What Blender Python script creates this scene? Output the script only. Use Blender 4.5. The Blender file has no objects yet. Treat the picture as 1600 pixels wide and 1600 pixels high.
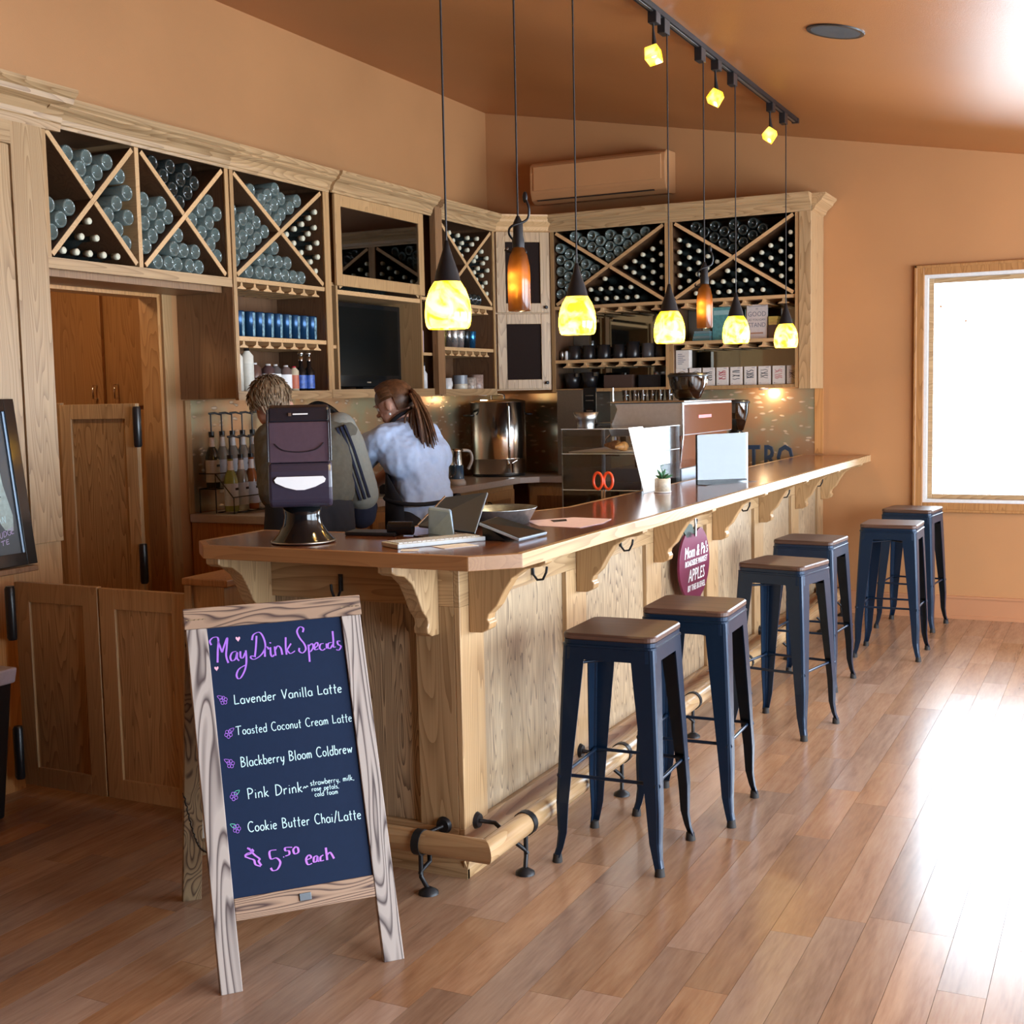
import bpy, bmesh, math, random
import numpy as np
from mathutils import Vector, Matrix

S = bpy.context.scene
random.seed(7)

# ------------------------------------------------------------------ camera
cam_d = bpy.data.cameras.new('camera')
cam = bpy.data.objects.new('camera', cam_d)
S.collection.objects.link(cam)
S.camera = cam
yaw, pitch, roll = -0.45795, -0.0934156, -0.0206432
cy_, sy_, cp_, sp_ = math.cos(yaw), math.sin(yaw), math.cos(pitch), math.sin(pitch)
Fv = Vector((sy_ * cp_, cy_ * cp_, sp_)); Rv = Vector((cy_, -sy_, 0)); Uv = Rv.cross(Fv)
c_, s_ = math.cos(roll), math.sin(roll)
R2 = Rv * c_ + Uv * s_; U2 = -Rv * s_ + Uv * c_
M = Matrix((R2, U2, -Fv)).transposed().to_4x4()
M.translation = Vector((0, 0, 1.5193))
cam.matrix_world = M
cam_d.sensor_width = 36; cam_d.lens = 36 * 1954.234 / 1600
cam_d.clip_start = 0.05; cam_d.clip_end = 200

# ------------------------------------------------------------------ world, exposure
W = bpy.data.worlds.new('sky'); S.world = W; W.use_nodes = True
bg = W.node_tree.nodes['Background']
bg.inputs[0].default_value = (0.74, 0.87, 1.0, 1)
bg.inputs[1].default_value = 19.0
S.view_settings.view_transform = 'Standard'
S.view_settings.look = 'None'
S.view_settings.gamma = 1
S.view_settings.use_curve_mapping = False
S.view_settings.exposure = 0.1
try:
    S.cycles.use_denoising = True
    S.cycles.max_bounces = 10; S.cycles.diffuse_bounces = 5; S.cycles.glossy_bounces = 4
    S.cycles.transmission_bounces = 8; S.cycles.transparent_max_bounces = 12
    S.cycles.caustics_reflective = False; S.cycles.caustics_refractive = False
    S.cycles.sample_clamp_indirect = 6
except Exception:
    pass

# room numbers (metres)
YB = 8.55      # back wall
XL = -4.37     # left wall
XR = 2.6       # right wall
YFR = -7.0     # unseen wall behind the camera, set far back to weaken bounce
XCL = -4.01    # front of the left cabinets
YCB = 8.19     # front of the back cabinets
def ceil_z(x): return 2.831 - 0.1808 * x

def portal(name, loc, rot, sx, sy):
    l = bpy.data.lights.new(name, 'AREA'); l.shape = 'RECTANGLE'; l.size = sx; l.size_y = sy
    o = bpy.data.objects.new(name, l); S.collection.objects.link(o)
    o.location = loc; o.rotation_euler = rot; l.cycles.is_portal = True
RW = [(0.9, 3.1), (3.6, 5.9), (6.3, 8.1)]      # windows of the right wall, y ranges
for a, b in RW:
    portal('portal', (XR + .1, (a + b) / 2, 1.22), (0, math.pi / 2, 0), 1.94, b - a)
portal('portal', (-.2, YB + .17, 1.5), (-math.pi / 2, 0, 0), 2.0, 1.4)

# ------------------------------------------------------------------ node helpers
def mat(name):
    m = bpy.data.materials.new(name); m.use_nodes = True
    nt = m.node_tree; b = nt.nodes['Principled BSDF']
    return m, nt, b
def lk(nt, a, b): nt.links.new(a, b)
def nd(nt, t, **k):
    n = nt.nodes.new(t)
    for a, v in k.items():
        if a.startswith('i_'):
            key = a[2:]
            n.inputs[int(key) if key.isdigit() else key].default_value = v
        else: setattr(n, a, v)
    return n
def ramp(nt, src, stops):
    r = nt.nodes.new('ShaderNodeValToRGB'); e = r.color_ramp.elements
    while len(e) < len(stops): e.new(0.5)
    for q, (p, c) in zip(e, stops): q.position = p; q.color = (*c, 1)
    lk(nt, src, r.inputs[0]); return r
def coords(nt, scale=(1, 1, 1), rnd=7.0):
    tc = nd(nt, 'ShaderNodeTexCoord'); oi = nd(nt, 'ShaderNodeObjectInfo')
    mu = nd(nt, 'ShaderNodeMath', operation='MULTIPLY'); mu.inputs[1].default_value = rnd
    lk(nt, oi.outputs['Random'], mu.inputs[0])
    ad = nd(nt, 'ShaderNodeVectorMath', operation='ADD'); lk(nt, tc.outputs['Object'], ad.inputs[0]); lk(nt, mu.outputs[0], ad.inputs[1])
    mp = nd(nt, 'ShaderNodeMapping'); mp.inputs['Scale'].default_value = scale; lk(nt, ad.outputs[0], mp.inputs[0])
    return mp.outputs[0], oi
def bump(nt, b, src, strength=.2, dist=.002):
    n = nd(nt, 'ShaderNodeBump'); n.inputs['Strength'].default_value = strength; n.inputs['Distance'].default_value = dist
    lk(nt, src, n.inputs['Height']); lk(nt, n.outputs[0], b.inputs['Normal'])
def plain(name, col, rough=.5, metal=0, spec=.5, coat=0, bmp=0, var=0):
    m, nt, b = mat(name)
    b.inputs['Base Color'].default_value = (*col, 1); b.inputs['Roughness'].default_value = rough
    b.inputs['Metallic'].default_value = metal; b.inputs['Specular IOR Level'].default_value = spec
    b.inputs['Coat Weight'].default_value = coat
    v, _ = coords(nt, (1, 1, 1))
    n = nd(nt, 'ShaderNodeTexNoise'); n.inputs['Scale'].default_value = 60; lk(nt, v, n.inputs[0])
    a = 1 - (var or .08)
    r = ramp(nt, n.outputs[0], [(.3, tuple(c * a for c in col)), (.7, col)]); lk(nt, r.outputs[0], b.inputs['Base Color'])
    if bmp: bump(nt, b, n.outputs[0], bmp, .001)
    return m
def wood(name, light, dark, axis='z', rough=.38, ring=7.5, contrast=1.0, fine=90, coat=0.0, rv=.12, spec=.5):
    m, nt, b = mat(name)
    k = {'x': (0.085, 1, 1), 'y': (1, .085, 1), 'z': (1, 1, .085)}[axis]
    v, oi = coords(nt, k, 3.7)
    # cathedral rings: a low-frequency stretched noise folded into bands
    n1 = nd(nt, 'ShaderNodeTexNoise'); n1.inputs['Scale'].default_value = ring; n1.inputs['Detail'].default_value = 1.5; lk(nt, v, n1.inputs[0])
    mu = nd(nt, 'ShaderNodeMath', operation='MULTIPLY'); mu.inputs[1].default_value = 26; lk(nt, n1.outputs[0], mu.inputs[0])
    fr = nd(nt, 'ShaderNodeMath', operation='FRACT'); lk(nt, mu.outputs[0], fr.inputs[0])
    pw = nd(nt, 'ShaderNodeMath', operation='POWER'); pw.inputs[1].default_value = 2.2; lk(nt, fr.outputs[0], pw.inputs[0])
    kf = {'x': (0.1, 2, 2), 'y': (2, .1, 2), 'z': (2, 2, .1)}[axis]
    mp = nd(nt, 'ShaderNodeMapping'); mp.inputs['Scale'].default_value = kf; lk(nt, v, mp.inputs[0])
    n2 = nd(nt, 'ShaderNodeTexNoise'); n2.inputs['Scale'].default_value = fine; n2.inputs['Detail'].default_value = 3; lk(nt, mp.outputs[0], n2.inputs[0])
    n3 = nd(nt, 'ShaderNodeTexNoise'); n3.inputs['Scale'].default_value = 2.2; lk(nt, v, n3.inputs[0])
    def mix(a, bb, f):
        x = nd(nt, 'ShaderNodeMix', data_type='FLOAT'); x.inputs[0].default_value = f
        lk(nt, a, x.inputs[2]); lk(nt, bb, x.inputs[3]); return x.outputs[0]
    g = mix(mix(pw.outputs[0], n2.outputs[0], .52), n3.outputs[0], .25)
    mid = tuple((a + c) / 2 for a, c in zip(light, dark))
    r = ramp(nt, g, [(.5 - .33 / max(contrast, .01) * 1, light), (.5, mid), (min(.98, .5 + .3 / max(contrast, .01)), dark)])
    hs = nd(nt, 'ShaderNodeHueSaturation'); lk(nt, r.outputs[0], hs.inputs['Color'])
    mr = nd(nt, 'ShaderNodeMapRange'); mr.inputs[3].default_value = 1 - rv; mr.inputs[4].default_value = 1 + rv
    lk(nt, oi.outputs['Random'], mr.inputs[0]); lk(nt, mr.outputs[0], hs.inputs['Value'])
    lk(nt, hs.outputs[0], b.inputs['Base Color'])
    b.inputs['Roughness'].default_value = rough; b.inputs['Coat Weight'].default_value = coat; b.inputs['Coat Roughness'].default_value = .12
    b.inputs['Specular IOR Level'].default_value = spec
    bump(nt, b, g, .12, .0015)
    return m
def emis(name, col, st):
    m, nt, b = mat(name); nt.nodes.remove(b); e = nd(nt, 'ShaderNodeEmission'); e.inputs[0].default_value = (*col, 1); e.inputs[1].default_value = st
    lk(nt, e.outputs[0], nt.nodes['Material Output'].inputs[0]); return m
def thin_glass(name, tint=(1, 1, 1), gloss=.08, rough=.02):
    m, nt, b = mat(name); nt.nodes.remove(b)
    t = nd(nt, 'ShaderNodeBsdfTransparent'); t.inputs[0].default_value = (*tint, 1)
    g = nd(nt, 'ShaderNodeBsdfGlossy'); g.inputs['Roughness'].default_value = rough
    lw = nd(nt, 'ShaderNodeFresnel'); lw.inputs[0].default_value = 1.45
    ad = nd(nt, 'ShaderNodeMath', operation='ADD'); ad.inputs[1].default_value = gloss; lk(nt, lw.outputs[0], ad.inputs[0])
    mx = nd(nt, 'ShaderNodeMixShader'); lk(nt, ad.outputs[0], mx.inputs[0]); lk(nt, t.outputs[0], mx.inputs[1]); lk(nt, g.outputs[0], mx.inputs[2])
    lk(nt, mx.outputs[0], nt.nodes['Material Output'].inputs[0]); return m
def shade_mat(name, c1, c2, glossy=.08):
    m, nt, b = mat(name); nt.nodes.remove(b)
    v, _ = coords(nt, (1, 1, 1), 20)
    n = nd(nt, 'ShaderNodeTexNoise'); n.inputs['Scale'].default_value = 14; n.inputs['Detail'].default_value = 3; n.inputs['Distortion'].default_value = 1.5; lk(nt, v, n.inputs[0])
    r = ramp(nt, n.outputs[0], [(.38, c1), (.58, c2)])
    t = nd(nt, 'ShaderNodeBsdfTranslucent'); lk(nt, r.outputs[0], t.inputs[0])
    d = nd(nt, 'ShaderNodeBsdfDiffuse'); lk(nt, r.outputs[0], d.inputs[0])
    g = nd(nt, 'ShaderNodeBsdfGlossy'); g.inputs['Roughness'].default_value = .12
    m1 = nd(nt, 'ShaderNodeMixShader'); m1.inputs[0].default_value = .35; lk(nt, t.outputs[0], m1.inputs[1]); lk(nt, d.outputs[0], m1.inputs[2])
    m2 = nd(nt, 'ShaderNodeMixShader'); m2.inputs[0].default_value = glossy; lk(nt, m1.outputs[0], m2.inputs[1]); lk(nt, g.outputs[0], m2.inputs[2])
    lk(nt, m2.outputs[0], nt.nodes['Material Output'].inputs[0]); return m

# ------------------------------------------------------------------ materials
OL, OD = (.50, .325, .165), (.25, .140, .060)
oak = wood('oak', OL, OD, 'z', contrast=1.15)
oak_h = wood('oak_grain_y', OL, OD, 'y', contrast=1.15)
oak_x = wood('oak_grain_x', OL, OD, 'x', contrast=1.15)
oakp = wood('oak_panel', (.47, .34, .205), (.15, .100, .062), 'z', contrast=2.0, ring=15, fine=150)
oakp_w = wood('oak_panel_warm', (.46, .275, .125), (.23, .12, .048), 'z', contrast=1.6, ring=10, fine=120)
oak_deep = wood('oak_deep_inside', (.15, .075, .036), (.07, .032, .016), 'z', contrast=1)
oak_dk = wood('oak_inside', (.30, .16, .075), (.16, .08, .035), 'z', contrast=1)
oak_red = wood('oak_reddish', (.50, .25, .09), (.30, .13, .04), 'z', contrast=1.1)
oak_red_x = wood('oak_reddish_x', (.42, .215, .085), (.28, .13, .05), 'x', contrast=.8)
oak_cab = wood('oak_cabinet', (.50, .305, .14), (.30, .165, .068), 'z', contrast=.9)
counter_wood = wood('counter_top_wood', (.25, .085, .034), (.11, .036, .016), 'y', rough=.2, contrast=.9, coat=.5, ring=3)
rail_wood = wood('rail_wood', (.62, .42, .22), (.38, .22, .10), 'y', rough=.25, coat=.3)
seat_wood = wood('stool_seat_wood', (.125, .062, .042), (.05, .026, .018), 'x', rough=.4, ring=3, rv=.2)
def barnwood(name, light, dark, axis):
    m, nt, b = mat(name)
    k = {'x': (.10, 1, 1), 'z': (1, 1, .10)}[axis]; v, oi = coords(nt, k, 9.3)
    n1 = nd(nt, 'ShaderNodeTexNoise'); n1.inputs['Scale'].default_value = 13; n1.inputs['Detail'].default_value = 1.2; n1.inputs['Distortion'].default_value = .6; lk(nt, v, n1.inputs[0])
    mu = nd(nt, 'ShaderNodeMath', operation='MULTIPLY'); mu.inputs[1].default_value = 17; lk(nt, n1.outputs[0], mu.inputs[0])
    fr = nd(nt, 'ShaderNodeMath', operation='FRACT'); lk(nt, mu.outputs[0], fr.inputs[0])
    r = ramp(nt, fr.outputs[0], [(.0, dark), (.16, tuple(.55 * a + .45 * c for a, c in zip(light, dark))), (.40, light), (.80, light), (.97, dark)])
    n3 = nd(nt, 'ShaderNodeTexNoise'); n3.inputs['Scale'].default_value = 4; lk(nt, v, n3.inputs[0])
    hs = nd(nt, 'ShaderNodeHueSaturation'); lk(nt, r.outputs[0], hs.inputs['Color']); mr = nd(nt, 'ShaderNodeMapRange'); mr.inputs[3].default_value = .65; mr.inputs[4].default_value = 1.3; lk(nt, n3.outputs[0], mr.inputs[0]); lk(nt, mr.outputs[0], hs.inputs['Value'])
    lk(nt, hs.outputs[0], b.inputs['Base Color']); b.inputs['Roughness'].default_value = .65; bump(nt, b, fr.outputs[0], .25, .001)
    return m
barn = barnwood('barn_wood', (.42, .355, .31), (.07, .045, .042), 'z')
barn_h = barnwood('barn_wood_rail', (.38, .24, .15), (.06, .025, .018), 'x')
barn_bk = barnwood('barn_wood_brown', (.30, .20, .105), (.07, .035, .018), 'z')
black_metal = plain('black_iron', (.012, .012, .014), .45, .3)
black_plastic = plain('black_plastic', (.014, .014, .016), .3)
gloss_black = plain('gloss_black', (.006, .007, .008), .12)
stool_metal = plain('stool_metal', (.006, .021, .050), .36, .35, coat=.1)
rubber = plain('rubber', (.02, .016, .014), .7)
white = plain('white_paper', (.93, .94, .95), .6, var=.02)
white_gloss = plain('white_ceramic', (.75, .76, .76), .2)
steel = plain('stainless_steel', (.62, .61, .58), .16, 1.0, var=.03)
steel_dull = plain('brushed_steel', (.45, .44, .42), .35, 1.0)
chrome = plain('chrome', (.8, .8, .8), .06, 1.0, var=.01)
laminate = plain('grey_laminate', (.52, .46, .42), .3)
pink_paper = plain('pink_paper', (.80, .62, .68), .7)
bowl_metal = plain('galvanised_metal', (.30, .32, .33), .35, .8, bmp=.2, var=.3)
denim = plain('black_cloth', (.012, .012, .018), .9)

def paint(name, col, rough, bmp=.25, scale=180, spec=.5, mott=.08):
    m, nt, b = mat(name)
    tc = nd(nt, 'ShaderNodeTexCoord')
    n = nd(nt, 'ShaderNodeTexNoise'); n.inputs['Scale'].default_value = 1.1; n.inputs['Detail'].default_value = 4; lk(nt, tc.outputs['Object'], n.inputs[0])
    r = ramp(nt, n.outputs[0], [(.3, tuple(c * (1 - mott) for c in col)), (.7, tuple(c * (1 + mott) for c in col))]); lk(nt, r.outputs[0], b.inputs['Base Color'])
    n2 = nd(nt, 'ShaderNodeTexNoise'); n2.inputs['Scale'].default_value = scale; n2.inputs['Detail'].default_value = 2; lk(nt, tc.outputs['Object'], n2.inputs[0])
    bump(nt, b, n2.outputs[0], bmp, .002); b.inputs['Roughness'].default_value = rough; b.inputs['Specular IOR Level'].default_value = spec
    return m
wall_m = paint('wall_paint', (.455, .220, .088), .5)
wall_low_bounce = paint('wall_low_bounce_tone', (.32, .155, .075), .5)  # tone of the unseen front wall, darkened to cut bounce on front faces
ceil_m = paint('ceiling_paint', (.42, .17, .050), .36, .5, 220)
base_m = paint('baseboard_paint', (.46, .21, .10), .4, .05)
ac_m = paint('air_conditioner_tan', (.56, .28, .12), .4, .02)

m, nt, b = mat('floor_plank'); plank_m = m
v, oi = coords(nt, (1, .1, 1), 30)
n1 = nd(nt, 'ShaderNodeTexNoise'); n1.inputs['Scale'].default_value = 14; n1.inputs['Detail'].default_value = 4; n1.inputs['Distortion'].default_value = .8; lk(nt, v, n1.inputs[0])
n2 = nd(nt, 'ShaderNodeTexNoise'); n2.inputs['Scale'].default_value = 110; n2.inputs['Detail'].default_value = 2; lk(nt, v, n2.inputs[0])
mx = nd(nt, 'ShaderNodeMix', data_type='FLOAT'); mx.inputs[0].default_value = .35; lk(nt, n1.outputs[0], mx.inputs[2]); lk(nt, n2.outputs[0], mx.inputs[3])
r = ramp(nt, mx.outputs[0], [(.28, (.225, .120, .068)), (.46, (.335, .190, .112)), (.68, (.43, .265, .160))])
hs = nd(nt, 'ShaderNodeHueSaturation'); lk(nt, r.outputs[0], hs.inputs['Color'])
mr = nd(nt, 'ShaderNodeMapRange'); mr.inputs[3].default_value = .78; mr.inputs[4].default_value = 1.2; lk(nt, oi.outputs['Random'], mr.inputs[0]); lk(nt, mr.outputs[0], hs.inputs['Value'])
mr2 = nd(nt, 'ShaderNodeMath', operation='MULTIPLY'); mr2.inputs[1].default_value = 13.7; lk(nt, oi.outputs['Random'], mr2.inputs[0])
fr = nd(nt, 'ShaderNodeMath', operation='FRACT'); lk(nt, mr2.outputs[0], fr.inputs[0])
mr3 = nd(nt, 'ShaderNodeMapRange'); mr3.inputs[3].default_value = .80; mr3.inputs[4].default_value = 1.15; lk(nt, fr.outputs[0], mr3.inputs[0]); lk(nt, mr3.outputs[0], hs.inputs['Saturation'])
lk(nt, hs.outputs[0], b.inputs['Base Color']); b.inputs['Roughness'].default_value = .24; b.inputs['Specular IOR Level'].default_value = .7
bump(nt, b, n2.outputs[0], .05, .001)

m, nt, b = mat('backsplash_metal'); splash_m = m
v, _ = coords(nt, (1, 1, 1), 0)
n1 = nd(nt, 'ShaderNodeTexNoise'); n1.inputs['Scale'].default_value = 5; n1.inputs['Detail'].default_value = 3; lk(nt, v, n1.inputs[0])
r = ramp(nt, n1.outputs[0], [(.35, (.38, .37, .25)), (.6, (.50, .31, .18))])
mp = nd(nt, 'ShaderNodeMapping'); mp.inputs['Scale'].default_value = (1, 1, 2.6); mp.inputs['Rotation'].default_value = (.6, .5, .3); lk(nt, v, mp.inputs[0])
nz = nd(nt, 'ShaderNodeTexNoise'); nz.inputs['Scale'].default_value = 9; lk(nt, v, nz.inputs[0])
va = nd(nt, 'ShaderNodeVectorMath', operation='MULTIPLY_ADD'); va.inputs[1].default_value = (.10, .10, .10); lk(nt, nz.outputs['Color'], va.inputs[0]); lk(nt, mp.outputs[0], va.inputs[2])
vo = nd(nt, 'ShaderNodeTexVoronoi'); vo.inputs['Scale'].default_value = 11; lk(nt, va.outputs[0], vo.inputs['Vector'])
r2 = ramp(nt, vo.outputs['Distance'], [(.14, (1, 1, 1)), (.27, (0, 0, 0))])
mxc = nd(nt, 'ShaderNodeMix', data_type='RGBA'); mxc.inputs[7].default_value = (.75, .62, .48, 1); lk(nt, r2.outputs[0], mxc.inputs[0]); lk(nt, r.outputs[0], mxc.inputs[6]); lk(nt, mxc.outputs[2], b.inputs['Base Color'])
bump(nt, b, r2.outputs[0], .35, .004)
b.inputs['Metallic'].default_value = .6; b.inputs['Roughness'].default_value = .30

def glassy(name, col, trans=.75, rough=.05):
    m, nt, b = mat(name)
    b.inputs['Base Color'].default_value = (*col, 1); b.inputs['Transmission Weight'].default_value = trans
    b.inputs['Roughness'].default_value = rough; b.inputs['IOR'].default_value = 1.45; b.inputs['Coat Weight'].default_value = .4
    return m
bottle_clear = glassy('bottle_glass_clear', (.62, .78, .72), .8)
bottle_dark = glassy('bottle_glass_dark', (.045, .055, .05), .5)
glass = thin_glass('clear_glass', (.96, .98, .98), .05)
pane_m = thin_glass('window_pane', (.97, .98, .98), .0)
acrylic = thin_glass('clear_acrylic', (.95, .97, .98), .015, .04)
dark_glass = thin_glass('smoked_glass', (.28, .25, .22), .10)
cork_m = plain('bottle_cap', (.66, .64, .48), .5)
shade_y = shade_mat('amber_art_glass', (.95, .50, .006), (1.0, .72, .10))
shade_b = shade_mat('brown_bottle_glass', (.055, .016, .003), (.075, .023, .004), .05)
bulb_m = emis('bulb', (1, .86, .6), 30)
chalk_m = plain('chalkboard', (.006, .017, .050), .65, spec=.15)
chalk2_m = plain('chalkboard_black', (.015, .022, .032), .35)
violet_ink = plain('violet_marker', (.42, .16, .80), .6)
purple_ink = plain('purple_marker', (.55, .20, .85), .6)
white_ink = plain('white_marker', (.62, .88, .92), .6)
pink_ink = plain('pink_marker', (.85, .45, .60), .6)
green_ink = plain('green_marker', (.15, .70, .50), .6)
blue_tum = plain('blue_tumbler', (.012, .06, .15), .25, .5)
skin_m = plain('skin', (.62, .34, .24), .5, var=.04)
skin_w = plain('skin_light', (.60, .33, .24), .5, var=.04)

# ------------------------------------------------------------------ mesh helpers
BASE = {}
class MB:
    def __init__(s): s.v = []; s.f = []; s.sm = []
    def add(s, vs, fs, smooth=False):
        o = len(s.v); s.v += [tuple(map(float, x)) for x in vs]
        for f in fs: s.f.append([o + i for i in f]); s.sm.append(smooth)
        return s
    def box(s, x0, x1, y0, y1, z0, z1):
        if x0 > x1: x0, x1 = x1, x0
        if y0 > y1: y0, y1 = y1, y0
        if z0 > z1: z0, z1 = z1, z0
        return s.add([(x0, y0, z0), (x1, y0, z0), (x1, y1, z0), (x0, y1, z0), (x0, y0, z1), (x1, y0, z1), (x1, y1, z1), (x0, y1, z1)],
              [(0, 3, 2, 1), (4, 5, 6, 7), (0, 1, 5, 4), (1, 2, 6, 5), (2, 3, 7, 6), (3, 0, 4, 7)])
    def obox(s, o, ax, ay, az):   # corner + three edge vectors
        o, ax, ay, az = map(Vector, (o, ax, ay, az))
        p = [o, o + ax, o + ax + ay, o + ay]; p += [q + az for q in p]
        f = [(0, 3, 2, 1), (4, 5, 6, 7), (0, 1, 5, 4), (1, 2, 6, 5), (2, 3, 7, 6), (3, 0, 4, 7)]
        if ax.cross(ay).dot(az) < 0: f = [tuple(reversed(q)) for q in f]
        return s.add(p, f)
    def prism(s, pts, vec):       # polygon (3d points) swept by vec
        pts = [Vector(p) for p in pts]; vec = Vector(vec); n = len(pts)
        nn = Vector((0, 0, 0))
        for i in range(n): nn += pts[i].cross(pts[(i + 1) % n])
        if nn.dot(vec) < 0: pts = pts[::-1]
        a = pts + [p + vec for p in pts]
        return s.add(a, [tuple(range(n))[::-1], tuple(range(n, 2 * n))] + [(i, (i + 1) % n, n + (i + 1) % n, n + i) for i in range(n)])
    def tube(s, path, r, n=8, closed=False, cap=True):
        P = [Vector(p) for p in path]; k = len(P); rs = r if hasattr(r, '__len__') else [r] * k
        rings = []; prev = None
        for i in range(k):
            if closed: t = (P[(i + 1) % k] - P[i - 1]).normalized()
            else: t = (P[min(i + 1, k - 1)] - P[max(i - 1, 0)]).normalized()
            if prev is None:
                a = Vector((0, 0, 1)) if abs(t.z) < .9 else Vector((1, 0, 0)); u = t.cross(a).normalized()
            else:
                u = (prev - t * prev.dot(t)).normalized()
            prev = u; w = t.cross(u)
            rings.append([P[i] + (u * math.cos(2 * math.pi * j / n) + w * math.sin(2 * math.pi * j / n)) * rs[i] for j in range(n)])
        vs = [q for rg in rings for q in rg]; fs = []
        for i in range(k if closed else k - 1):
            for j in range(n):
                a, b2 = i * n + j, i * n + (j + 1) % n; c = ((i + 1) % k) * n
                fs.append((a, b2, c + (j + 1) % n, c + j))
        s.add(vs, fs, True)
        if cap and not closed:
            s.add(rings[0], [tuple(range(n))[::-1]]); s.add(rings[-1], [tuple(range(n))])
        return s
    def lathe(s, prof, c=(0, 0, 0), axis='z', n=20, smooth=True, flip=False):   # prof: (r, h)
        vs = []; fs = []
        for r, h in prof:
            for j in range(n):
                a = 2 * math.pi * j / n; x, y = r * math.cos(a), r * math.sin(a)
                if flip: h2 = -h; 
                else: h2 = h
                q = {'z': (x, y, h2), 'x': (h2, x, y), 'y': (y, h2, x)}[axis]
                if flip: q = {'z': (y, x, h2), 'x': (h2, y, x), 'y': (x, h2, y)}[axis]
                vs.append((c[0] + q[0], c[1] + q[1], c[2] + q[2]))
        for i in range(len(prof) - 1):
            for j in range(n):
                fs.append((i * n + j, i * n + (j + 1) % n, (i + 1) * n + (j + 1) % n, (i + 1) * n + j))
        return s.add(vs, fs, smooth)
    def sphere(s, c, r, n=14, m=9, sc=(1, 1, 1)):
        prof = [(max(1e-5, math.sin(math.pi * i / m)) * r, -math.cos(math.pi * i / m) * r) for i in range(m + 1)]
        o = len(s.v); s.lathe(prof, (0, 0, 0), 'z', n)
        for i in range(o, len(s.v)):
            x, y, z = s.v[i]; s.v[i] = (c[0] + x * sc[0], c[1] + y * sc[1], c[2] + z * sc[2])
        return s
    def cyl(s, c, r, h, n=20, axis='z', r2=None):
        r2 = r if r2 is None else r2
        s.lathe([(r, 0), (r2, h)], c, axis, n)
        s.lathe([(1e-5, 0), (r, 0)], c, axis, n, False); s.lathe([(r2, h), (1e-5, h)], c, axis, n, False); return s
def mesh_of(mb, name, mt, off=(0, 0, 0)):
    me = bpy.data.meshes.new(name)
    me.from_pydata([(x - off[0], y - off[1], z - off[2]) for x, y, z in mb.v], [], mb.f)
    me.polygons.foreach_set('use_smooth', mb.sm); me.materials.append(mt); me.update(); return me
def pt(name, mb, mt, parent=None, label=None, bevel=0, kind=None):
    base = BASE.get(parent.name, (0, 0, 0)) if parent else (0, 0, 0)
    me = mb if isinstance(mb, bpy.types.Mesh) else mesh_of(mb, name, mt, base)
    o = bpy.data.objects.new(name, me); S.collection.objects.link(o)
    if parent: o.parent = parent; BASE[o.name] = base
    if label: o['label'] = label
    if kind: o['kind'] = kind
    if bevel:
        bv = o.modifiers.new('bevel', 'BEVEL'); bv.width = bevel; bv.segments = 2; bv.limit_method = 'ANGLE'
    return o
def T(name, label, cat, loc=(0, 0, 0), group=None):
    o = bpy.data.objects.new(name, None); S.collection.objects.link(o); o.location = loc
    o.empty_display_size = .05
    o['label'] = label; o['category'] = cat
    if group: o['group'] = group
    BASE[o.name] = tuple(loc); return o
def solo(name, mb, mt, label, cat, loc=(0, 0, 0), group=None, bevel=0):
    BASE['__tmp'] = loc
    me = mesh_of(mb, name, mt, loc); o = bpy.data.objects.new(name, me); S.collection.objects.link(o); o.location = loc
    o['label'] = label; o['category'] = cat
    if group: o['group'] = group
    BASE[o.name] = tuple(loc)
    if bevel:
        bv = o.modifiers.new('bevel', 'BEVEL'); bv.width = bevel; bv.segments = 2; bv.limit_method = 'ANGLE'
    return o
def st(name, mb, mt, parent=None, bevel=0):
    o = pt(name, mb, mt, parent, bevel=bevel)
    if not parent: o['kind'] = 'structure'
    return o
def dup(root, loc, rz=None, label=None, group=None):
    r = root.copy(); S.collection.objects.link(r); r.location = loc; BASE[r.name] = tuple(loc)
    if rz is not None: r.rotation_euler = (0, 0, rz)
    if label: r['label'] = label
    if group: r['group'] = group
    for ch in list(root.children):
        c = ch.copy(); S.collection.objects.link(c); c.parent = r
        for g in list(ch.children):
            d = g.copy(); S.collection.objects.link(d); d.parent = c
    return r
def B(*a): return MB().box(*a)
def text_mb(txt, size, origin, ux, uy, extr=.001, align='CENTER', squash=1.0, shear=0, bold=0, spacing=1.0):
    """built-in font laid flat in the plane (ux, uy) at origin"""
    cu = bpy.data.curves.new('t', 'FONT'); cu.body = txt; cu.size = size; cu.align_x = align; cu.align_y = 'CENTER'
    cu.extrude = extr; cu.shear = shear; cu.offset = bold; cu.space_character = spacing; cu.resolution_u = 2
    o = bpy.data.objects.new('t', cu); S.collection.objects.link(o)
    dg = bpy.context.evaluated_depsgraph_get(); me = bpy.data.meshes.new_from_object(o.evaluated_get(dg))
    ux = Vector(ux).normalized(); uy = Vector(uy).normalized(); uz = ux.cross(uy); og = Vector(origin)
    mb = MB(); mb.add([og + ux * v.co.x * squash + uy * v.co.y + uz * v.co.z for v in me.vertices], [tuple(p.vertices) for p in me.polygons])
    bpy.data.objects.remove(o); bpy.data.curves.remove(cu); bpy.data.meshes.remove(me)
    return mb
def catmull(p, k=5):
    if len(p) < 3: return list(p)
    P = [p[0]] + list(p) + [p[-1]]; out = []
    for i in range(1, len(P) - 2):
        a, b_, c, d = P[i - 1:i + 3]
        for j in range(k):
            t = j / k
            out.append(tuple(.5 * (2 * b_[q] + (c[q] - a[q]) * t + (2 * a[q] - 5 * b_[q] + 4 * c[q] - d[q]) * t * t + (3 * b_[q] - a[q] - 3 * c[q] + d[q]) * t ** 3) for q in range(len(p[0]))))
    out.append(tuple(p[-1])); return out
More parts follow.
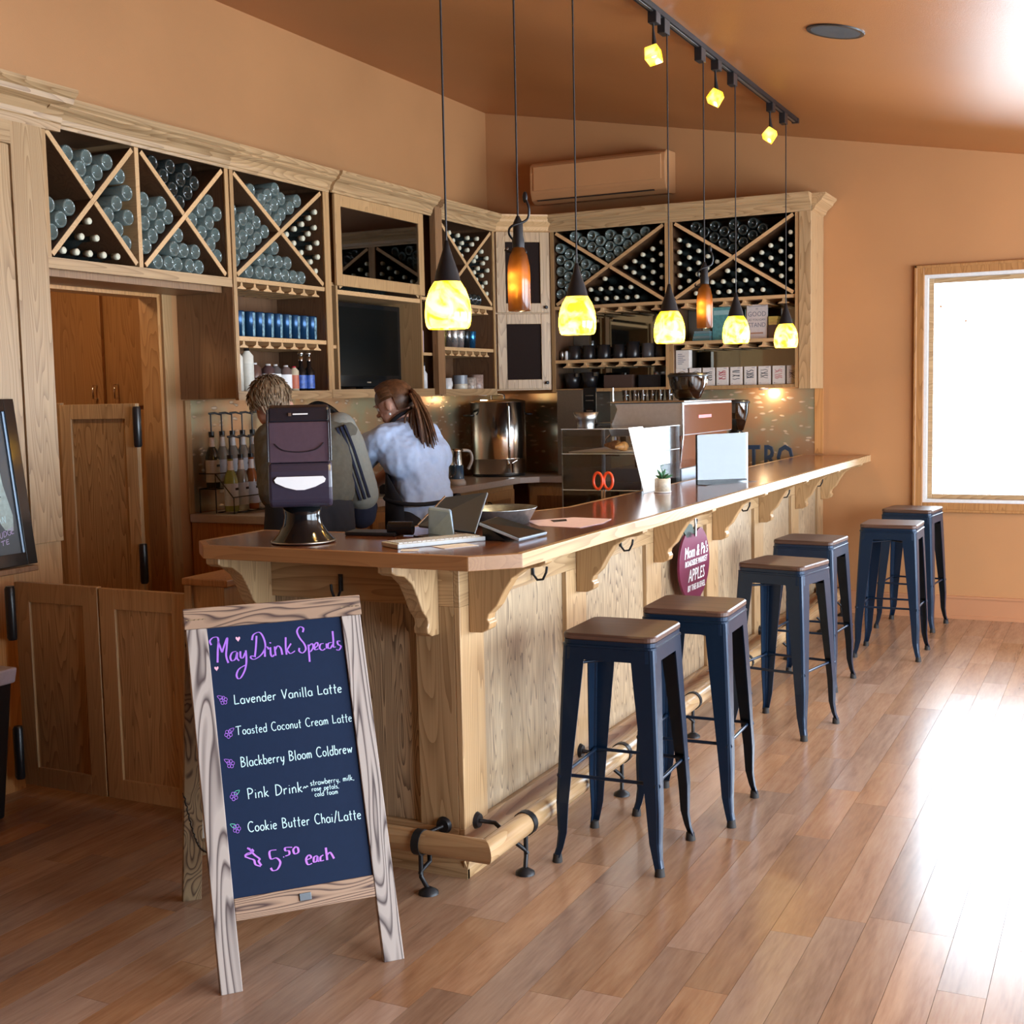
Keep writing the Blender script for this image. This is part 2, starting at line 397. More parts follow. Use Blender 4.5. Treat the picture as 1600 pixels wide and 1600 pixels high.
def ribbon(mb, pts, w, fn, wf=None):
    """flat marker stroke through 2-d points; fn maps (u, v) to 3-d"""
    q = catmull(pts); n = len(q); L = []; Rr = []
    for i in range(n):
        a = q[max(0, i - 1)]; b_ = q[min(n - 1, i + 1)]; dx, dy = b_[0] - a[0], b_[1] - a[1]; l = math.hypot(dx, dy) or 1e-6
        ww = w * (wf(dx / l, dy / l) if wf else 1) / 2
        nx, ny = -dy / l * ww, dx / l * ww
        L.append(fn(q[i][0] + nx, q[i][1] + ny)); Rr.append(fn(q[i][0] - nx, q[i][1] - ny))
    vs = L + Rr
    mb.add(vs, [(i, n + i, n + i + 1, i + 1) for i in range(n - 1)])

# ================================================================== SETTING
XP = -6.3   # far wall of the side passage
fl = st('floor', B(-6.4, XR + .1, YFR - .1, YB + .1, -.05, -.013), oak_red)
PW = .118
plank_len = [.55, .75, .95, 1.2]
plank_me = {}
for L in plank_len:
    bb = bmesh.new(); bmesh.ops.create_cube(bb, size=1)
    for v in bb.verts: v.co.x = v.co.x * (PW - .0012); v.co.y = v.co.y * (L - .0012); v.co.z = v.co.z * .012 - .006
    me = bpy.data.meshes.new('plank'); bb.to_mesh(me); bb.free(); me.materials.append(plank_m); plank_me[L] = me
rnd = random.Random(3)
cands = []; cands_end = []
Xi = -6.3
while Xi < XR - .05:
    y = -1.0 + rnd.uniform(0, .6)
    while y < YB:
        L = rnd.choice(plank_len)
        if y + L > YB:
            cands_end.append((Xi + PW / 2, y)); break
        cands.append((Xi + PW / 2, y + L / 2, L)); y += L
    Xi += PW
def seen(c):
    x, y, L = c
    if x > -1.9 or (y < 3.3):
        for yy in (y - L / 2, y, y + L / 2):
            d = Vector((x, yy, 0)) - Vector((0, 0, 1.5193)); zc = d.dot(Fv)
            if zc > .5:
                u = 800 + 1954 * d.dot(R2) / zc; vv = 800 - 1954 * d.dot(U2) / zc
                if -60 < u < 1680 and vv < 1700 and not (x < -1.86 and y > 3.6 and x > -4.2): return zc
    return None
near = sorted([(seen(c), i) for i, c in enumerate(cands) if seen(c)])[:300]
keep = {i for _, i in near}
rest = MB()
for i, (x, y, L) in enumerate(cands):
    if i in keep:
        o = bpy.data.objects.new('plank', plank_me[L]); S.collection.objects.link(o); o.parent = fl; o.location = (x, y, 0)
    else:
        rest.box(x - PW / 2 + .0006, x + PW / 2 - .0006, y - L / 2 + .0006, y + L / 2 - .0006, -.012, 0)
for x, y in cands_end:
    if YB - y > .01: rest.box(x - PW / 2 + .0006, x + PW / 2 - .0006, y + .0006, YB - .001, -.012, 0)
pt('plank_field', rest, plank_m, fl, kind='stuff')

WX0, WX1, WZ0, WZ1 = -1.20, .78, .76, 2.235     # back window rough opening
def zc(x): return ceil_z(x)
# back wall in pieces round the window (one object)
mbw = MB()
def wallpiece(mb, x0, x1, z0, z1=None):
    a, b_ = (zc(x0), zc(x1)) if z1 is None else (z1, z1)
    mb.prism([(x0, YB, z0), (x1, YB, z0), (x1, YB, b_ + .02), (x0, YB, a + .02)], (0, .15, 0))
wallpiece(mbw, -6.4, WX0, -.05); wallpiece(mbw, WX0, WX1, -.05, WZ0 - .02); wallpiece(mbw, WX0, WX1, WZ1); wallpiece(mbw, WX1, XR + .15, -.05)
st('wall_back', mbw, wall_m)
# left wall with doorway
DY0, DY1, DZ = 4.0, 4.92, 2.06
mbl = MB(); zl = zc(XL) + .02
mbl.box(XL - .12, XL, YFR, DY0, -.05, zl); mbl.box(XL - .12, XL, DY0, DY1, DZ, zl); mbl.box(XL - .12, XL, DY1, YB, -.05, zl)
st('wall_left', mbl, wall_m)
# passage beyond the doorway
mbp = MB(); mbp.box(XP - .1, XP, 2.9, 5.9, -.05, 2.6); mbp.box(XP, XL - .12, 2.8, 2.9, -.05, 2.6); mbp.box(XP, XL - .12, 5.8, 5.9, -.05, 2.6); mbp.box(XP, XL - .12, 2.9, 5.8, 2.5, 2.6)
st('wall_passage', mbp, wall_m)
# front wall (behind the camera) kept solid and dark to weaken bounce light, right wall with windows
mbf = MB(); mbf.box(-6.4, XR + .15, YFR - .15, YFR, -.05, 4.0)
st('wall_front', mbf, wall_low_bounce)
mbr = MB(); yy = YFR
for a, b_ in RW:
    mbr.box(XR, XR + .15, yy, a, -.05, 2.5); mbr.box(XR, XR + .15, a, b_, -.05, .25); mbr.box(XR, XR + .15, a, b_, 2.19, 2.5); yy = b_
mbr.box(XR, XR + .15, yy, YB, -.05, 2.5)
st('wall_right', mbr, wall_m)
mbc = MB()
mbc.prism([(-6.4, YFR - .15, zc(-6.4)), (XR + .15, YFR - .15, zc(XR + .15)), (XR + .15, YFR - .15, zc(XR + .15) + .15), (-6.4, YFR - .15, zc(-6.4) + .15)], (0, YB + .3 - YFR + .15, 0))
st('ceiling', mbc, ceil_m)
bb_ = MB(); bb_.box(-1.84, XR, YB - .016, YB, 0, .135); bb_.box(-1.84, XR, YB - .024, YB, 0, .022); bb_.box(-1.84, XR, YB - .022, YB, .135, .15)
st('baseboard_back', bb_, base_m)

def window(name, x0, x1, z0, z1):
    w = bpy.data.objects.new(name, None); S.collection.objects.link(w); w['kind'] = 'structure'; BASE[w.name] = (0, 0, 0)
    c = MB(); t = .062
    for (a, b2, p, q) in ((x0 - t, x0, z0 - t, z1 + t), (x1, x1 + t, z0 - t, z1 + t), (x0, x1, z1, z1 + t), (x0, x1, z0 - t, z0)):
        c.box(a, b2, YB - .018, YB, p, q)
    for (a, b2, p, q) in ((x0 - t, x0 - t + .018, z0 - t, z1 + t), (x1 + t - .018, x1 + t, z0 - t, z1 + t), (x0 - t, x1 + t, z1 + t - .018, z1 + t), (x0 - t, x1 + t, z0 - t, z0 - t + .018)):
        c.box(a, b2, YB - .028, YB - .018, p, q)
    pt('window_casing', c, oak_red, w, bevel=.004)
    f = MB()
    for (a, b2, p, q) in ((x0, x0 + .02, z0, z1), (x1 - .02, x1, z0, z1), (x0 + .02, x1 - .02, z1 - .02, z1), (x0 + .02, x1 - .02, z0, z0 + .02)):
        f.box(a, b2, YB, YB + .13, p, q)
    pt('window_jamb', f, white_gloss, w)
    s2 = MB()
    for (a, b2, p, q) in ((x0 + .02, x0 + .05, z0 + .02, z1 - .02), (x1 - .05, x1 - .02, z0 + .02, z1 - .02), (x0 + .05, x1 - .05, z1 - .05, z1 - .02), (x0 + .05, x1 - .05, z0 + .02, z0 + .05)):
        s2.box(a, b2, YB + .07, YB + .11, p, q)
    pt('window_sash', s2, oak_x, w, bevel=.003)
    pn = pt('pane', B(x0 + .05, x1 - .05, YB + .088, YB + .092, z0 + .05, z1 - .05), pane_m, w)
    for mx_, mz_ in ((-1.11, 2.035), (-.955, 1.935)): pt('smudge', MB().lathe([(1e-5, 0), (.008, 0), (.006, -.001), (1e-5, -.001)], (mx_, YB + .0875, mz_), 'y', 8), ac_m, pn)
window('window_1', WX0, WX1, WZ0, WZ1)
# doorway jamb and head trim on the left wall
tr = MB(); tr.box(XL - .12, XL - .0, DY0 - .0, DY0 + .02, 0, DZ); tr.box(XL - .12, XL + .0, DY1 - .02, DY1, 0, DZ); tr.box(XL - .12, XL + .0, DY0 + .02, DY1 - .02, DZ - .02, DZ)
st('trim_1', tr, oak_red)
tr = MB(); tr.box(XL, XL + .015, DY0 - .07, DY1, DZ, DZ + .09); tr.box(XL, XL + .015, DY1, DY1 + .07, 0, DZ + .09)
st('trim_2', tr, oak_cab)

# ================================================================== BAR
bar = T('bar', 'long light oak bar with carved corbels, recessed panels and iron bag hooks', 'bar', (-1.85, 3.37, 0))
XB, YF = -1.85, 3.37
carc = MB(); carc.box(-2.0, XB - .02, YF + .02, YB, 0, 1.025); carc.box(-2.62, -2.0, YF + .02, 3.48, 0, 1.025)
pt('carcass', carc, oak, bar)
tip = [3.43, 4.285, 5.145, 6.01, 6.89, 7.745, 8.48]
# side stiles, rails, panels
def side(mb, y0, y1, z0, z1, d=.02): mb.box(XB - .02, XB - .02 + d, y0, y1, z0, z1)
edges = []
for i in range(6): edges.append((tip[i] + .10, tip[i + 1] - .09))
st_b = [YF] + [e for ed in edges for e in ed] + [YB]
for i in range(0, len(st_b), 2):
    pt('stile', B(XB - .02, XB, st_b[i], st_b[i + 1], .155, .865), oak, bar, bevel=.002)
pt('top_rail', B(XB - .02, XB, YF, YB, .865, 1.025), oak_h, bar, bevel=.002)
pt('bottom_rail', B(XB - .02, XB, YF, YB, .03, .155), oak_h, bar, bevel=.002)
for a, b_ in edges:
    pt('panel', B(XB - .02, XB - .0175, a + .002, b_ - .002, .157, .863), oakp, bar)
# front face
pt('stile', B(-2.62, -2.565, YF, YF + .02, .155, .865), oak, bar, bevel=.002)
pt('stile', B(-2.01, XB - .0205, YF, YF + .02, .155, .865), oak, bar, bevel=.002)
pt('top_rail', B(-2.62, XB - .0205, YF, YF + .02, .865, 1.025), oak_x, bar, bevel=.002)
pt('bottom_rail', B(-2.62, XB - .0205, YF, YF + .02, .03, .155), oak_x, bar, bevel=.002)
pt('panel', B(-2.563, -2.012, YF + .0165, YF + .02, .157, .863), oakp, bar)
bmld = MB(); bmld.prism([(XB, YF - .012, 0), (XB + .014, YF - .012, 0), (XB + .014, YF - .012, .03), (XB + .002, YF - .012, .055), (XB, YF - .012, .055)], (0, YB - YF + .012, 0))
pt('base_moulding', bmld, oak_h, bar)
bmld = MB(); bmld.prism([(-2.62, YF, 0), (-2.62, YF - .014, 0), (-2.62, YF - .014, .03), (-2.62, YF - .002, .055), (-2.62, YF, .055)], (XB + .014 + 2.62, 0, 0))
pt('base_moulding', bmld, oak_x, bar)
# corbels: S profile
cprof = [(0, 1.028), (.27, 1.028), (.27, 1.005), (.25, .995), (.20, .985), (.155, .955), (.125, .91), (.10, .865), (.072, .838), (.066, .82), (.074, .808), (.070, .79), (.045, .777), (0, .775)]
def corbel(y=None, x=None):
    mb = MB()
    if y is not None: mb.prism([(XB + a, y, z) for a, z in cprof], (0, .052, 0))
    else: mb.prism([(x, YF - a, z) for a, z in cprof], (.052, 0, 0))
    pt('corbel', mb, oak_cab if y is not None else oak, bar, bevel=.004)
for y in tip: corbel(y=y if y < 8.4 else 8.47)
corbel(x=-1.975); corbel(x=-2.615)
# counter top
ct = T('counter_top', 'L shaped glossy brown wooden counter top with pale oak edging on the bar', 'counter top', (-1.535, 3.06, 1.03))
top = [(-2.59, 3.06), (-1.65, 3.06), (-1.535, 3.175), (-1.535, YB), (-2.0, YB), (-2.0, 4.55), (-2.12, 4.2), (-2.28, 3.52), (-2.69, 3.50), (-2.69, 3.16)]
def inset(poly, d):
    n = len(poly); out = []
    for i in range(n):
        p0, p1, p2 = Vector(poly[i - 1]), Vector(poly[i]), Vector(poly[(i + 1) % n])
        e1 = (p1 - p0).normalized(); e2 = (p2 - p1).normalized(); n1 = Vector((-e1.y, e1.x)); n2 = Vector((-e2.y, e2.x))
        k = d / max(.3, (1 + n1.dot(n2))); out.append(tuple(p1 + (n1 + n2) * k))
    return out
inn = inset(top, .022)
pt('top_slab', MB().prism([(x, y, 1.034) for x, y in inn], (0, 0, .036)), counter_wood, ct)
for i in range(len(top)):
    j = (i + 1) % len(top)
    q = [top[i], top[j], inn[j], inn[i]]
    dy = abs(top[i][1] - top[j][1]) > abs(top[i][0] - top[j][0])
    pt('edging', MB().prism([(x, y, 1.028) for x, y in q], (0, 0, .0424)), oak_h if dy else oak_red_x, ct, bevel=.002)
# bag hooks
def hook(parent, o, out, side_):
    o = Vector(o); out = Vector(out); sd = Vector(side_)
    mb = MB(); mb.obox(o - sd * .008 + Vector((0, 0, -.03)), sd * .016, out * .004, (0, 0, .055))
    mb.tube([o + out * .003 + Vector((0, 0, .015)), o + out * .006 + Vector((0, 0, -.03)), o + out * .02 + Vector((0, 0, -.048)), o + out * .042 + Vector((0, 0, -.045)), o + out * .055 + Vector((0, 0, -.02)), o + out * .058 + Vector((0, 0, 0))], .0045, 6)
    pt('hook', mb, black_metal, parent)
for y in (3.90, 4.74, 5.585, 6.50, 7.37, 8.27): hook(bar, (XB, y, .925), (1, .0, 0), (0, 1, 0))
hook(bar, (-2.287, YF, .925), (0, -1, 0), (1, 0, 0))
# foot rail
fr_ = T('foot_rail', 'round wooden foot rail on black iron brackets along the base of the bar', 'foot rail', (-1.70, 3.2, 0))
rr = .036; rx, ry, rz = -1.700, 3.225, .155
mb = MB(); seg = []
def cyl_mitre(p, q, mp=None):
    n = 20; P0, P1 = Vector(p), Vector(q); ax = (P1 - P0).normalized(); u = Vector((0, 0, 1)); w = ax.cross(u); vs = []
    for P, flag in ((P0, 0), (P1, 1)):
        for j in range(n):
            a = 2 * math.pi * j / n; off = u * math.cos(a) * rr + w * math.sin(a) * rr; pp = P + off
            if mp == flag:  # 45 degree mitre at the corner
                pp = pp - ax * (off.x if abs(ax.y) > .5 else off.y)
            vs.append(pp)
    m_ = MB(); m_.add(vs, [(j, (j + 1) % n, n + (j + 1) % n, n + j) for j in range(n)], True)
    m_.add(vs[:n], [tuple(range(n))[::-1]]); m_.add(vs[n:], [tuple(range(n))]); return m_
pt('rail', cyl_mitre((rx, ry, rz), (rx, YB - .03, rz), 0), rail_wood, fr_)
pt('rail', cyl_mitre((-2.60, ry, rz), (rx, ry, rz), 1), wood('rail_wood_x_shaded', (.40, .25, .12), (.25, .13, .055), 'x', rough=.3), fr_)  # front run coloured darker than the side run, shade put into the colour
def bracket(c, out, al, po_=.05):
    c = Vector(c); out = Vector(out); al = Vector(al); up = Vector((0, 0, 1)); mb = MB()
    rc = c + out * .15; rc.z = rz
    ring = [rc + out * math.cos(t) * (rr + .004) + up * math.sin(t) * (rr + .004) for t in [2 * math.pi * k / 18 for k in range(18)]]
    vs = []
    for p in ring: vs += [p - al * .013, p + al * .013]
    vs2 = []
    for t in [2 * math.pi * k / 18 for k in range(18)]:
        p = rc + out * math.cos(t) * (rr + .0005) + up * math.sin(t) * (rr + .0005); vs2 += [p - al * .013, p + al * .013]
    n = 18; mb.add(vs, [(2 * k, 2 * k + 1, 2 * ((k + 1) % n) + 1, 2 * ((k + 1) % n)) for k in range(n)], True)
    mb.add(vs + vs2, [(2 * k, 2 * ((k + 1) % n), 36 + 2 * ((k + 1) % n), 36 + 2 * k) for k in range(n)] + [(2 * k + 1, 36 + 2 * k + 1, 36 + 2 * ((k + 1) % n) + 1, 2 * ((k + 1) % n) + 1) for k in range(n)])
    pl = c - al * po_; pl.z = .16
    mb.tube([pl, pl + out * .012], [.028, .022], 14)
    mb.tube([pl + out * .01, pl + out * .05 - up * .012 + al * .03, rc - up * (rr + .03) - al * .02 - out * .02, rc - up * (rr + .055) + out * .0, rc - up * (rr + .065) + out * .005], .0075, 7)
    mb.tube([rc - up * rr, rc - up * (rr + .05), rc - up * (rr + .075), Vector((rc.x, rc.y, .012)) - al * .03 + out * .01], .0075, 7)
    mb.tube([Vector((rc.x, rc.y, .0)) - al * .03 + out * .01, Vector((rc.x, rc.y, .008)) - al * .03 + out * .01, Vector((rc.x, rc.y, .02)) - al * .03 + out * .01], [.032, .03, .01], 14)
    pt('bracket', mb, black_metal, fr_)
for y in (3.50, 4.35, 5.22, 6.08, 6.95, 7.81, 8.42): bracket((XB, y, 0), (1, 0, 0), (0, 1, 0))
bracket((-1.925, YF, 0), (0, -1, 0), (-1, 0, 0), .0)

# apple-shaped hanging sign on the bar
ap = T('apple_sign', 'dark red apple-shaped hanging sign with white lettering below the counter', 'sign', (-1.76, 5.6, .7))
ax_ = Vector((.03, .9995, 0)).normalized(); az_ = Vector((0, 0, 1)); o_ = Vector((-1.80, 5.575, .715))
prof = []
for k in range(48):
    t = 2 * math.pi * k / 48; r = .172 * (1 - .10 * math.cos(2 * t)) ; x = math.sin(t) * r * 1.10; z = math.cos(t) * r * 1.16
    if abs(t) < .5 or abs(t - 2 * math.pi) < .5: z -= .045 * (1 - min(t, 2 * math.pi - t) / .5)
    if z < 0: x *= (1 - .22 * (z / .19) ** 2)
    prof.append(o_ + ax_ * x + az_ * z)
no = ax_.cross(az_)
red_sign = plain('apple_red', (.16, .012, .05), .35)
pt('apple_board', MB().prism(prof, -no * .012), red_sign, ap, bevel=.002)
ly = [(.060, .078, "Mom & Pa's"), (.010, .040, 'ROADSIDE MARKET'), (-.050, .082, 'APPLES'), (-.106, .040, 'BY THE BUSHEL')]
for dz, sz, s__ in ly:
    pt('lettering', text_mb(s__, sz, o_ + no * .002 + az_ * dz + ax_ * .012, ax_, az_, .0012, squash=.86, shear=.2), white, ap)
hk = MB(); hk.tube([o_ + az_ * .13 + no * .003, o_ + az_ * .18 + no * .004 , o_ + az_ * .24 - no * .0, o_ + az_ * .30 - no * .0], .006, 7); pt('stem', hk, steel_dull, ap)
lf = MB(); c0 = o_ + az_ * .17 - ax_ * .07
lf.prism([c0 + ax_ * x + az_ * z for x, z in ((.07, -.02), (.03, .02), (-.03, .03), (-.08, .0), (-.04, -.035), (.02, -.04))], -no * .006); pt('leaf', lf, plain('leaf_dark_green', (.01, .03, .015), .5), ap)

# ================================================================== service side of the bar
sv = T('under_bar_cabinet', 'low brown work shelf behind the bar holding the coffee machine', 'cabinet', (-2.6, 4.7, 0))
pt('body', B(-2.6, -2.02, 4.7, YB - .62, 0, .86), oak_dk, sv); pt('worktop', B(-2.62, -2.01, 4.68, YB - .6, .86, .90), laminate, sv, bevel=.004)

# ================================================================== back counters
bc = T('back_counter', 'grey laminate back counter along both walls behind the bar', 'worktop', (-4.0, 6.8, .89))
bt = [(XL + .012, 5.06), (-3.84, 5.06), (-3.84, 7.93), (-3.74, 8.04), (-2.05, 8.04), (-2.05, YB - .012), (XL + .012, YB - .012)]
pt('worktop', MB().prism([(x, y, .895) for x, y in bt], (0, 0, .042)), laminate, bc, bevel=.003)
# base cabinets, each a thing
def base_cab(name, x0, x1, y0, y1, face, label, n, mt, group=None):
    c = T(name, label, 'cabinet', ((x0 + x1) / 2, (y0 + y1) / 2, 0), group)
    pt('body', B(x0, x1, y0, y1, .09, .893), mt, c); 
    pt('toe_kick', B(x0 + .01, x1 - .05 if face == 'x' else x1 - .01, y0 + (.05 if face == 'y' else .01), y1 - .01, 0, .09), oak_dk, c)
    for k in range(n):
        if face == 'x':
            a = y0 + (y1 - y0) * k / n + .02; b2 = y0 + (y1 - y0) * (k + 1) / n - .02; d = pt('door', B(x1, x1 + .018, a, b2, .14, .86), mt, c, bevel=.002)
            pt('door_panel', B(x1 + .018, x1 + .0185, a + .06, b2 - .06, .20, .80), oak_dk, d)
            yk = b2 - .04 if k % 2 == 0 else a + .04
            pt('handle', MB().tube([(x1 + .018, yk - .02, .80), (x1 + .035, yk - .02, .80), (x1 + .035, yk + .02, .78), (x1 + .018, yk + .02, .78)], .004, 6), black_metal, d)
        else:
            a = x0 + (x1 - x0) * k / n + .02; b2 = x0 + (x1 - x0) * (k + 1) / n - .02; d = pt('door', B(a, b2, y0 - .018, y0, .14, .86), mt, c, bevel=.002)
            pt('door_panel', B(a + .06, b2 - .06, y0 - .0185, y0 - .018, .20, .80), oak_dk, d)
base_cab('base_cabinet', XL + .015, -3.88, 5.07, 6.0, 'x', 'brown base cabinet under the syrup bottles', 2, oak_red)
base_cab('base_cabinet', XL + .015, -3.88, 6.01, 6.95, 'x', 'brown base cabinet behind the woman in the apron', 2, oak_red)
base_cab('base_cabinet', XL + .015, -3.88, 6.96, 7.9, 'x', 'oak base cabinet with two small black pulls beneath the steel urn', 2, oak_cab)
base_cab('base_cabinet', -3.86, -2.1, 8.10, YB - .015, 'y', 'oak base cabinet on the back wall beyond the galvanised tray', 3, oak_cab)
# metal backsplash
bs = T('backsplash', 'hammered dark bronze metal backsplash on the left wall behind the two people', 'backsplash', (XL + .01, 6.8, 1.2))
pt('sheet', B(XL + .001, XL + .008, 5.10, YB - .01, .94, 1.525), splash_m, bs); pt('end_strip', B(XL + .001, XL + .014, 5.06, 5.10, .94, 1.525), oak_cab, bs)
bs = T('backsplash', 'hammered dark bronze metal backsplash on the back wall beyond the coffee machine', 'backsplash', (-3, YB - .01, 1.2))
pt('sheet', B(XL + .012, -1.905, YB - .009, YB - .001, .94, 1.525), splash_m, bs); pt('end_strip', B(-1.905, -1.85, YB - .014, YB - .001, 1.08, 1.525), oak_red, bs)

# ================================================================== WALL CABINETS
def FL_(s0, s1, d0, d1, z0, z1): return (XCL - d1, XCL - d0, s0, s1, z0, z1)
def FB_(s0, s1, d0, d1, z0, z1): return (s0, s1, YCB + d0, YCB + d1, z0, z1)
def PL(s, d, z): return (XCL - d, s, z)
def PB(s, d, z): return (s, YCB + d, z)
class Side:
    def __init__(s, left): s.left = left; s.box = FL_ if left else FB_; s.p = PL if left else PB; s.D = .345
LS, BSd = Side(True), Side(False)
CT, CBt, RB, RT = 2.70, 1.53, 2.135, 2.655
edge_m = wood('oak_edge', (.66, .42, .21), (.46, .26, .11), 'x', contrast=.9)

BOT = {}
def bottle_proto(kind, neck):
    """lying bottle along local +x: x=0 is what faces out"""
    if (kind, neck) in BOT: return BOT[(kind, neck)]
    r = .0355; Lb = .29
    if neck:
        prof = [(.0135, .0), (.0135, .035), (.0125, .04), (.0125, .085), (.022, .11), (r, .14), (r, Lb - .005), (r - .006, Lb), (1e-5, Lb)]
    else:
        prof = [(1e-5, .028), (.012, .022), (.022, .008), (.027, .001), (.031, 0), (r, .005), (r, .17), (.025, .20), (.0135, .225), (.0135, Lb), (1e-5, Lb)]
    me = mesh_of(MB().lathe(prof, (0, 0, 0), 'x', 16), 'bottle', bottle_clear if kind == 'clear' else bottle_dark)
    cm = mesh_of(MB().lathe([(1e-5, -.0045), (.012, -.0045), (.0148, -.001), (.0148, .028), (.0135, .028)], (0, 0, 0), 'x', 12), 'cork', cork_m) if neck else None
    BOT[(kind, neck)] = (me, cm); return BOT[(kind, neck)]
def pack(poly, n, r, jig):
    """drop n circles into a convex polygon, each to the lowest free spot"""
    P = [Vector(q) for q in poly]; area = sum(P[i].x * P[(i + 1) % len(P)].y - P[(i + 1) % len(P)].x * P[i].y for i in range(len(P)))
    if area < 0: P = P[::-1]
    xs = [q.x for q in P]; zs = [q.y for q in P]
    gx, gz = np.meshgrid(np.arange(min(xs), max(xs), .004), np.arange(min(zs), max(zs), .004)); ok = np.ones(gx.shape, bool)
    for i in range(len(P)):
        a, c = P[i], P[(i + 1) % len(P)]; e = (c - a).normalized()
        ok &= ((gx - a.x) * -e.y + (gz - a.y) * e.x) >= r + .001
    out = []
    cost = gz + jig * gx
    for _ in range(n):
        if not ok.any(): break
        k = np.argmin(np.where(ok, cost, 9)); x, z = gx.flat[k], gz.flat[k]; out.append((float(x), float(z)))
        ok &= ((gx - x) ** 2 + (gz - z) ** 2) >= (2 * r + .0015) ** 2
    return out
def put_bottles(side, poly, n, kind, neck, label, group):
    me, cm = bottle_proto(kind, neck)
    for (s_, z) in pack(poly, n, .0365, .12 if side.left else .05):
        o = bpy.data.objects.new('wine_bottle', me); S.collection.objects.link(o)
        o.location = side.p(s_, rnd.uniform(.012, .035), z); o.rotation_euler = (0, 0, math.pi if side.left else math.pi / 2)
        o['label'] = label; o['category'] = 'bottle'; o['group'] = group
        if cm:
            c = bpy.data.objects.new('cork', cm); S.collection.objects.link(c); c.parent = o
def xrack(parent, side, s0, s1, z0, z1, fills, where):
    """X dividers in one bay and the bottles of its four triangles (top, left, right, bottom)"""
    t = .011; L = math.hypot(s1 - s0, z1 - z0); us, uz = (s1 - s0) / L, (z1 - z0) / L
    def board(a, c):
        e = Vector((c[0] - a[0], c[1] - a[1])).normalized(); nn = Vector((-e.y, e.x)) * t
        q = [(a[0] + nn.x, a[1] + nn.y), (c[0] + nn.x, c[1] + nn.y), (c[0] - nn.x, c[1] - nn.y), (a[0] - nn.x, a[1] - nn.y)]
        p0 = [Vector(side.p(u, .004, v)) for u, v in q]; p1 = Vector(side.p(q[0][0], side.D - .02, q[0][1])) - p0[0]
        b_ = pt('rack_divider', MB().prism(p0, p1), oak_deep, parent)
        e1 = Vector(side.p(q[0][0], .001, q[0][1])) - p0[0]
        pt('divider_edge', MB().prism(p0, e1 * 1.3), edge_m, b_)
    mid = ((s0 + s1) / 2, (z0 + z1) / 2); g = .02
    board((s0 + g * us, z0 + g * uz), (s1 - g * us, z1 - g * uz))
    board((s0 + g * us, z1 - g * uz), (mid[0] - .013 * us, mid[1] + .013 * uz)); board((mid[0] + .013 * us, mid[1] - .013 * uz), (s1 - g * us, z0 + g * uz))
    k = t * 1.0
    tri = {'top': [(s0, z1), (s1, z1), mid], 'left': [(s0, z0), (s0, z1), mid], 'right': [(s1, z0), (s1, z1), mid], 'bottom': [(s0, z0), (s1, z0), mid]}
    for name, (n, kind, neck) in fills.items():
        T3 = tri[name]; c = (sum(p[0] for p in T3) / 3, sum(p[1] for p in T3) / 3)
        # pull the two divider edges inward by the board half thickness
        sh = {'top': (0, k * 1.25), 'bottom': (0, -k * 1.25), 'left': (-k * 1.4, 0), 'right': (k * 1.4, 0)}[name]
        m2 = (mid[0] + sh[0], mid[1] + sh[1]); T4 = [T3[0], T3[1], m2]
        if name == 'top': T4 = [(s0 + k * 1.4, z1), (s1 - k * 1.4, z1), m2]
        if name == 'bottom': T4 = [(s0 + k * 1.4, z0), (s1 - k * 1.4, z0), m2]
        if name == 'left': T4 = [(s0, z0 + k * 1.3), (s0, z1 - k * 1.3), m2]
        if name == 'right': T4 = [(s1, z0 + k * 1.3), (s1, z1 - k * 1.3), m2]
        look = {('clear', 0): 'clear bottle base', ('dark', 0): 'dark bottle base', ('clear', 1): 'capped green bottle', ('dark', 1): 'pale-capped dark bottle'}[(kind, int(neck))]
        put_bottles(side, T4, n, kind, neck, '%s in %s gap of X rack %s' % (look, name, where), 'bottles in %s gap of X rack %s' % (name, where))
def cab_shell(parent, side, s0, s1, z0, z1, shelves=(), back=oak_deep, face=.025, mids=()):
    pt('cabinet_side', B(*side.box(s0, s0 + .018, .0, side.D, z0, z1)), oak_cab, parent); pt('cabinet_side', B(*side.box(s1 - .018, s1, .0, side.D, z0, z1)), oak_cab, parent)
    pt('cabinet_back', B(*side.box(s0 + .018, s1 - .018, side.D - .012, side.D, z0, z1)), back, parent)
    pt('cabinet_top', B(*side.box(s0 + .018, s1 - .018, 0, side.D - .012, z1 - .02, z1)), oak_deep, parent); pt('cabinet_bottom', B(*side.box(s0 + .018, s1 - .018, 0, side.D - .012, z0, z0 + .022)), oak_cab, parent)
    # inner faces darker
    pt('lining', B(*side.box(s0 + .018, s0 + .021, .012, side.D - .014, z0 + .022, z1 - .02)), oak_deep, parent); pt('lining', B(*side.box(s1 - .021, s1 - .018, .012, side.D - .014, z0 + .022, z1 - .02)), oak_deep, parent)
    for z in shelves: pt('shelf', B(*side.box(s0 + .021, s1 - .021, .004, side.D - .014, z - .011, z + .011)), edge_m, parent)
    pt('face_stile', B(*side.box(s0 - .002, s0 + face, -.006, 0, z0, z1)), oak_cab, parent); pt('face_stile', B(*side.box(s1 - face, s1 + .002, -.006, 0, z0, z1)), oak_cab, parent)
def stemware(parent, side, s0, s1, z, n):
    for k in range(n):
        s_ = s0 + (s1 - s0) * (k + .5) / n
        q = [(s_ - .006, z), (s_ + .006, z), (s_ + .01, z - .018), (s_ + .034, z - .028), (s_ + .034, z - .033), (s_ - .034, z - .033), (s_ - .034, z - .028), (s_ - .01, z - .018)]
        p0 = [Vector(side.p(u, .02, v)) for u, v in q]; p1 = Vector(side.p(q[0][0], side.D - .03, q[0][1])) - p0[0]
        pt('stemware_rail', MB().prism(p0, p1), edge_m, parent)
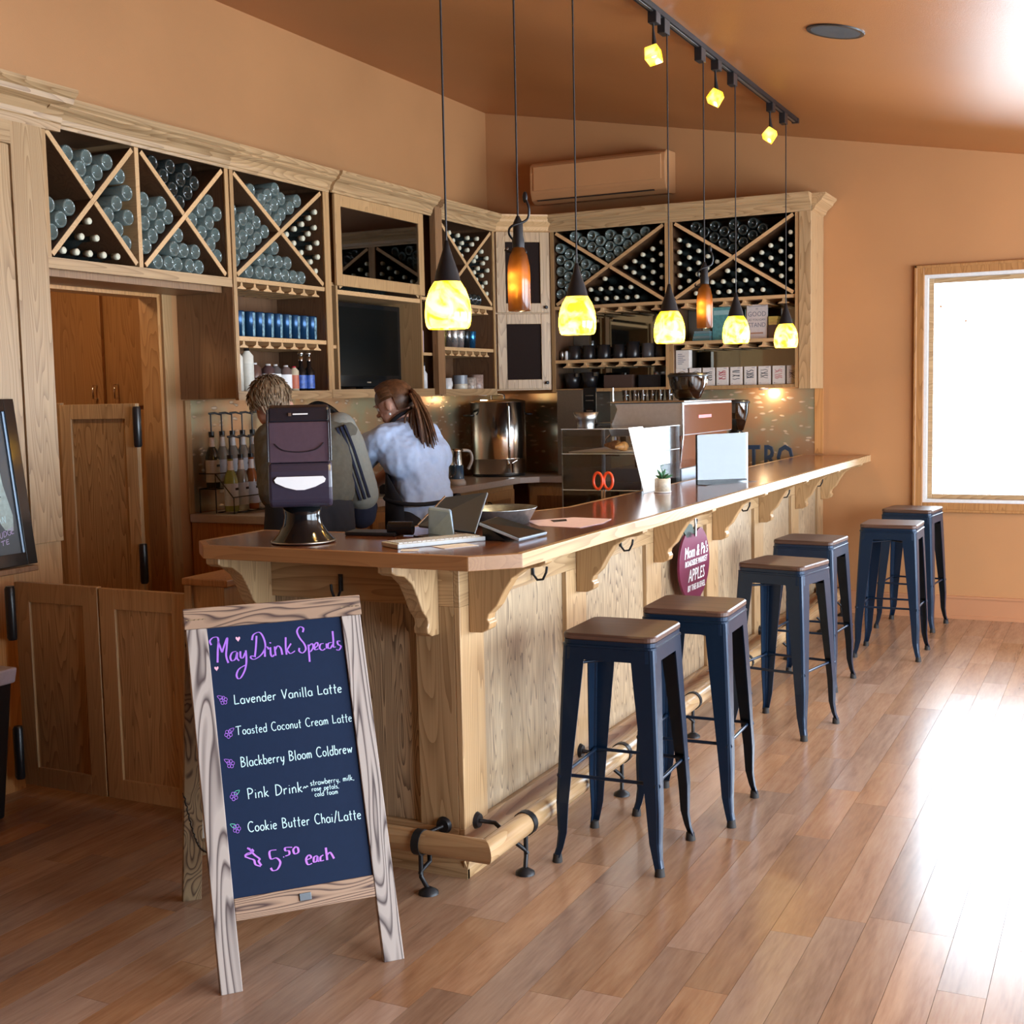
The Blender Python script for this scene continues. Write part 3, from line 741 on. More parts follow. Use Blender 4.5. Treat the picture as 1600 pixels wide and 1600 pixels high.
def crown(parent, side, s0, s1, out=0.0, zb=CT - .045, mt=None, ret0=False, ret1=False):
    pr = [(0, 0), (.012, 0), (.016, .012), (.022, .016), (.026, .035), (.040, .055), (.062, .066), (.068, .072), (.068, .080), (.080, .088), (.088, .100), (.088, .112), (0, .112)]
    a = s0 - (.0 if not ret0 else 0); pts = [Vector(side.p(a, -(d + out), zb + z)) for d, z in pr]
    v = Vector(side.p(s1, 0, 0)) - Vector(side.p(s0, 0, 0))
    pt('crown_moulding', MB().prism(pts, v), mt or (oak_h if side.left else oak_x), parent)

# tall cabinet at far left
tc_ = T('tall_cabinet', 'floor to crown oak cabinet at the far left edge', 'cabinet', (-4.2, 3.2, 0))
pt('body', B(XL + .002, XCL - .0, 1.9, 3.845, 0, 2.66), oak_cab, tc_)
pt('stile', B(XCL, XCL + .018, 3.68, 3.845, .95, 2.66), oak, tc_, bevel=.002); pt('stile', B(XCL, XCL + .018, 2.9, 2.95, .95, 2.66), oak, tc_)
pt('top_rail', B(XCL, XCL + .018, 2.95, 3.68, 2.55, 2.66), oak_h, tc_); pt('door_panel', B(XCL, XCL + .010, 2.955, 3.675, .95, 2.545), oak, tc_)
pt('lower_body', B(XCL, XCL + .10, 2.2, 3.50, 0, .86), oak_red, tc_); pt('ledge', B(XCL - .0, XCL + .13, 2.2, 3.60, .862, .885), oak_dk, tc_, bevel=.004)
pr = [(0, 0), (.018, 0), (.022, .03), (.028, .035), (.034, .055), (.055, .085), (.10, .10), (.105, .12), (.115, .125), (.13, .14), (.13, .155), (0, .155)]
pt('crown_moulding', MB().prism([(XCL + a, 1.9, 2.64 + z) for a, z in pr], (0, 3.845 + .10 - 1.9, 0)), oak_h, tc_)

# rack over the doorway: two bays
c1 = T('doorway_wine_rack', 'oak wine rack with two X bays of bottles bridging the doorway', 'wine rack', (-4.2, 4.4, 2.1))
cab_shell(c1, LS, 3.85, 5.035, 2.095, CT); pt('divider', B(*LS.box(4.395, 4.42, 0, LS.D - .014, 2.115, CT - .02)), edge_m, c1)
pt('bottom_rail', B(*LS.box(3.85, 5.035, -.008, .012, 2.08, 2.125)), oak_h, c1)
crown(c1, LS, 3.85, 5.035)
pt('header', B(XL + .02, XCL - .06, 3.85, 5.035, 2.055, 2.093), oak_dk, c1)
xrack(c1, LS, 3.872, 4.394, 2.125, RT, {'top': (11, 'clear', 0), 'left': (4, 'clear', 0), 'right': (10, 'clear', 0), 'bottom': (9, 'dark', 1)}, 'beside the tall cabinet')
xrack(c1, LS, 4.421, 5.014, 2.125, RT, {'top': (9, 'dark', 0), 'left': (8, 'clear', 0), 'right': (9, 'clear', 0), 'bottom': (10, 'clear', 0)}, 'second over the doorway')
# bay 3
c2 = T('syrup_shelf_cabinet', 'oak wall cabinet with an X bottle rack over blue tumblers and spirit bottles', 'cabinet', (-4.2, 5.46, 1.5))
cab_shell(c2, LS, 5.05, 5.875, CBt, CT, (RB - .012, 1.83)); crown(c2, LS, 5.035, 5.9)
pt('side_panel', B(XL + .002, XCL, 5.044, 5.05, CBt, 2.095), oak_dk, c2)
xrack(c2, LS, 5.072, 5.853, RB, RT, {'top': (16, 'clear', 0), 'left': (13, 'clear', 0), 'right': (18, 'dark', 1), 'bottom': (14, 'clear', 0)}, 'above the blue tumblers')
stemware(c2, LS, 5.09, 5.84, RB - .023, 7); stemware(c2, LS, 5.09, 5.84, 1.819, 7)
pt('bottom_rail', B(*LS.box(5.05, 5.875, -.008, .012, CBt - .01, CBt + .035)), oak_h, c2)
# television cabinet with narrow side slots
c3 = T('television_cabinet', 'oak wall cabinet with a dark glass door over the television', 'cabinet', (-4.2, 6.5, 1.5))
cab_shell(c3, LS, 5.88, 7.115, CBt, CT, ()); crown(c3, LS, 5.9, 7.0, .02)
for s_ in (5.955, 6.895): pt('divider', B(*LS.box(s_, s_ + .018, 0, LS.D - .014, CBt + .022, CT - .02)), oak_cab, c3)
pt('shelf', B(*LS.box(5.973, 6.895, 0.004, LS.D - .014, 2.105, 2.13)), edge_m, c3)
for z in (1.78, 2.13): pt('slot_shelf', B(*LS.box(6.915, 7.09, .006, LS.D - .014, z, z + .018)), edge_m, c3)
for z in (1.80, 2.15): pt('peg', B(*LS.box(5.90, 5.955, .01, .05, z, z + .018)), edge_m, c3)
pt('bottom_rail', B(*LS.box(5.88, 7.115, -.008, .012, CBt - .01, CBt + .04)), oak_h, c3)
pt('post', B(*LS.box(7.035, 7.125, -.04, .0, CBt, CT + .02)), oak_dk, c3)
dr = MB()
for (a, b_, z0, z1) in ((5.935, 5.995, 2.15, 2.655), (6.855, 6.915, 2.15, 2.655), (5.995, 6.855, 2.59, 2.655), (5.995, 6.855, 2.15, 2.215)): dr.box(*LS.box(a, b_, -.024, -.006, z0, z1))
d_ = pt('door', dr, oak_cab, c3, bevel=.003); pt('door_glass', B(*LS.box(5.99, 6.86, -.016, -.012, 2.21, 2.595)), dark_glass, d_)
xrack(c3, LS, 5.975, 6.893, 2.135, RT, {'right': (9, 'dark', 0), 'bottom': (9, 'dark', 1)}, 'behind the dark glass door')
# bay 4
c4 = T('mug_shelf_cabinet', 'oak wall cabinet with an X bottle rack over metal tumblers and mugs', 'cabinet', (-4.2, 7.5, 1.5))
cab_shell(c4, LS, 7.13, 7.925, CBt, CT, (RB - .012, 1.83)); crown(c4, LS, 7.1, 7.93)
xrack(c4, LS, 7.152, 7.903, RB, RT, {'top': (12, 'dark', 1), 'left': (9, 'dark', 0), 'right': (13, 'dark', 1), 'bottom': (7, 'dark', 0)}, 'above the metal tumblers')
stemware(c4, LS, 7.17, 7.88, RB - .023, 7); stemware(c4, LS, 7.17, 7.88, 1.819, 7)
pt('bottom_rail', B(*LS.box(7.13, 7.925, -.008, .012, CBt - .01, CBt + .035)), oak_h, c4)
# diagonal corner cabinet
c5 = T('corner_cabinet', 'diagonal oak corner cabinet with two dark mesh doors', 'cabinet', (-4.1, 8.3, 1.5))
P0, P1 = Vector((-4.01, 7.935, 0)), Vector((-3.70, 8.19, 0)); dv = (P1 - P0); DL = dv.length; du = dv / DL; dn = Vector((du.y, -du.x, 0))
pt('body', MB().prism([(P0.x, P0.y, 1.55), (P1.x, P1.y, 1.55), (P1.x, YB - .012, 1.55), (XL + .012, YB - .012, 1.55), (XL + .012, P0.y, 1.55)], (0, 0, 1.15)), oak_cab, c5)
def dq(a, b_, o0, o1, z0, z1): return MB().obox(P0 + du * a + dn * o0 + Vector((0, 0, z0)), du * (b_ - a), dn * (o1 - o0), (0, 0, z1 - z0))
for (z0, z1, kz) in ((2.095, 2.655, 2.13), (1.56, 2.085, 1.60)):
    mb = MB()
    for (a, b_, q0, q1) in ((.01, .075, z0, z1), (DL - .075, DL - .01, z0, z1), (.075, DL - .075, z1 - .07, z1), (.075, DL - .075, z0, z0 + .065)):
        t = dq(a, b_, 0, .02, q0, q1); mb.add(t.v, t.f)
    d_ = pt('door', mb, oak, c5, bevel=.002)
    pt('mesh_screen', dq(.07, DL - .07, .004, .008, z0 + .06, z1 - .065), plain('dark_screen_%d' % int(z0 * 10), (.022, .014, .012), .9, spec=.05), d_)
    kp = P0 + du * (DL - .04) + dn * .02 + Vector((0, 0, kz)); pt('knob', MB().tube([kp, kp + dn * .012, kp + dn * .02, kp + dn * .026], [.006, .006, .013, .008], 10), black_metal, d_)
crp = [(0, 0), (.016, .012), (.026, .035), (.062, .066), (.068, .080), (.088, .100), (.088, .112), (0, .112)]
pt('crown_moulding', MB().prism([P0 + du * -.03 + dn * a + Vector((0, 0, CT - .045 + z)) for a, z in crp], du * (DL + .06)), edge_m, c5)
# back wall cabinets
mirror = plain('mirror', (.30, .32, .30), .03, 1.0, var=.01)
c6 = T('mug_mirror_cabinet', 'oak back-wall cabinet with an X bottle rack over a mirror and black mugs', 'cabinet', (-3.26, 8.3, 1.5))
cab_shell(c6, BSd, -3.69, -2.815, CBt, CT, (RB - .012, 1.745)); crown(c6, BSd, -3.70, -2.81)
xrack(c6, BSd, -3.668, -2.837, RB, RT, {'top': (15, 'clear', 0), 'left': (20, 'clear', 0), 'right': (18, 'dark', 1), 'bottom': (13, 'dark', 1)}, 'left on back wall')
stemware(c6, BSd, -3.65, -2.85, RB - .023, 6); stemware(c6, BSd, -3.65, -2.85, 1.734, 6)
pt('mirror', B(*BSd.box(-3.665, -2.84, BSd.D - .018, BSd.D - .014, 1.56, 2.10)), mirror, c6)
c7 = T('book_shelf_cabinet', 'oak back-wall cabinet at the right end with books and tea boxes below its rack', 'cabinet', (-2.35, 8.3, 1.5))
cab_shell(c7, BSd, -2.81, -1.93, CBt, CT, (RB - .012, 1.845)); crown(c7, BSd, -2.81, -1.85)
pt('end_post', B(*BSd.box(-1.93, -1.85, -.012, BSd.D + .01, CBt - .01, CT)), oak, c7, bevel=.003)
pt('crown_return', MB().prism([(-1.85 + a, YCB - a * 0, CT - .045 + z) for a, z in crp], (0, BSd.D, 0)), oak_h, c7)
xrack(c7, BSd, -2.788, -1.952, RB, RT, {'top': (14, 'dark', 0), 'left': (18, 'dark', 1), 'right': (17, 'dark', 1), 'bottom': (15, 'dark', 1)}, 'rightmost on back wall')
stemware(c7, BSd, -2.77, -1.97, RB - .023, 6); stemware(c7, BSd, -2.77, -1.97, 1.834, 6)
pt('mirror', B(*BSd.box(-2.785, -1.955, BSd.D - .018, BSd.D - .014, 1.56, 2.10)), mirror, c7)

# ================================================================== DOORS, GATE, POST
dr_ = T('passage_door', 'half height oak panel door with black hinges swung open in the doorway', 'door', (-4.62, 4.72, .6))
def panel_door(parent, x0, x1, y, z0, z1, mt, pm, nm='leaf', st_=.075):
    mb = MB()
    for (a, b_, p, q) in ((x0, x0 + st_, z0, z1), (x1 - st_, x1, z0, z1), (x0 + st_, x1 - st_, z1 - st_, z1), (x0 + st_, x1 - st_, z0, z0 + st_)): mb.box(a, b_, y, y + .025, p, q)
    d = pt(nm, mb, mt, parent, bevel=.002); pt('inset_panel', B(x0 + st_, x1 - st_, y + .010, y + .018, z0 + st_, z1 - st_), pm, d); return d
panel_door(dr_, -4.905, -4.395, 4.74, .10, 1.515, oak, oakp_w)
panel_door(dr_, -5.40, -4.912, 4.755, .10, 1.525, oak, oakp_w)
for z in (1.40, .72):
    hb = MB(); hb.obox((-4.395, 4.72, z - .095), (.012, 0, 0), (0, .02, 0), (0, 0, .19)); pt('hinge', MB().tube([(-4.382, 4.732, z - .1), (-4.382, 4.732, z - .09), (-4.382, 4.732, z + .09), (-4.382, 4.732, z + .1)], [.017, .021, .021, .017], 12), black_plastic, dr_)
pc = T('passage_cabinet', 'tall brown cabinet doors seen inside the dark passage', 'cabinet', (-5.2, 5.45, 0))
pt('body', B(-6.1, -4.55, 5.36, 5.78, 0, 2.48), oak_red, pc)
for a, b_ in ((-6.05, -5.60), (-5.585, -5.175), (-5.10, -4.60)):
    d_ = pt('door', B(a, b_, 5.335, 5.358, 1.50, 2.42), oak_red, pc, bevel=.003)
    pt('door_lower', B(a, b_, 5.335, 5.358, .1, 1.48), oak_red, pc, bevel=.003)
for x in (-5.22, -5.06): pt('handle', MB().tube([(x, 5.335, 1.62), (x, 5.30, 1.62), (x, 5.30, 1.545), (x, 5.335, 1.545)], .005, 6), chrome, pc)

pl0 = T('passage_fill_lamp', 'small round ceiling lamp added out of view to brighten the passage', 'lamp', (-5.0, 4.3, 2.45)); pt('fill_lamp_body', MB().lathe([(.10, .05), (.10, .02), (.06, .0), (1e-5, -.005)][::-1], (-5.0, 4.3, 2.45), 'z', 20), bulb_m, pl0)  # unseen lamp added for warm light on the passage door and cabinets
LL = bpy.data.lights.new('bulb_light', 'POINT'); LL.energy = 10; LL.color = (1, .72, .42); LL.shadow_soft_size = .06; LO = bpy.data.objects.new('bulb_light', LL); S.collection.objects.link(LO); LO.parent = pl0; LO.location = (0, 0, -.08)

gt = T('swing_gate', 'two leaf oak swing gate closing the gap beside the bar', 'gate', (-3.45, 3.44, .06))
panel_door(gt, -3.835, -3.412, 3.43, .045, .842, oak_cab, oakp_w); panel_door(gt, -3.405, -2.985, 3.432, .045, .838, oak_cab, oakp_w)
for z in (.72, .17): pt('hinge', MB().tube([(-3.852, 3.425, z - .105), (-3.852, 3.425, z - .095), (-3.852, 3.425, z + .095), (-3.852, 3.425, z + .105)], [.016, .021, .021, .016], 12), black_plastic, gt)
ps = T('gate_post', 'short square oak post with a flat cap beside the swing gate', 'post', (-2.88, 3.55, 0))
pt('body', B(-2.975, -2.80, 3.42, 3.68, 0, .875), oak_cab, ps); pt('cap', B(-2.985, -2.785, 3.405, 3.70, .875, .90), oak_red, ps, bevel=.004)
for a, b_ in ((-2.976, -2.945), (-2.83, -2.799)): pt('stile', B(a, b_, 3.408, 3.42, 0, .874), oak, ps)

# ================================================================== A-FRAME SIGN
SO = Vector((-2.054, 2.421, 0)); e1 = Vector((.6559, .7549, 0)).normalized(); nb = Vector((-e1.y, e1.x, 0)); eu = (nb * .35 + Vector((0, 0, .95))).normalized(); en = e1.cross(eu)
def SP(u, v, w=0): return SO + e1 * u + eu * v + en * w
sg = T('sandwich_board', 'wooden A-frame sign with a dark blue chalk menu of May drinks', 'sign', tuple(SO))
def bd(u0, u1, v0, v1, w0, w1): return MB().obox(SP(u0, v0, w0), e1 * (u1 - u0), en * (w1 - w0), eu * (v1 - v0))
SR = Matrix((e1, -en, eu)).transposed()
def spt(name, mb, mt, bevel=.002):
    """part whose own axes follow the leaning frame so that the grain runs along it"""
    me = bpy.data.meshes.new(name); inv = SR.inverted()
    me.from_pydata([tuple(inv @ (Vector(v) - SO)) for v in mb.v], [], mb.f); me.polygons.foreach_set('use_smooth', mb.sm); me.materials.append(mt)
    o = bpy.data.objects.new(name, me); S.collection.objects.link(o); o.parent = sg; o.rotation_euler = SR.to_euler()
    if bevel:
        bv = o.modifiers.new('bevel', 'BEVEL'); bv.width = bevel; bv.segments = 2
    return o
spt('front_stile', bd(0, .0565, 0, .955, -.022, 0), barn); spt('front_stile', bd(.437, .4935, 0, .955, -.022, 0), barn)
spt('top_rail', bd(-.004, .4975, .955, 1.013, -.024, .002), barn_h); spt('bottom_rail', bd(.0568, .4367, .174, .231, -.020, -.002), barn_h)
spt('chalk_panel', bd(.0568, .4367, .231, .955, -.014, -.008), chalk_m, 0)
spt('name_plate', bd(.228, .260, .196, .216, -.002, .002), plain('pewter', (.12, .13, .14), .4, .7), .001)
# back frame
ub = (nb * -.335 + Vector((0, 0, .95))).normalized(); nbk = e1.cross(ub); FO = SO + nb * .684
def bq(u0, u1, v0, v1, w0, w1): return MB().obox(FO + e1 * u0 + ub * v0 + nbk * w0, e1 * (u1 - u0), nbk * (w1 - w0), ub * (v1 - v0))
pt('rear_stile', bq(0, .056, 0, .985, -.0, .022), barn_bk, sg, bevel=.002); pt('rear_stile', bq(.437, .493, 0, .985, 0, .022), barn_bk, sg, bevel=.002)
pt('rear_rail', bq(.0565, .4365, .17, .23, 0, .02), barn_bk, sg, bevel=.002); pt('rear_panel', bq(.0565, .4365, .23, .93, .008, .014), plain('board_back', (.50, .47, .42), .7), sg)
for u in (.0, .4935):
    a = SP(u, .36, -.011); b2 = FO + e1 * u + ub * .40 + nbk * .01; ch = MB()
    for k in range(26):
        t = k / 26; p = a.lerp(b2, t) + Vector((0, 0, -.05 * math.sin(math.pi * t))); q = a.lerp(b2, (k + 1.3) / 26) + Vector((0, 0, -.05 * math.sin(math.pi * min(1, (k + 1.3) / 26))))
        ch.tube([p, (p + q) / 2 + Vector((.002 * (-1) ** k, .002, 0)), q], .0022, 5)
    pt('chain', ch, black_metal, sg)
# --- lettering
TITLE = [[(0.065, 0.908), (0.062, 0.919), (0.071, 0.928), (0.083, 0.928), (0.085, 0.917), (0.081, 0.892), (0.077, 0.858)], [(0.084, 0.917), (0.088, 0.901), (0.092, 0.885)], [(0.092, 0.885), (0.101, 0.906), (0.11, 0.924), (0.106, 0.899), (0.102, 0.874), (0.106, 0.854)], [(0.131, 0.884), (0.12, 0.882), (0.113, 0.87), (0.116, 0.859), (0.126, 0.863), (0.133, 0.881), (0.131, 0.865), (0.136, 0.857)], [(0.142, 0.883), (0.141, 0.867), (0.147, 0.864), (0.155, 0.878)], [(0.157, 0.884), (0.156, 0.856), (0.15, 0.832), (0.137, 0.811), (0.128, 0.808), (0.125, 0.819), (0.133, 0.834), (0.151, 0.843)], [(0.191, 0.922), (0.186, 0.891), (0.18, 0.863)], [(0.177, 0.911), (0.183, 0.926), (0.2, 0.931), (0.21, 0.914), (0.212, 0.889), (0.199, 0.868), (0.179, 0.857), (0.169, 0.861), (0.171, 0.867), (0.183, 0.863)], [(0.208, 0.861), (0.211, 0.885), (0.217, 0.888), (0.221, 0.881)], [(0.226, 0.886), (0.225, 0.866), (0.229, 0.859), (0.234, 0.864)], [(0.2265, 0.897), (0.2275, 0.900)], [(0.238, 0.887), (0.238, 0.861)], [(0.238, 0.876), (0.247, 0.888), (0.255, 0.880), (0.257, 0.862)], [(0.272, 0.91), (0.269, 0.883), (0.269, 0.861)], [(0.271, 0.873), (0.285, 0.891)], [(0.272, 0.873), (0.28, 0.863), (0.294, 0.869)], [(0.322, 0.92), (0.325, 0.931), (0.315, 0.936), (0.306, 0.924), (0.311, 0.905), (0.322, 0.887), (0.325, 0.871), (0.315, 0.861), (0.306, 0.867), (0.307, 0.876)], [(0.334, 0.883), (0.333, 0.861), (0.332, 0.834)], [(0.333, 0.877), (0.344, 0.885), (0.347, 0.875), (0.338, 0.863), (0.332, 0.864)], [(0.352, 0.872), (0.361, 0.879), (0.359, 0.887), (0.351, 0.88), (0.351, 0.867), (0.361, 0.868)], [(0.378, 0.882), (0.369, 0.881), (0.365, 0.87), (0.372, 0.863), (0.381, 0.867)], [(0.386, 0.881), (0.385, 0.867)], [(0.402, 0.883), (0.392, 0.881), (0.389, 0.87), (0.395, 0.866), (0.403, 0.876)], [(0.408, 0.915), (0.407, 0.889), (0.405, 0.87), (0.412, 0.869)], [(0.427, 0.884), (0.419, 0.885), (0.419, 0.876), (0.427, 0.869), (0.42, 0.859), (0.412, 0.861)]]
PRICE = [[(0.097, 0.336), (0.105, 0.341), (0.12, 0.343), (0.117, 0.35)], [(0.106, 0.355), (0.117, 0.341), (0.098, 0.335), (0.109, 0.327), (0.12, 0.321), (0.123, 0.309), (0.136, 0.302)], [(0.11, 0.353), (0.122, 0.335), (0.135, 0.322), (0.132, 0.316), (0.138, 0.304)], [(0.182, 0.338), (0.164, 0.337), (0.165, 0.317), (0.18, 0.317), (0.189, 0.304), (0.18, 0.288), (0.167, 0.286), (0.162, 0.294)], [(0.198, 0.317), (0.201, 0.316)], [(0.225, 0.338), (0.207, 0.34), (0.206, 0.332), (0.215, 0.33), (0.215, 0.321), (0.204, 0.318)], [(0.234, 0.338), (0.227, 0.331), (0.23, 0.32), (0.24, 0.323), (0.24, 0.334), (0.234, 0.338)], [(0.259, 0.299), (0.273, 0.303), (0.268, 0.311), (0.259, 0.302), (0.262, 0.287), (0.274, 0.288)], [(0.29, 0.306), (0.281, 0.303), (0.279, 0.291), (0.287, 0.292), (0.291, 0.304), (0.29, 0.293), (0.294, 0.29)], [(0.307, 0.305), (0.299, 0.301), (0.298, 0.291), (0.307, 0.291)], [(0.316, 0.323), (0.316, 0.29)], [(0.316, 0.302), (0.325, 0.309), (0.33, 0.303), (0.335, 0.291)]]
# hand-printed stroke alphabet, x height .55, cap height 1
G = {}
def g(ch, w, *st): G[ch] = (w, st)
def arc(cx, cy, rx, ry, a0, a1, n=8): return [(cx + rx * math.cos(math.radians(a0 + (a1 - a0) * k / n)), cy + ry * math.sin(math.radians(a0 + (a1 - a0) * k / n))) for k in range(n + 1)]
g('L', .5, [(.05, 1), (.03, .02)], [(.03, .02), (.48, .06)]); g('V', .6, [(.02, 1), (.26, 0)], [(.26, 0), (.56, 1)])
g('T', .7, [(0, .95), (.7, 1)], [(.33, .97), (.30, 0)]); g('C', .62, arc(.36, .5, .34, .5, 50, 310, 10))
g('B', .55, [(.05, 1), (.05, 0)], [(.03, .98)] + arc(.12, .76, .30, .22, 80, -80, 6) + [(.05, .53)], [(.05, .52)] + arc(.12, .26, .38, .26, 85, -85, 6) + [(.03, 0)])
g('P', .52, [(.05, .96), (.08, 0)], [(.0, .92)] + arc(.14, .72, .34, .27, 90, -90, 6) + [(.07, .43)]); g('D', .62, [(.08, 1), (.05, 0)], [(.03, .98)] + arc(.1, .5, .48, .49, 85, -85, 8) + [(.04, 0)])
g('a', .46, arc(.22, .26, .21, .27, 60, 380, 9), [(.42, .52), (.40, .2), (.46, 0)]); g('b', .44, [(.04, 1), (.04, .02)], arc(.22, .27, .19, .27, 140, -160, 9))
g('c', .4, arc(.24, .27, .22, .27, 50, 310, 7)); g('d', .46, arc(.2, .26, .19, .27, 40, 330, 9), [(.40, 1.0), (.40, 0)]); g('e', .42, [(.03, .28), (.36, .34), (.32, .5)] + arc(.21, .27, .2, .27, 70, 315, 8))
g('f', .34, [(.34, .92), (.22, 1), (.14, .85), (.12, 0)], [(0, .5), (.3, .54)]); g('h', .42, [(.04, 1), (.04, 0)], [(.04, .35), (.2, .54), (.34, .42), (.36, 0)])
g('i', .16, [(.08, .52), (.07, 0)], [(.08, .74), (.085, .78)]); g('k', .42, [(.04, 1), (.04, 0)], [(.34, .52), (.05, .24)], [(.1, .28), (.38, .0)]); g('l', .18, [(.08, 1), (.08, .06), (.14, 0)])
g('m', .62, [(.04, .52), (.04, 0)], [(.04, .36), (.18, .54), (.28, .4), (.28, 0)], [(.28, .36), (.42, .54), (.54, .4), (.55, 0)]); g('n', .42, [(.04, .52), (.04, 0)], [(.04, .34), (.2, .54), (.34, .42), (.36, 0)])
g('o', .44, arc(.22, .27, .2, .26, 90, 450, 10)); g('p', .42, [(.04, .52), (.05, -.34)], arc(.22, .27, .18, .26, 140, -160, 9)); g('r', .34, [(.04, .52), (.05, 0)], [(.05, .32), (.16, .5), (.32, .5)])
g('s', .34, [(.30, .50), (.10, .50), (.07, .34), (.30, .20), (.26, .02), (.03, .03)]); g('t', .34, [(.16, .92), (.15, .05), (.24, 0)], [(0, .56), (.32, .60)]); g('u', .42, [(.04, .52), (.06, .1), (.2, 0), (.34, .14)], [(.36, .52), (.37, 0)])
g('v', .4, [(.02, .52), (.2, 0)], [(.2, 0), (.38, .53)]); g('w', .6, [(.02, .52), (.14, .02)], [(.14, .02), (.28, .45)], [(.28, .45), (.42, .02)], [(.42, .02), (.58, .55)]); g('y', .42, [(.04, .52), (.08, .14), (.22, .06), (.34, .2)], [(.38, .52), (.34, 0), (.2, -.36)])
g(',', .16, [(.1, .06), (.04, -.12)]); g('/', .4, [(.36, 1.1), (.02, -.12)]); g('~', 1.2, [(0, .1), (.3, .75), (.6, .3), (.9, .85), (1.2, .5)]); g(' ', .34); g('.', .14, [(.06, 0), (.08, .03)])
g('R', .56, [(.05, 1), (.05, 0)], [(.02, .97)] + arc(.12, .74, .32, .24, 85, -85, 6) + [(.06, .5)], [(.14, .5), (.52, 0)]); g('S', .52, [(.46, .9), (.24, 1), (.06, .82), (.20, .56), (.44, .36), (.38, .06), (.16, 0), (.02, .12)])
g('A', .6, [(.02, 0), (.28, 1)], [(.28, 1), (.56, 0)], [(.12, .36), (.46, .38)]); g('N', .6, [(.05, 0), (.05, 1)], [(.05, 1), (.5, 0)], [(.5, 0), (.52, 1)]); g('U', .56, [(.04, 1), (.06, .2), (.26, 0), (.46, .2), (.5, 1)])
g('G', .62, arc(.36, .5, .34, .5, 50, 330, 9), [(.66, .26), (.64, .46), (.42, .44)]); g('E', .5, [(.46, 1), (.05, .98)], [(.05, .98), (.04, .02)], [(.04, .02), (.48, .02)], [(.05, .52), (.40, .54)])
def write(s, A, Bq, cap, w, fn, gap=.13):
    """returns one mesh with the strokes of a line of writing"""
    mb = MB(); tot = sum(G[c][0] + gap for c in s) - gap; L = Bq[0] - A[0]; sx = L / tot; x = 0
    for c in s:
        wd, sts = G[c]
        for q in sts:
            ribbon(mb, [(A[0] + (x + px) * sx, A[1] + (Bq[1] - A[1]) * (x + px) / tot + py * cap) for px, py in q], w, fn)
        x += wd + gap
    return mb
fnS = lambda u, v: SP(u, v, -.0072)
calli = lambda dx, dy: .55 + 1.1 * max(0, abs(dy)) ** 1.5
for nm, L_, mtl, ww in (('title_lettering', TITLE, violet_ink, .0032), ('price_lettering', PRICE, purple_ink, .0036)):
    mb = MB()
    for q in L_: ribbon(mb, q, ww, fnS, calli)
    pt(nm, mb, mtl, sg)
for s__, A, B2, cap, w in (('Lavender Vanilla Latte', (0.1114, 0.7384), (0.4135, 0.7387), 0.0262, .0027), ('Toasted Coconut Cream Latte', (0.1074, 0.6548), (0.4321, 0.6541), 0.0235, .0023),
        ('Blackberry Bloom Coldbrew', (0.1118, 0.5681), (0.4223, 0.5674), 0.0265, .0026), ('Pink Drink', (0.1208, 0.4811), (0.2705, 0.4796), 0.0283, .0027), ('~', (0.2729, 0.4868), (0.2869, 0.487), 0.008, .002),
        ('strawberry, milk,', (0.2939, 0.493), (0.4175, 0.4923), 0.0152, .0018), ('rose petals,', (0.2961, 0.4775), (0.3723, 0.4761), 0.0130, .0017), ('cold foam', (0.3027, 0.462), (0.3673, 0.4615), 0.0135, .0017),
        ('Cookie Butter Chai/Latte', (0.1133, 0.3951), (0.4241, 0.3850), 0.0264, .0026)):
    pt('lettering', write(s__, A, B2, cap, w, fnS), white_ink, sg)
for k, (u, v) in enumerate(((0.083, 0.7524), (0.0868, 0.6604), (0.0845, 0.5801), (0.0847, 0.4936), (0.0834, 0.4084))):
    mb = MB()
    for j in range(5):
        a = math.radians(72 * j + 20 + 30 * k); cx, cy = u + .0062 * math.cos(a), v + .0070 * math.sin(a)
        ribbon(mb, [(cx + .0042 * math.cos(t * math.pi / 4), cy + .0046 * math.sin(t * math.pi / 4)) for t in range(9)], .0013, fnS)
    pt('flower_drawing', mb, violet_ink, sg)
    lf = MB(); q = [(-.010, .004), (-.016, .014), (-.004, .012), (-.002, .005), (-.010, .004)]
    ribbon(lf, [(u + (-1 if k in (1, 3) else 1) * x, v + y) for x, y in q], .0013, fnS); pt('leaf_drawing', lf, violet_ink if k in (0, 1, 2) else green_ink, sg)
for u, v, sc in ((.139, .9178, 1.0), (.0725, .8415, .9)):
    hp = [(0, -.9), (.8, .1), (.8, .7), (.35, .8), (0, .35), (-.35, .8), (-.8, .7), (-.8, .1)]
    pt('heart_drawing', MB().prism([SP(u + .0075 * sc * x, v + .008 * sc * y, -.0078) for x, y in hp], en * .0006), pink_ink, sg)

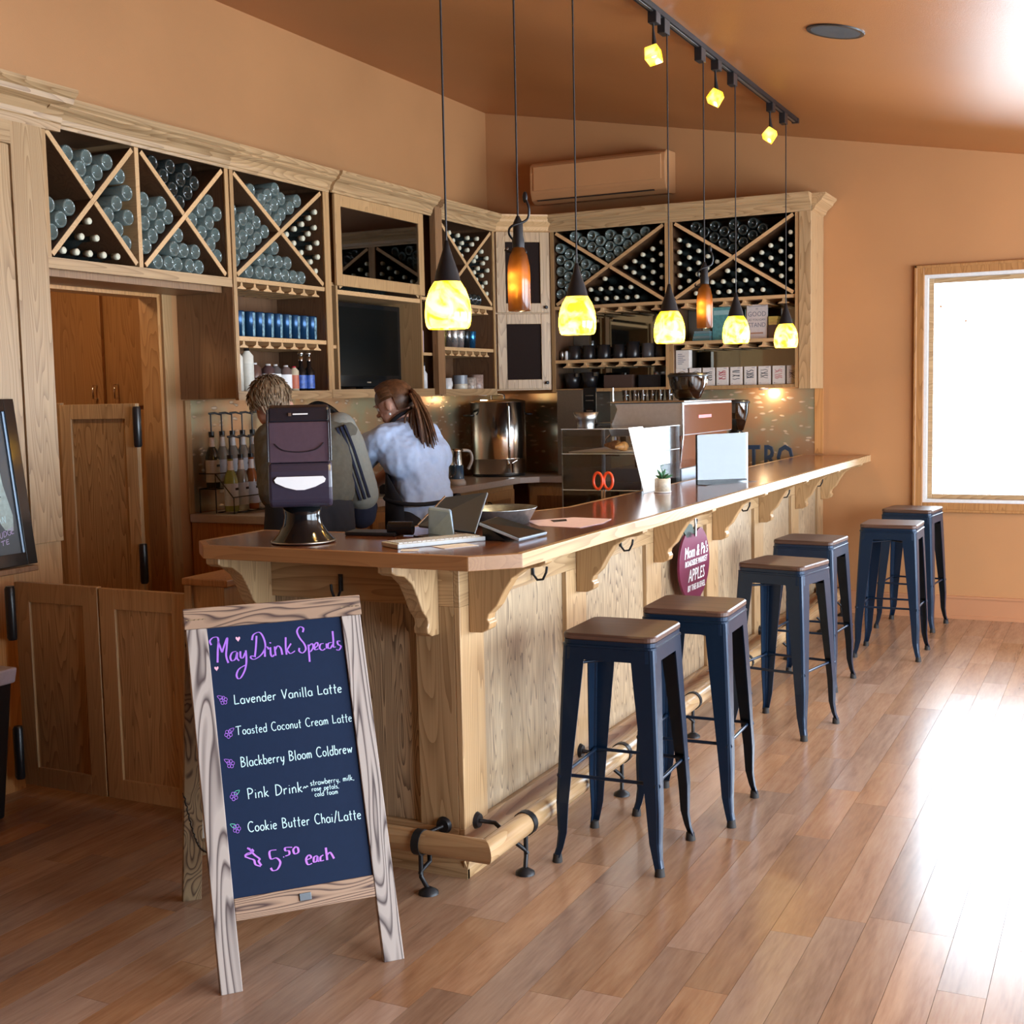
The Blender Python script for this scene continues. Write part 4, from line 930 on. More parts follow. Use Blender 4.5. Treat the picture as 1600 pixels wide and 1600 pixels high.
# ================================================================== STOOLS
def make_stool(label, first=True):
    t = T('bar_stool', label, 'stool', (0, 0, 0), 'metal bar stools along the bar')
    H = .735; tp = .135; ft = .182
    for sx in (-1, 1):
        for sy in (-1, 1):
            mb = MB(); rings = []
            for z, c, wd in ((.715, tp + .018, .078), (.60, tp + .024, .072), (.40, tp + .033, .058), (.20, tp + .041, .044), (.10, ft - .008, .034), (.05, ft - .004, .026), (.018, ft + .004, .024)):
                th = .004; r_ = min(.012, wd * .3)
                out = [(c, c - wd), (c, c - r_), (c - r_ * .3, c - r_ * .3), (c - r_, c), (c - wd, c)]
                inn_ = [(c - wd, c - th), (c - r_, c - th), (c - r_ * .5 - th, c - r_ * .5 - th), (c - th, c - r_), (c - th, c - wd)]
                rings.append([(sx * x, sy * y, z) for x, y in out + inn_])
            n = 10; vs = [p for rg in rings for p in rg]; fs = []
            for i in range(len(rings) - 1):
                for j in range(n):
                    q = (i * n + j, (i + 1) * n + j, (i + 1) * n + (j + 1) % n, i * n + (j + 1) % n); fs.append(q if sx * sy < 0 else q[::-1])
            mb.add(vs, fs, False)
            # pressed rib on the lower outer corner
            mb.tube([(sx * (tp + .0305), sy * (tp + .0305), .31), (sx * (tp + .035), sy * (tp + .035), .20), (sx * (ft - .013), sy * (ft - .013), .105)], [.004, .0055, .004], 6)
            lg = pt('leg', mb, stool_metal, t)
            pt('rubber_foot', MB().tube([(sx * (ft - .008), sy * (ft - .008), 0), (sx * (ft - .009), sy * (ft - .009), .026)], [.017, .014], 10), rubber, lg)
    def rr_pts(h, r, z, n=5):
        out = []
        for cx, cy, a0 in ((h - r, h - r, 0), (-h + r, h - r, 90), (-h + r, -h + r, 180), (h - r, -h + r, 270)):
            for k in range(n + 1): a = math.radians(a0 + 90 * k / n); out.append((cx + r * math.cos(a), cy + r * math.sin(a), z))
        return out
    def stack(levels):
        mb = MB(); L = [rr_pts(h, r, z) for h, r, z in levels]; n = len(L[0]); mb.add([p for l in L for p in l], [(i * n + j, i * n + (j + 1) % n, (i + 1) * n + (j + 1) % n, (i + 1) * n + j) for i in range(len(L) - 1) for j in range(n)], False)
        mb.add(L[-1], [tuple(range(n))]); mb.add(L[0], [tuple(range(n))[::-1]]); return mb
    pt('seat_frame', stack([(.157, .03, .672), (.155, .03, .712), (.158, .03, .714), (.158, .03, .720), (.154, .03, .722), (.154, .03, .735)]), stool_metal, t)
    pt('seat', stack([(.152, .032, .735), (.156, .032, .739), (.156, .032, .751), (.152, .030, .756)]), seat_wood, t)
    h = tp + .022; zz = .285
    for a, b_ in (((-h, -h), (h, -h)), ((h, -h), (h, h)), ((h, h), (-h, h)), ((-h, h), (-h, -h))):
        ax, ay = a; bx, by = b_; k = .94
        pt('stretcher', MB().tube([(ax * 1.05, ay * 1.05, zz - .0), (ax * .9 + bx * .1, ay * .9 + by * .1, zz + .004), (ax * .1 + bx * .9, ay * .1 + by * .9, zz + .004), (bx * 1.05, by * 1.05, zz)], [.011, .006, .006, .011], 8), stool_metal, t)
    h = tp
    for a, b_ in (((-h, -h), (h, h)), ((h, -h), (-h, h))):
        pt('cross_brace', MB().tube([(a[0], a[1], .652), (b_[0], b_[1], .652)], .0055, 6), stool_metal, t)
    return t
stool = make_stool('blue-black metal bar stool with brown wood seat nearest the sandwich board')
stools = [((-1.47, 3.785), 2, None), ((-1.39, 4.305), 2, 'blue-black metal stool second from the sandwich board, below the apple sign'), ((-1.365, 5.51), -11, 'third metal bar stool from the sandwich board, just past the apple sign'),
          ((-1.45, 6.42), -4, 'fourth metal bar stool from the sandwich board, close against the bar front'), ((-1.185, 7.28), 0, 'metal bar stool second from the back wall, set well out from bar'), ((-1.21, 8.19), -6, 'metal bar stool nearest the back wall, under the window corner')]
for i, ((x, y), rz_, lb) in enumerate(stools):
    if i == 0: stool.location = (x, y, 0); stool.rotation_euler = (0, 0, math.radians(rz_))
    else: dup(stool, (x, y, 0), math.radians(rz_), lb)

# ================================================================== CEILING: track, pendants, heads, disc
TX = -1.865
tk = T('light_track', 'long black ceiling track carrying the pendants and small amber spotlights', 'track light', (TX, 5.5, 3.15))
zt = ceil_z(TX)
pt('rail', B(TX - .018, TX + .018, 2.2, 7.80, zt - .028, zt - .004), black_metal, tk); pt('rail_channel', B(TX - .006, TX + .006, 2.2, 7.79, zt - .030, zt - .028), steel_dull, tk)
pt('end_cap', B(TX - .02, TX + .02, 7.80, 7.83, zt - .032, zt - .003), black_plastic, tk)
def light(parent, loc, power, col=(1, .72, .35), r=.02):
    l = bpy.data.lights.new('bulb_light', 'POINT'); l.energy = power; l.color = col; l.shadow_soft_size = r
    o = bpy.data.objects.new('bulb_light', l); S.collection.objects.link(o); base = BASE[parent.name]; o.parent = parent; o.location = [loc[i] - base[i] for i in range(3)]
def pendant_bell(y, zb, label):
    x = -1.85; z = zb
    t = T('bell_pendant', label, 'pendant lamp', (x, y, zb), 'amber glass pendants over the bar')
    pt('plug', B(TX - .018, TX + .018, y - .035, y + .035, zt - .09, zt - .028), black_plastic, t, bevel=.003)
    pt('cord', MB().tube([(x, y, zb + .25), (x, y, zt - .085)], .0032, 6), black_plastic, t)
    pt('cap', MB().lathe([(.042, .140), (.040, .145), (.034, .17), (.022, .205), (.012, .235), (.006, .262), (1e-5, .264)], (x, y, zb), 'z', 20), black_metal, t)
    prof = [(.060, 0), (.066, .008), (.070, .03), (.070, .055), (.066, .085), (.056, .115), (.044, .135), (.036, .146)]
    pt('shade', MB().lathe(prof, (x, y, zb), 'z', 28), shade_y, t)
    pt('bulb', MB().sphere((x, y, zb + .075), .022, 12, 8), bulb_m, t)
    light(t, (x, y, zb + .03), 5, (1, .78, .42), .02); light(t, (x + .014, y - .01, zb + .075), 3.8, (1, .82, .5), .02)
for y, zb, lb in ((3.345, 1.722, 'amber bell glass pendant nearest the camera, in front of the mug shelf'), (4.338, 1.738, 'amber bell glass pendant between the two bottle lamps, over the tablet'),
                  (5.385, 1.735, 'third amber bell pendant, just left of the smaller bottle lamp'), (6.448, 1.763, 'fourth amber bell pendant, in front of the standing books'), (7.515, 1.767, 'farthest amber bell pendant, by the end of the wall cabinets')):
    pendant_bell(y, zb, lb)
def pendant_bottle(y, zb, label):
    x = -1.85
    t = T('bottle_pendant', label, 'pendant lamp', (x, y, zb), 'bottle pendants over the bar')
    pt('plug', B(TX - .018, TX + .018, y - .035, y + .035, zt - .09, zt - .028), black_plastic, t, bevel=.003)
    pt('cord', MB().tube([(x, y, zb + .31), (x, y, zt - .085)], .0032, 6), black_plastic, t)
    pt('bottle_shade', MB().lathe([(.036, 0), (.0385, .004), (.0385, .12), (.037, .15), (.030, .185), (.020, .21), (.0165, .225)], (x, y, zb), 'z', 24), shade_b, t)
    pt('cap', MB().lathe([(.020, .208), (.021, .235), (.017, .25), (.017, .29), (.010, .305), (.005, .315), (1e-5, .316)], (x, y, zb), 'z', 16), black_metal, t)
    vine = [(x - .005 + .026 * math.cos(a * .9), y + .026 * math.sin(a * .9), zb + .19 + .018 * a) for a in range(0, 6)]
    pt('vine', MB().tube(catmull([(x - .055, y + .03, zb + .215), (x - .035, y - .02, zb + .20)] + vine + [(x + .03, y + .005, zb + .30), (x + .042, y, zb + .335), (x + .032, y, zb + .365)], 4), .0042, 6), black_metal, t)
    pt('vine_leaf', MB().sphere((x + .028, y, zb + .375), .012, 8, 6, (.8, .5, 1.6)), black_metal, t)
    pt('bulb', MB().sphere((x, y, zb + .10), .011, 10, 8, (1, 1, 3.2)), bulb_m, t)
    light(t, (x - .006, y - .024, zb + .078), 1.0, (1, .80, .36), .006); light(t, (x - .006, y - .024, zb + .115), .8, (1, .80, .36), .006)
pendant_bottle(3.843, 1.80, 'brown wine bottle pendant with iron vine, nearer the camera')
pendant_bottle(5.908, 1.822, 'brown wine bottle pendant with iron vine, farther along the bar')
def head(y, label, tilt):
    x = -1.87; z = 2.965
    t = T('track_spotlight', label, 'spotlight', (x, y, z), 'amber cube spotlights on the track')
    pt('adapter', B(TX - .02, TX + .02, y - .03, y + .03, zt - .075, zt - .028), black_plastic, t, bevel=.003)
    pt('stem', MB().tube([(x, y, zt - .075), (x, y, zt - .10), (x + .005, y, z + .035)], [.005, .005, .012], 8), black_metal, t)
    R_ = Matrix.Rotation(math.radians(tilt), 3, 'Y') @ Matrix.Rotation(math.radians(-18), 3, 'X'); c = Vector((x, y, z)); h = .030
    mb = MB(); ax, ay, az = R_ @ Vector((1, 0, 0)), R_ @ Vector((0, 1, 0)), R_ @ Vector((0, 0, 1))
    def P(a, b_, d): return c + ax * a + ay * b_ + az * d
    q = [P(-h, -h, -h), P(h, -h, -h), P(h, h, -h), P(-h, h, -h), P(-h * .9, -h * .9, h), P(h * .9, -h * .9, h), P(h * .9, h * .9, h), P(-h * .9, h * .9, h)]
    mb.add(q, [(0, 1, 5, 4), (1, 2, 6, 5), (2, 3, 7, 6), (3, 0, 4, 7), (4, 5, 6, 7)]); pt('shade', mb, shade_y, t)
    pt('bulb', MB().sphere(tuple(c), .012, 10, 6), bulb_m, t); light(t, tuple(c + az * -.005), 5, (1, .70, .32), .012)
for y, lb, tl in ((3.98, 'amber cube spotlight nearest the camera, cut by the top edge', 10), (5.264, 'amber cube spotlight second on the track, above the air conditioner', -12), (6.171, 'amber cube spotlight third on the track, tilted between pendant cords', 30), (7.224, 'amber cube spotlight nearest the far end of the track', 35)):
    head(y, lb, tl)
# recessed speaker or fixture in the ceiling
dx, dy = -1.16, 5.58; dz = ceil_z(dx)
rd = T('ceiling_disc', 'dark round recessed fixture in the sloping ceiling', 'ceiling fixture', (dx, dy, dz)); sl = -.1808; nv = Vector((sl, 0, -1)).normalized() * 1
nv = Vector((-.1779, 0, -.984)); u_ = Vector((.984, 0, -.1779)); w_ = Vector((0, 1, 0)); cc = Vector((dx, dy, dz))
def disc_ring(r0, r1, h0, h1, n=32):
    mb = MB(); vs = []
    for r, h in ((r0, h0), (r1, h1)):
        for k in range(n): a = 2 * math.pi * k / n; vs.append(cc + (u_ * math.cos(a) + w_ * math.sin(a)) * r + nv * h)
    mb.add(vs, [(k, (k + 1) % n, n + (k + 1) % n, n + k) for k in range(n)], True); return mb
tm = disc_ring(.125, .122, .0, .006); t2 = disc_ring(.122, .105, .006, .005); tm.add(t2.v, t2.f, True); pt('trim_ring', tm, black_plastic, rd)
g2 = disc_ring(.105, .0001, .005, .002); pt('grille', g2, plain('dark_grille', (.03, .032, .036), .6), rd)

# ================================================================== AIR CONDITIONER
ac = T('air_conditioner', 'tan wall mounted air conditioner high on the back wall', 'air conditioner', (-3.38, 8.4, 3.0))
y1 = YB - .002; x0, x1 = -3.91, -2.88
pr = [(y1, 2.90), (y1 - .14, 2.885), (y1 - .19, 2.91), (y1 - .215, 2.96), (y1 - .22, 3.10), (y1 - .21, 3.155), (y1 - .18, 3.178), (y1, 3.185)]
pt('housing', MB().prism([(x0, y, z) for y, z in pr], (x1 - x0, 0, 0)), ac_m, ac, bevel=.008)
pt('front_panel', B(x0 + .03, x1 - .03, y1 - .226, y1 - .215, 2.975, 3.145), ac_m, ac, bevel=.005)
pt('louver', MB().prism([(x0 + .05, y1 - .205, 2.955), (x0 + .05, y1 - .212, 2.95), (x0 + .05, y1 - .155, 2.893), (x0 + .05, y1 - .15, 2.899)], (x1 - x0 - .14, 0, 0)), ac_m, ac)
pt('air_slot', B(x0 + .05, x1 - .09, y1 - .2, y1 - .16, 2.905, 2.912), black_plastic, ac)

# ================================================================== THINGS ON THE BAR
CTZ = 1.0705
nd_ = T('napkin_dispenser', 'tall dark napkin dispenser on a flared round base with a napkin showing', 'napkin dispenser', (-2.325, 3.225, CTZ))
nc = Vector((-2.325, 3.225, 0)); nf = Vector((.56, -.83, 0)).normalized(); nr = Vector((-nf.y, nf.x, 0))
def N(a, d, z): return nc + nr * a + nf * d + Vector((0, 0, z))
pt('base', MB().lathe([(1e-5, 0), (.098, 0), (.100, .005), (.094, .012), (.078, .03), (.062, .055), (.056, .085), (.060, .115), (1e-5, .118)], (nc.x, nc.y, CTZ), 'z', 36), gloss_black, nd_)
pt('base_rim', MB().tube([nc + Vector((.099 * math.cos(a), .099 * math.sin(a), CTZ + .005)) for a in [2 * math.pi * k / 36 for k in range(36)]], .003, 6, True), steel_dull, nd_)
def nprof(pts): return pts
plum = plain('smoky_plum_plastic', (.040, .033, .055), .28); plum2 = plain('smoky_plum_cover', (.085, .055, .075), .22); plum3 = plain('smoky_black_cover', (.016, .015, .022), .25)
low = [(-.075, 1.20), (-.075, 1.325), (.085, 1.325), (.100, 1.30), (.108, 1.25), (.100, 1.205), (.08, 1.188), (-.06, 1.188)]
pt('lower_housing', MB().prism([N(-.096, d, z) for d, z in low], nr * .192), plum, nd_, bevel=.012)
up = [(-.07, 1.326), (-.07, 1.50), (.04, 1.50), (.062, 1.49), (.085, 1.33), (.085, 1.326)]
pt('cover', MB().prism([N(-.092, d, z) for d, z in [(-.07, 1.326), (-.07, 1.45), (.068, 1.45), (.085, 1.33), (.085, 1.326)]], nr * .184), plum2, nd_, bevel=.006)
pt('cover_upper', MB().prism([N(-.092, d, z) for d, z in [(-.07, 1.45), (-.07, 1.492), (.03, 1.502), (.054, 1.494), (.0675, 1.45)]], nr * .184), plum3, nd_, bevel=.006)
for s2 in (-1, 1): pt('side_rail', MB().tube([N(s2 * .095, .088, 1.33), N(s2 * .095, .072, 1.45), N(s2 * .094, .058, 1.488)], .0035, 6), plum3, nd_)
pt('napkin', MB().prism([N(a, .1045, z) for a, z in ((-.078, 1.275), (-.07, 1.284), (.07, 1.284), (.078, 1.275), (.074, 1.266), (.045, 1.252), (.012, 1.243), (-.012, 1.243), (-.045, 1.252), (-.074, 1.266))], nf * .007), white, nd_)
pt('grip_line', MB().tube(catmull([N(-.075, .081, 1.385), N(-.05, .0845, 1.365), N(0, .086, 1.358), N(.05, .0845, 1.365), N(.075, .081, 1.385)], 5), .0016, 5), plum3, nd_)
dn2 = (N(0, .058, 1.49) - N(0, .0675, 1.45)).normalized(); lo = N(.0, .0655, 1.468)
pt('logo_mark', MB().obox(lo + nr * -.030, nr * .009, dn2 * .010, nf * .002), steel_dull, nd_)
pt('logo_line', MB().obox(lo + nr * -.017 + dn2 * .004, nr * .046, dn2 * .004, nf * .002), white, nd_)

kb = T('keyboard', 'slim white keyboard lying along the front of the bar counter', 'keyboard', (-1.93, 3.28, CTZ))
ka, kd = Vector((-2.025, 3.205, CTZ)), Vector((.165, .285, 0)).normalized(); kn = Vector((kd.y, -kd.x, 0))
silver = plain('silver_plastic', (.62, .68, .70), .35)
pt('body', MB().obox(ka, kd * .31, kn * .105, (0, 0, .014)), silver, kb, bevel=.003)
kk = MB()
for i in range(18):
    for j in range(5): kk.obox(ka + kd * (.012 + .016 * i) + kn * (.012 + .0165 * j) + Vector((0, 0, .014)), kd * .013, kn * .0135, (0, 0, .0025))
pt('keys', kk, white_gloss, kb, kind='stuff')
def sheet(name, label, cat, pts, mt, z=CTZ, th=.0008, group=None):
    c = (sum(p[0] for p in pts) / len(pts), sum(p[1] for p in pts) / len(pts), z)
    return solo(name, MB().prism([(x, y, z) for x, y in pts], (0, 0, th)), mt, label, cat, c, group)
sheet('paper_slip', 'white receipt slip beside the right end of the keyboard', 'paper', [(-1.80, 3.20), (-1.74, 3.30), (-1.81, 3.34), (-1.87, 3.24)], white)
sheet('paper_slip', 'small curled white receipt nearest the counter front edge', 'paper', [(-1.90, 3.11), (-1.85, 3.13), (-1.87, 3.17), (-1.92, 3.15)], white)
lf0 = sheet('leaflet', 'pale pink leaflet with dark print on the counter past the tilted tablet', 'paper', [(-1.64, 3.84), (-1.62, 4.0), (-1.645, 4.14), (-1.80, 4.16), (-1.92, 4.0), (-1.80, 3.86)], pink_paper)
pt('printed_photo', MB().prism([(x, y, CTZ + .001) for x, y in [(-1.80, 3.98), (-1.77, 4.03), (-1.80, 4.09), (-1.84, 4.04)]], (0, 0, .0004)), plum3, lf0)
# point of sale tablet, back towards us
po = T('register_tablet', 'dark tablet on a silver stand, its back to the room', 'tablet', (-2.03, 3.6, CTZ))
tb = [Vector((-2.127, 3.60, 1.09)), Vector((-1.86, 3.50, 1.085)), Vector((-1.965, 3.80, 1.19)), Vector((-2.115, 3.77, 1.172))]
n_ = (tb[1] - tb[0]).cross(tb[3] - tb[0]).normalized()
pt('tablet', MB().prism(tb, n_ * -.009), plain('slate_plastic', (.035, .055, .08), .3), po, bevel=.003)
pt('bezel_edge', MB().tube([tb[0] + n_ * .001, tb[3] + n_ * .001], .0035, 6), steel, po)
blu = plain('pale_blue_metal', (.30, .45, .62), .3, .3)
pt('stand', MB().prism([(-2.03, 3.50, CTZ), (-1.90, 3.44, CTZ), (-1.945, 3.50, 1.152), (-2.045, 3.53, 1.158)], (-.03, .06, 0)), blu, po, bevel=.006)
pt('stand_foot', MB().obox((-2.05, 3.44, CTZ), (.17, -.05, 0), (.04, .10, 0), (0, 0, .005)), gloss_black, po)
cr = T('card_reader', 'small black roll-shaped card reader behind the keyboard', 'card reader', (-2.09, 3.52, CTZ))
pt('body', MB().obox((-2.30, 3.42, CTZ), (.18, .02, 0), (-.02, .09, 0), (0, 0, .012)), black_plastic, cr, bevel=.003)
pt('roll', MB().tube([(-2.155, 3.46, CTZ + .024), (-2.075, 3.48, CTZ + .024)], .022, 18), gloss_black, cr)
# customer tablet on a wedge
tt = T('customer_tablet', 'black screened tablet propped on a small stand facing the room', 'tablet', (-1.72, 3.5, CTZ))
q = [Vector((-1.795, 3.41, 1.128)), Vector((-1.655, 3.405, 1.082)), Vector((-1.650, 3.60, 1.082)), Vector((-1.815, 3.575, 1.13))]
n_ = (q[1] - q[0]).cross(q[2] - q[0]).normalized()
if n_.z < 0: n_ = -n_
pt('tablet_body', MB().prism([p - n_ * .009 for p in q], n_ * .009), plain('silver_blue_edge', (.45, .58, .72), .25, .5), tt, bevel=.002)
cq = (q[0] + q[1] + q[2] + q[3]) / 4
pt('screen', MB().prism([cq + (p - cq) * .95 for p in q], n_ * .0015), gloss_black, tt)
pt('wedge', MB().prism([(-1.80, 3.44, CTZ), (-1.72, 3.44, CTZ), (-1.78, 3.44, 1.108), (-1.80, 3.44, 1.114)], (0, .11, 0)), black_plastic, tt)
pt('cable', MB().tube(catmull([(-1.80, 3.48, CTZ + .003), (-1.88, 3.42, CTZ + .003), (-1.98, 3.42, CTZ + .003), (-2.06, 3.46, CTZ + .003)], 5), .0025, 5), black_plastic, tt)
# galvanised tray
tub = T('galvanised_bowl', 'shallow oval galvanised metal bowl behind the tablets', 'bowl', (-1.97, 3.90, CTZ))
mb = MB(); mb.lathe([(1e-5, .0), (.10, .0), (.128, .052), (.131, .055), (.128, .056), (.122, .05), (.095, .006), (1e-5, .006)], (0, 0, 0), 'z', 32)
mb.v = [(x * 1.0 - 1.975, y * 1.15 + 3.905, z + CTZ) for x, y, z in mb.v]; pt('shell', mb, bowl_metal, tub)
# plant pot
pl_ = T('potted_succulent', 'tiny green plant in a marbled pot on the bar counter', 'plant', (-1.86, 5.3, CTZ))
pt('pot', MB().lathe([(1e-5, .004), (.034, .004), (.036, .008), (.036, .062), (.034, .064), (.031, .060), (1e-5, .056)], (-1.86, 5.3, CTZ), 'z', 24), plain('marbled_pot', (.62, .55, .42), .4, var=.35), pl_)
pt('saucer', MB().lathe([(1e-5, 0), (.039, 0), (.040, .006), (1e-5, .006)], (-1.86, 5.3, CTZ), 'z', 24), white_gloss, pl_)
lfm = plain('succulent_green', (.03, .13, .05), .5)
for k in range(9):
    a = k * 2.4; r = .010 + .008 * (k % 3); h = .02 + .009 * (k % 4)
    pt('leaf', MB().tube([(-1.86, 5.3, CTZ + .057), (-1.86 + r * math.cos(a), 5.3 + r * math.sin(a), CTZ + .057 + h * .7), (-1.86 + 1.7 * r * math.cos(a), 5.3 + 1.7 * r * math.sin(a), CTZ + .057 + h)], [.003, .007, .002], 6), lfm, pl_)
pt('stem', MB().tube(catmull([(-1.86, 5.3, CTZ + .057), (-1.857, 5.3, CTZ + .09), (-1.866, 5.3, CTZ + .115), (-1.852, 5.3, CTZ + .125)], 4), .0018, 5), lfm, pl_)
# menu sign holder
mh = T('menu_holder', 'clear acrylic stand holding a blank-looking white menu on the counter', 'menu holder', (-1.77, 5.92, CTZ))
ha, hb_ = Vector((-1.85, 5.76, CTZ)), Vector((-1.695, 6.09, CTZ)); hu = (hb_ - ha); hn = Vector((hu.y, -hu.x, 0)).normalized()
pt('page', MB().obox(ha + hu * .02 + Vector((0, 0, .02)), hu * .96, hn * .002, (0, 0, .215)), white, mh)
pt('front_sheet', MB().obox(ha + hn * .006, hu, hn * .002, (0, 0, .24)), acrylic, mh); pt('rear_sheet', MB().obox(ha - hn * .004, hu, hn * .002, (0, 0, .24)), acrylic, mh)
pt('base_sheet', MB().obox(ha + hn * .008, hu, hn * .06, (0, 0, .003)), acrylic, mh)
tx = MB()
for k, (u, z, l, h) in enumerate(((.80, .10, .05, .006), (.80, .085, .05, .004), (.80, .07, .05, .004), (.80, .05, .04, .004), (.3, .045, .32, .004))): tx.obox(ha + hu * u + hn * .0022 + Vector((0, 0, z)), hu * l, hn * .0005, (0, 0, h))
pt('page_print', tx, plain('faint_ink', (.45, .50, .52), .7), mh)
# leaning folded menu
fm = T('folded_menu', 'bright white folded menu leaning against the pastry case', 'menu', (-1.95, 5.35, CTZ))
q = [(-1.925, 5.235, CTZ + .002), (-1.925, 5.52, CTZ + .002), (-1.985, 5.55, 1.262), (-2.005, 5.44, 1.362), (-2.005, 5.26, 1.362)]
pt('page', MB().prism(q, (.002, 0, 0)), white, fm); pt('fold', MB().tube([(-1.958, 5.255, 1.20), (-1.958, 5.53, 1.215)], .0012, 5), plain('fold_grey', (.4, .42, .4), .6), fm)
# scissors in a cup, behind the counter edge
cp = T('utensil_cup', 'white cup holding red handled scissors behind the counter edge', 'cup', (-2.06, 4.93, .90))
pt('cup', MB().lathe([(1e-5, 0), (.035, 0), (.042, .14), (.039, .14), (.033, .006), (1e-5, .006)], (-2.06, 5.10, .90), 'z', 20), white_gloss, cp)
redp = plain('orange_red_plastic', (.75, .07, .015), .35)
sc = T('scissors', 'scissors with orange red handles standing in the white cup', 'scissors', (-2.06, 5.10, .92))
for s2 in (-1, 1):
    c = Vector((-2.06 + s2 * .022, 5.09, 1.135)); pt('handle', MB().tube([c + Vector((math.cos(a) * .021, .006 * s2, math.sin(a) * .036)) for a in [2 * math.pi * k / 16 for k in range(16)]], .0065, 7, True), redp, sc)
    pt('blade', MB().obox((-2.063 + s2 * .006, 5.088, .93), (.008, 0, 0), (0, .002, 0), (0, 0, .165)), steel, sc)

# ================================================================== PASTRY CASE, COFFEE MACHINE
pc_ = T('pastry_case', 'clear acrylic pastry case with shelves behind the counter', 'display case', (-2.2, 5.5, .90))
cx0, cx1, cy0, cy1, cz0, cz1 = -2.475, -2.06, 5.58, 6.14, .905, 1.345
for bx in ((cx0, cx1, cy0, cy0 + .004, cz0, cz1), (cx0, cx1, cy1 - .004, cy1, cz0, cz1), (cx0, cx0 + .004, cy0 + .004, cy1 - .004, cz0, cz1), (cx1 - .004, cx1, cy0 + .004, cy1 - .004, cz0, cz1), (cx0, cx1, cy0, cy1, cz1, cz1 + .004)): pt('acrylic_wall', B(*bx), acrylic, pc_)
for z in (1.05, 1.225): pt('acrylic_shelf', B(cx0 + .005, cx1 - .005, cy0 + .005, cy1 - .005, z, z + .005), acrylic, pc_)
edge_a = plain('acrylic_edge', (.75, .82, .88), .2)
for x in (cx0 + .003, cx1 - .003):
    for y in (cy0 + .003,): pt('acrylic_edge', MB().tube([(x, y, cz0), (x, y, cz1 + .002)], .0028, 5), edge_a, pc_)
for z in (1.052, 1.2275, cz1 + .002):
    pt('acrylic_edge', MB().tube([(cx0, cy0, z), (cx1, cy0, z)], .0024, 5), edge_a, pc_); pt('acrylic_edge', MB().tube([(cx1, cy0, z), (cx1, cy1, z)], .0026, 5), edge_a, pc_); pt('acrylic_edge', MB().tube([(cx0, cy1, z), (cx1, cy1, z)], .002, 5), edge_a, pc_)
for x in (cx0 + .003, cx1 - .003): pt('acrylic_edge', MB().tube([(x, cy1 - .003, cz0), (x, cy1 - .003, cz1)], .0024, 5), edge_a, pc_)
pt('base', B(cx0, cx1, cy0, cy1, cz0 - .004, cz0), edge_a, pc_)
tray = T('pastry_tray', 'white paper lined tray on the upper shelf of the pastry case', 'tray', (-2.26, 5.8, 1.231)); pt('tray', B(-2.45, -2.085, 5.61, 6.1, 1.231, 1.237), white, tray)
crm = plain('croissant', (.62, .27, .07), .55, var=.5)
for k, (x, y, a) in enumerate(((-2.22, 5.70, .3), (-2.15, 5.86, -.4), (-2.30, 5.82, .8))):
    c = T('croissant', ['golden croissant at the near end of the pastry tray', 'golden croissant at the far end of the pastry tray', 'golden croissant at the rear of the pastry tray'][k], 'pastry', (x, y, 1.238), 'croissants in the pastry case')
    path = [(x + .07 * math.cos(a + t) - .05 * math.cos(a), y + .07 * math.sin(a + t) - .05 * math.sin(a), 1.258) for t in (-1.1, -.7, -.35, 0, .35, .7, 1.1)]
    pt('roll', MB().tube(path, [.006, .016, .022, .026, .022, .016, .006], 10), crm, c)
for k, (x, y) in enumerate(((-2.36, 5.70), (-2.30, 5.84), (-2.20, 5.74))):
    solo('jar', MB().lathe([(1e-5, 0), (.03, 0), (.03, .09), (.022, .10), (.022, .115), (1e-5, .115)], (x, y, .906), 'z', 16), [plum3, gloss_black, redp][k], ['purple black jar at the bottom of the pastry case', 'black jar further back in the pastry case bottom', 'red wrapped jar at the bottom of the pastry case'][k], 'jar', (x, y, .906))

em = T('espresso_machine', 'large stainless espresso machine with mirror panels behind the pastry case', 'coffee machine', (-2.25, 6.65, .90))
brownm = plain('mirror_panel', (.55, .38, .32), .08, 1.0, var=.02)
mprof = [(-2.065, 1.29), (-2.065, 1.462), (-2.44, 1.462), (-2.425, 1.43), (-2.445, 1.38), (-2.475, 1.32), (-2.46, 1.29)]
pt('body', MB().prism([(x, 6.2, z) for x, z in mprof], (0, .9, 0)), plain('satin_steel', (.78, .80, .82), .33, .85), em, bevel=.004)
pt('side_panel', B(-2.068, -2.058, 6.22, 7.08, 1.295, 1.45), brownm, em)
pt('top_tray', B(-2.46, -2.05, 6.19, 7.11, 1.463, 1.472), steel, em, bevel=.002)
pt('badge', B(-2.0575, -2.056, 6.45, 6.68, 1.375, 1.392), plain('red_badge', (.55, .06, .05), .4), em)
pt('end_edge', MB().tube([(-2.06, 6.196, 1.46), (-2.06, 6.196, 1.29), (-2.085, 6.21, 1.12)], .005, 6), chrome, em)
pt('lower_panel', B(-2.09, -2.08, 6.22, 7.05, 1.12, 1.289), brownm, em)
pt('base', B(-2.47, -2.07, 6.20, 7.08, .93, 1.118), plain('base_enamel', (.42, .52, .66), .3), em, bevel=.004)
pt('drip_tray', B(-2.56, -2.471, 6.22, 7.06, .96, 1.0), steel_dull, em)
for x, y in ((-2.44, 6.24), (-2.11, 6.24), (-2.44, 7.04), (-2.11, 7.04)): pt('foot', MB().cyl((x, y, .90), .018, .03, 12), rubber, em)
pt('back_post', B(-2.35, -2.10, 6.26, 7.02, 1.12, 1.285), black_plastic, em)
for y in (6.42, 6.85):
    gpt = pt('group_head', MB().cyl((-2.50, y, 1.20), .04, .08, 18), chrome, em); pt('portafilter', MB().tube([(-2.50, y, 1.19), (-2.56, y - .02, 1.185), (-2.66, y - .03, 1.17)], [.02, .012, .014], 10), black_plastic, gpt)
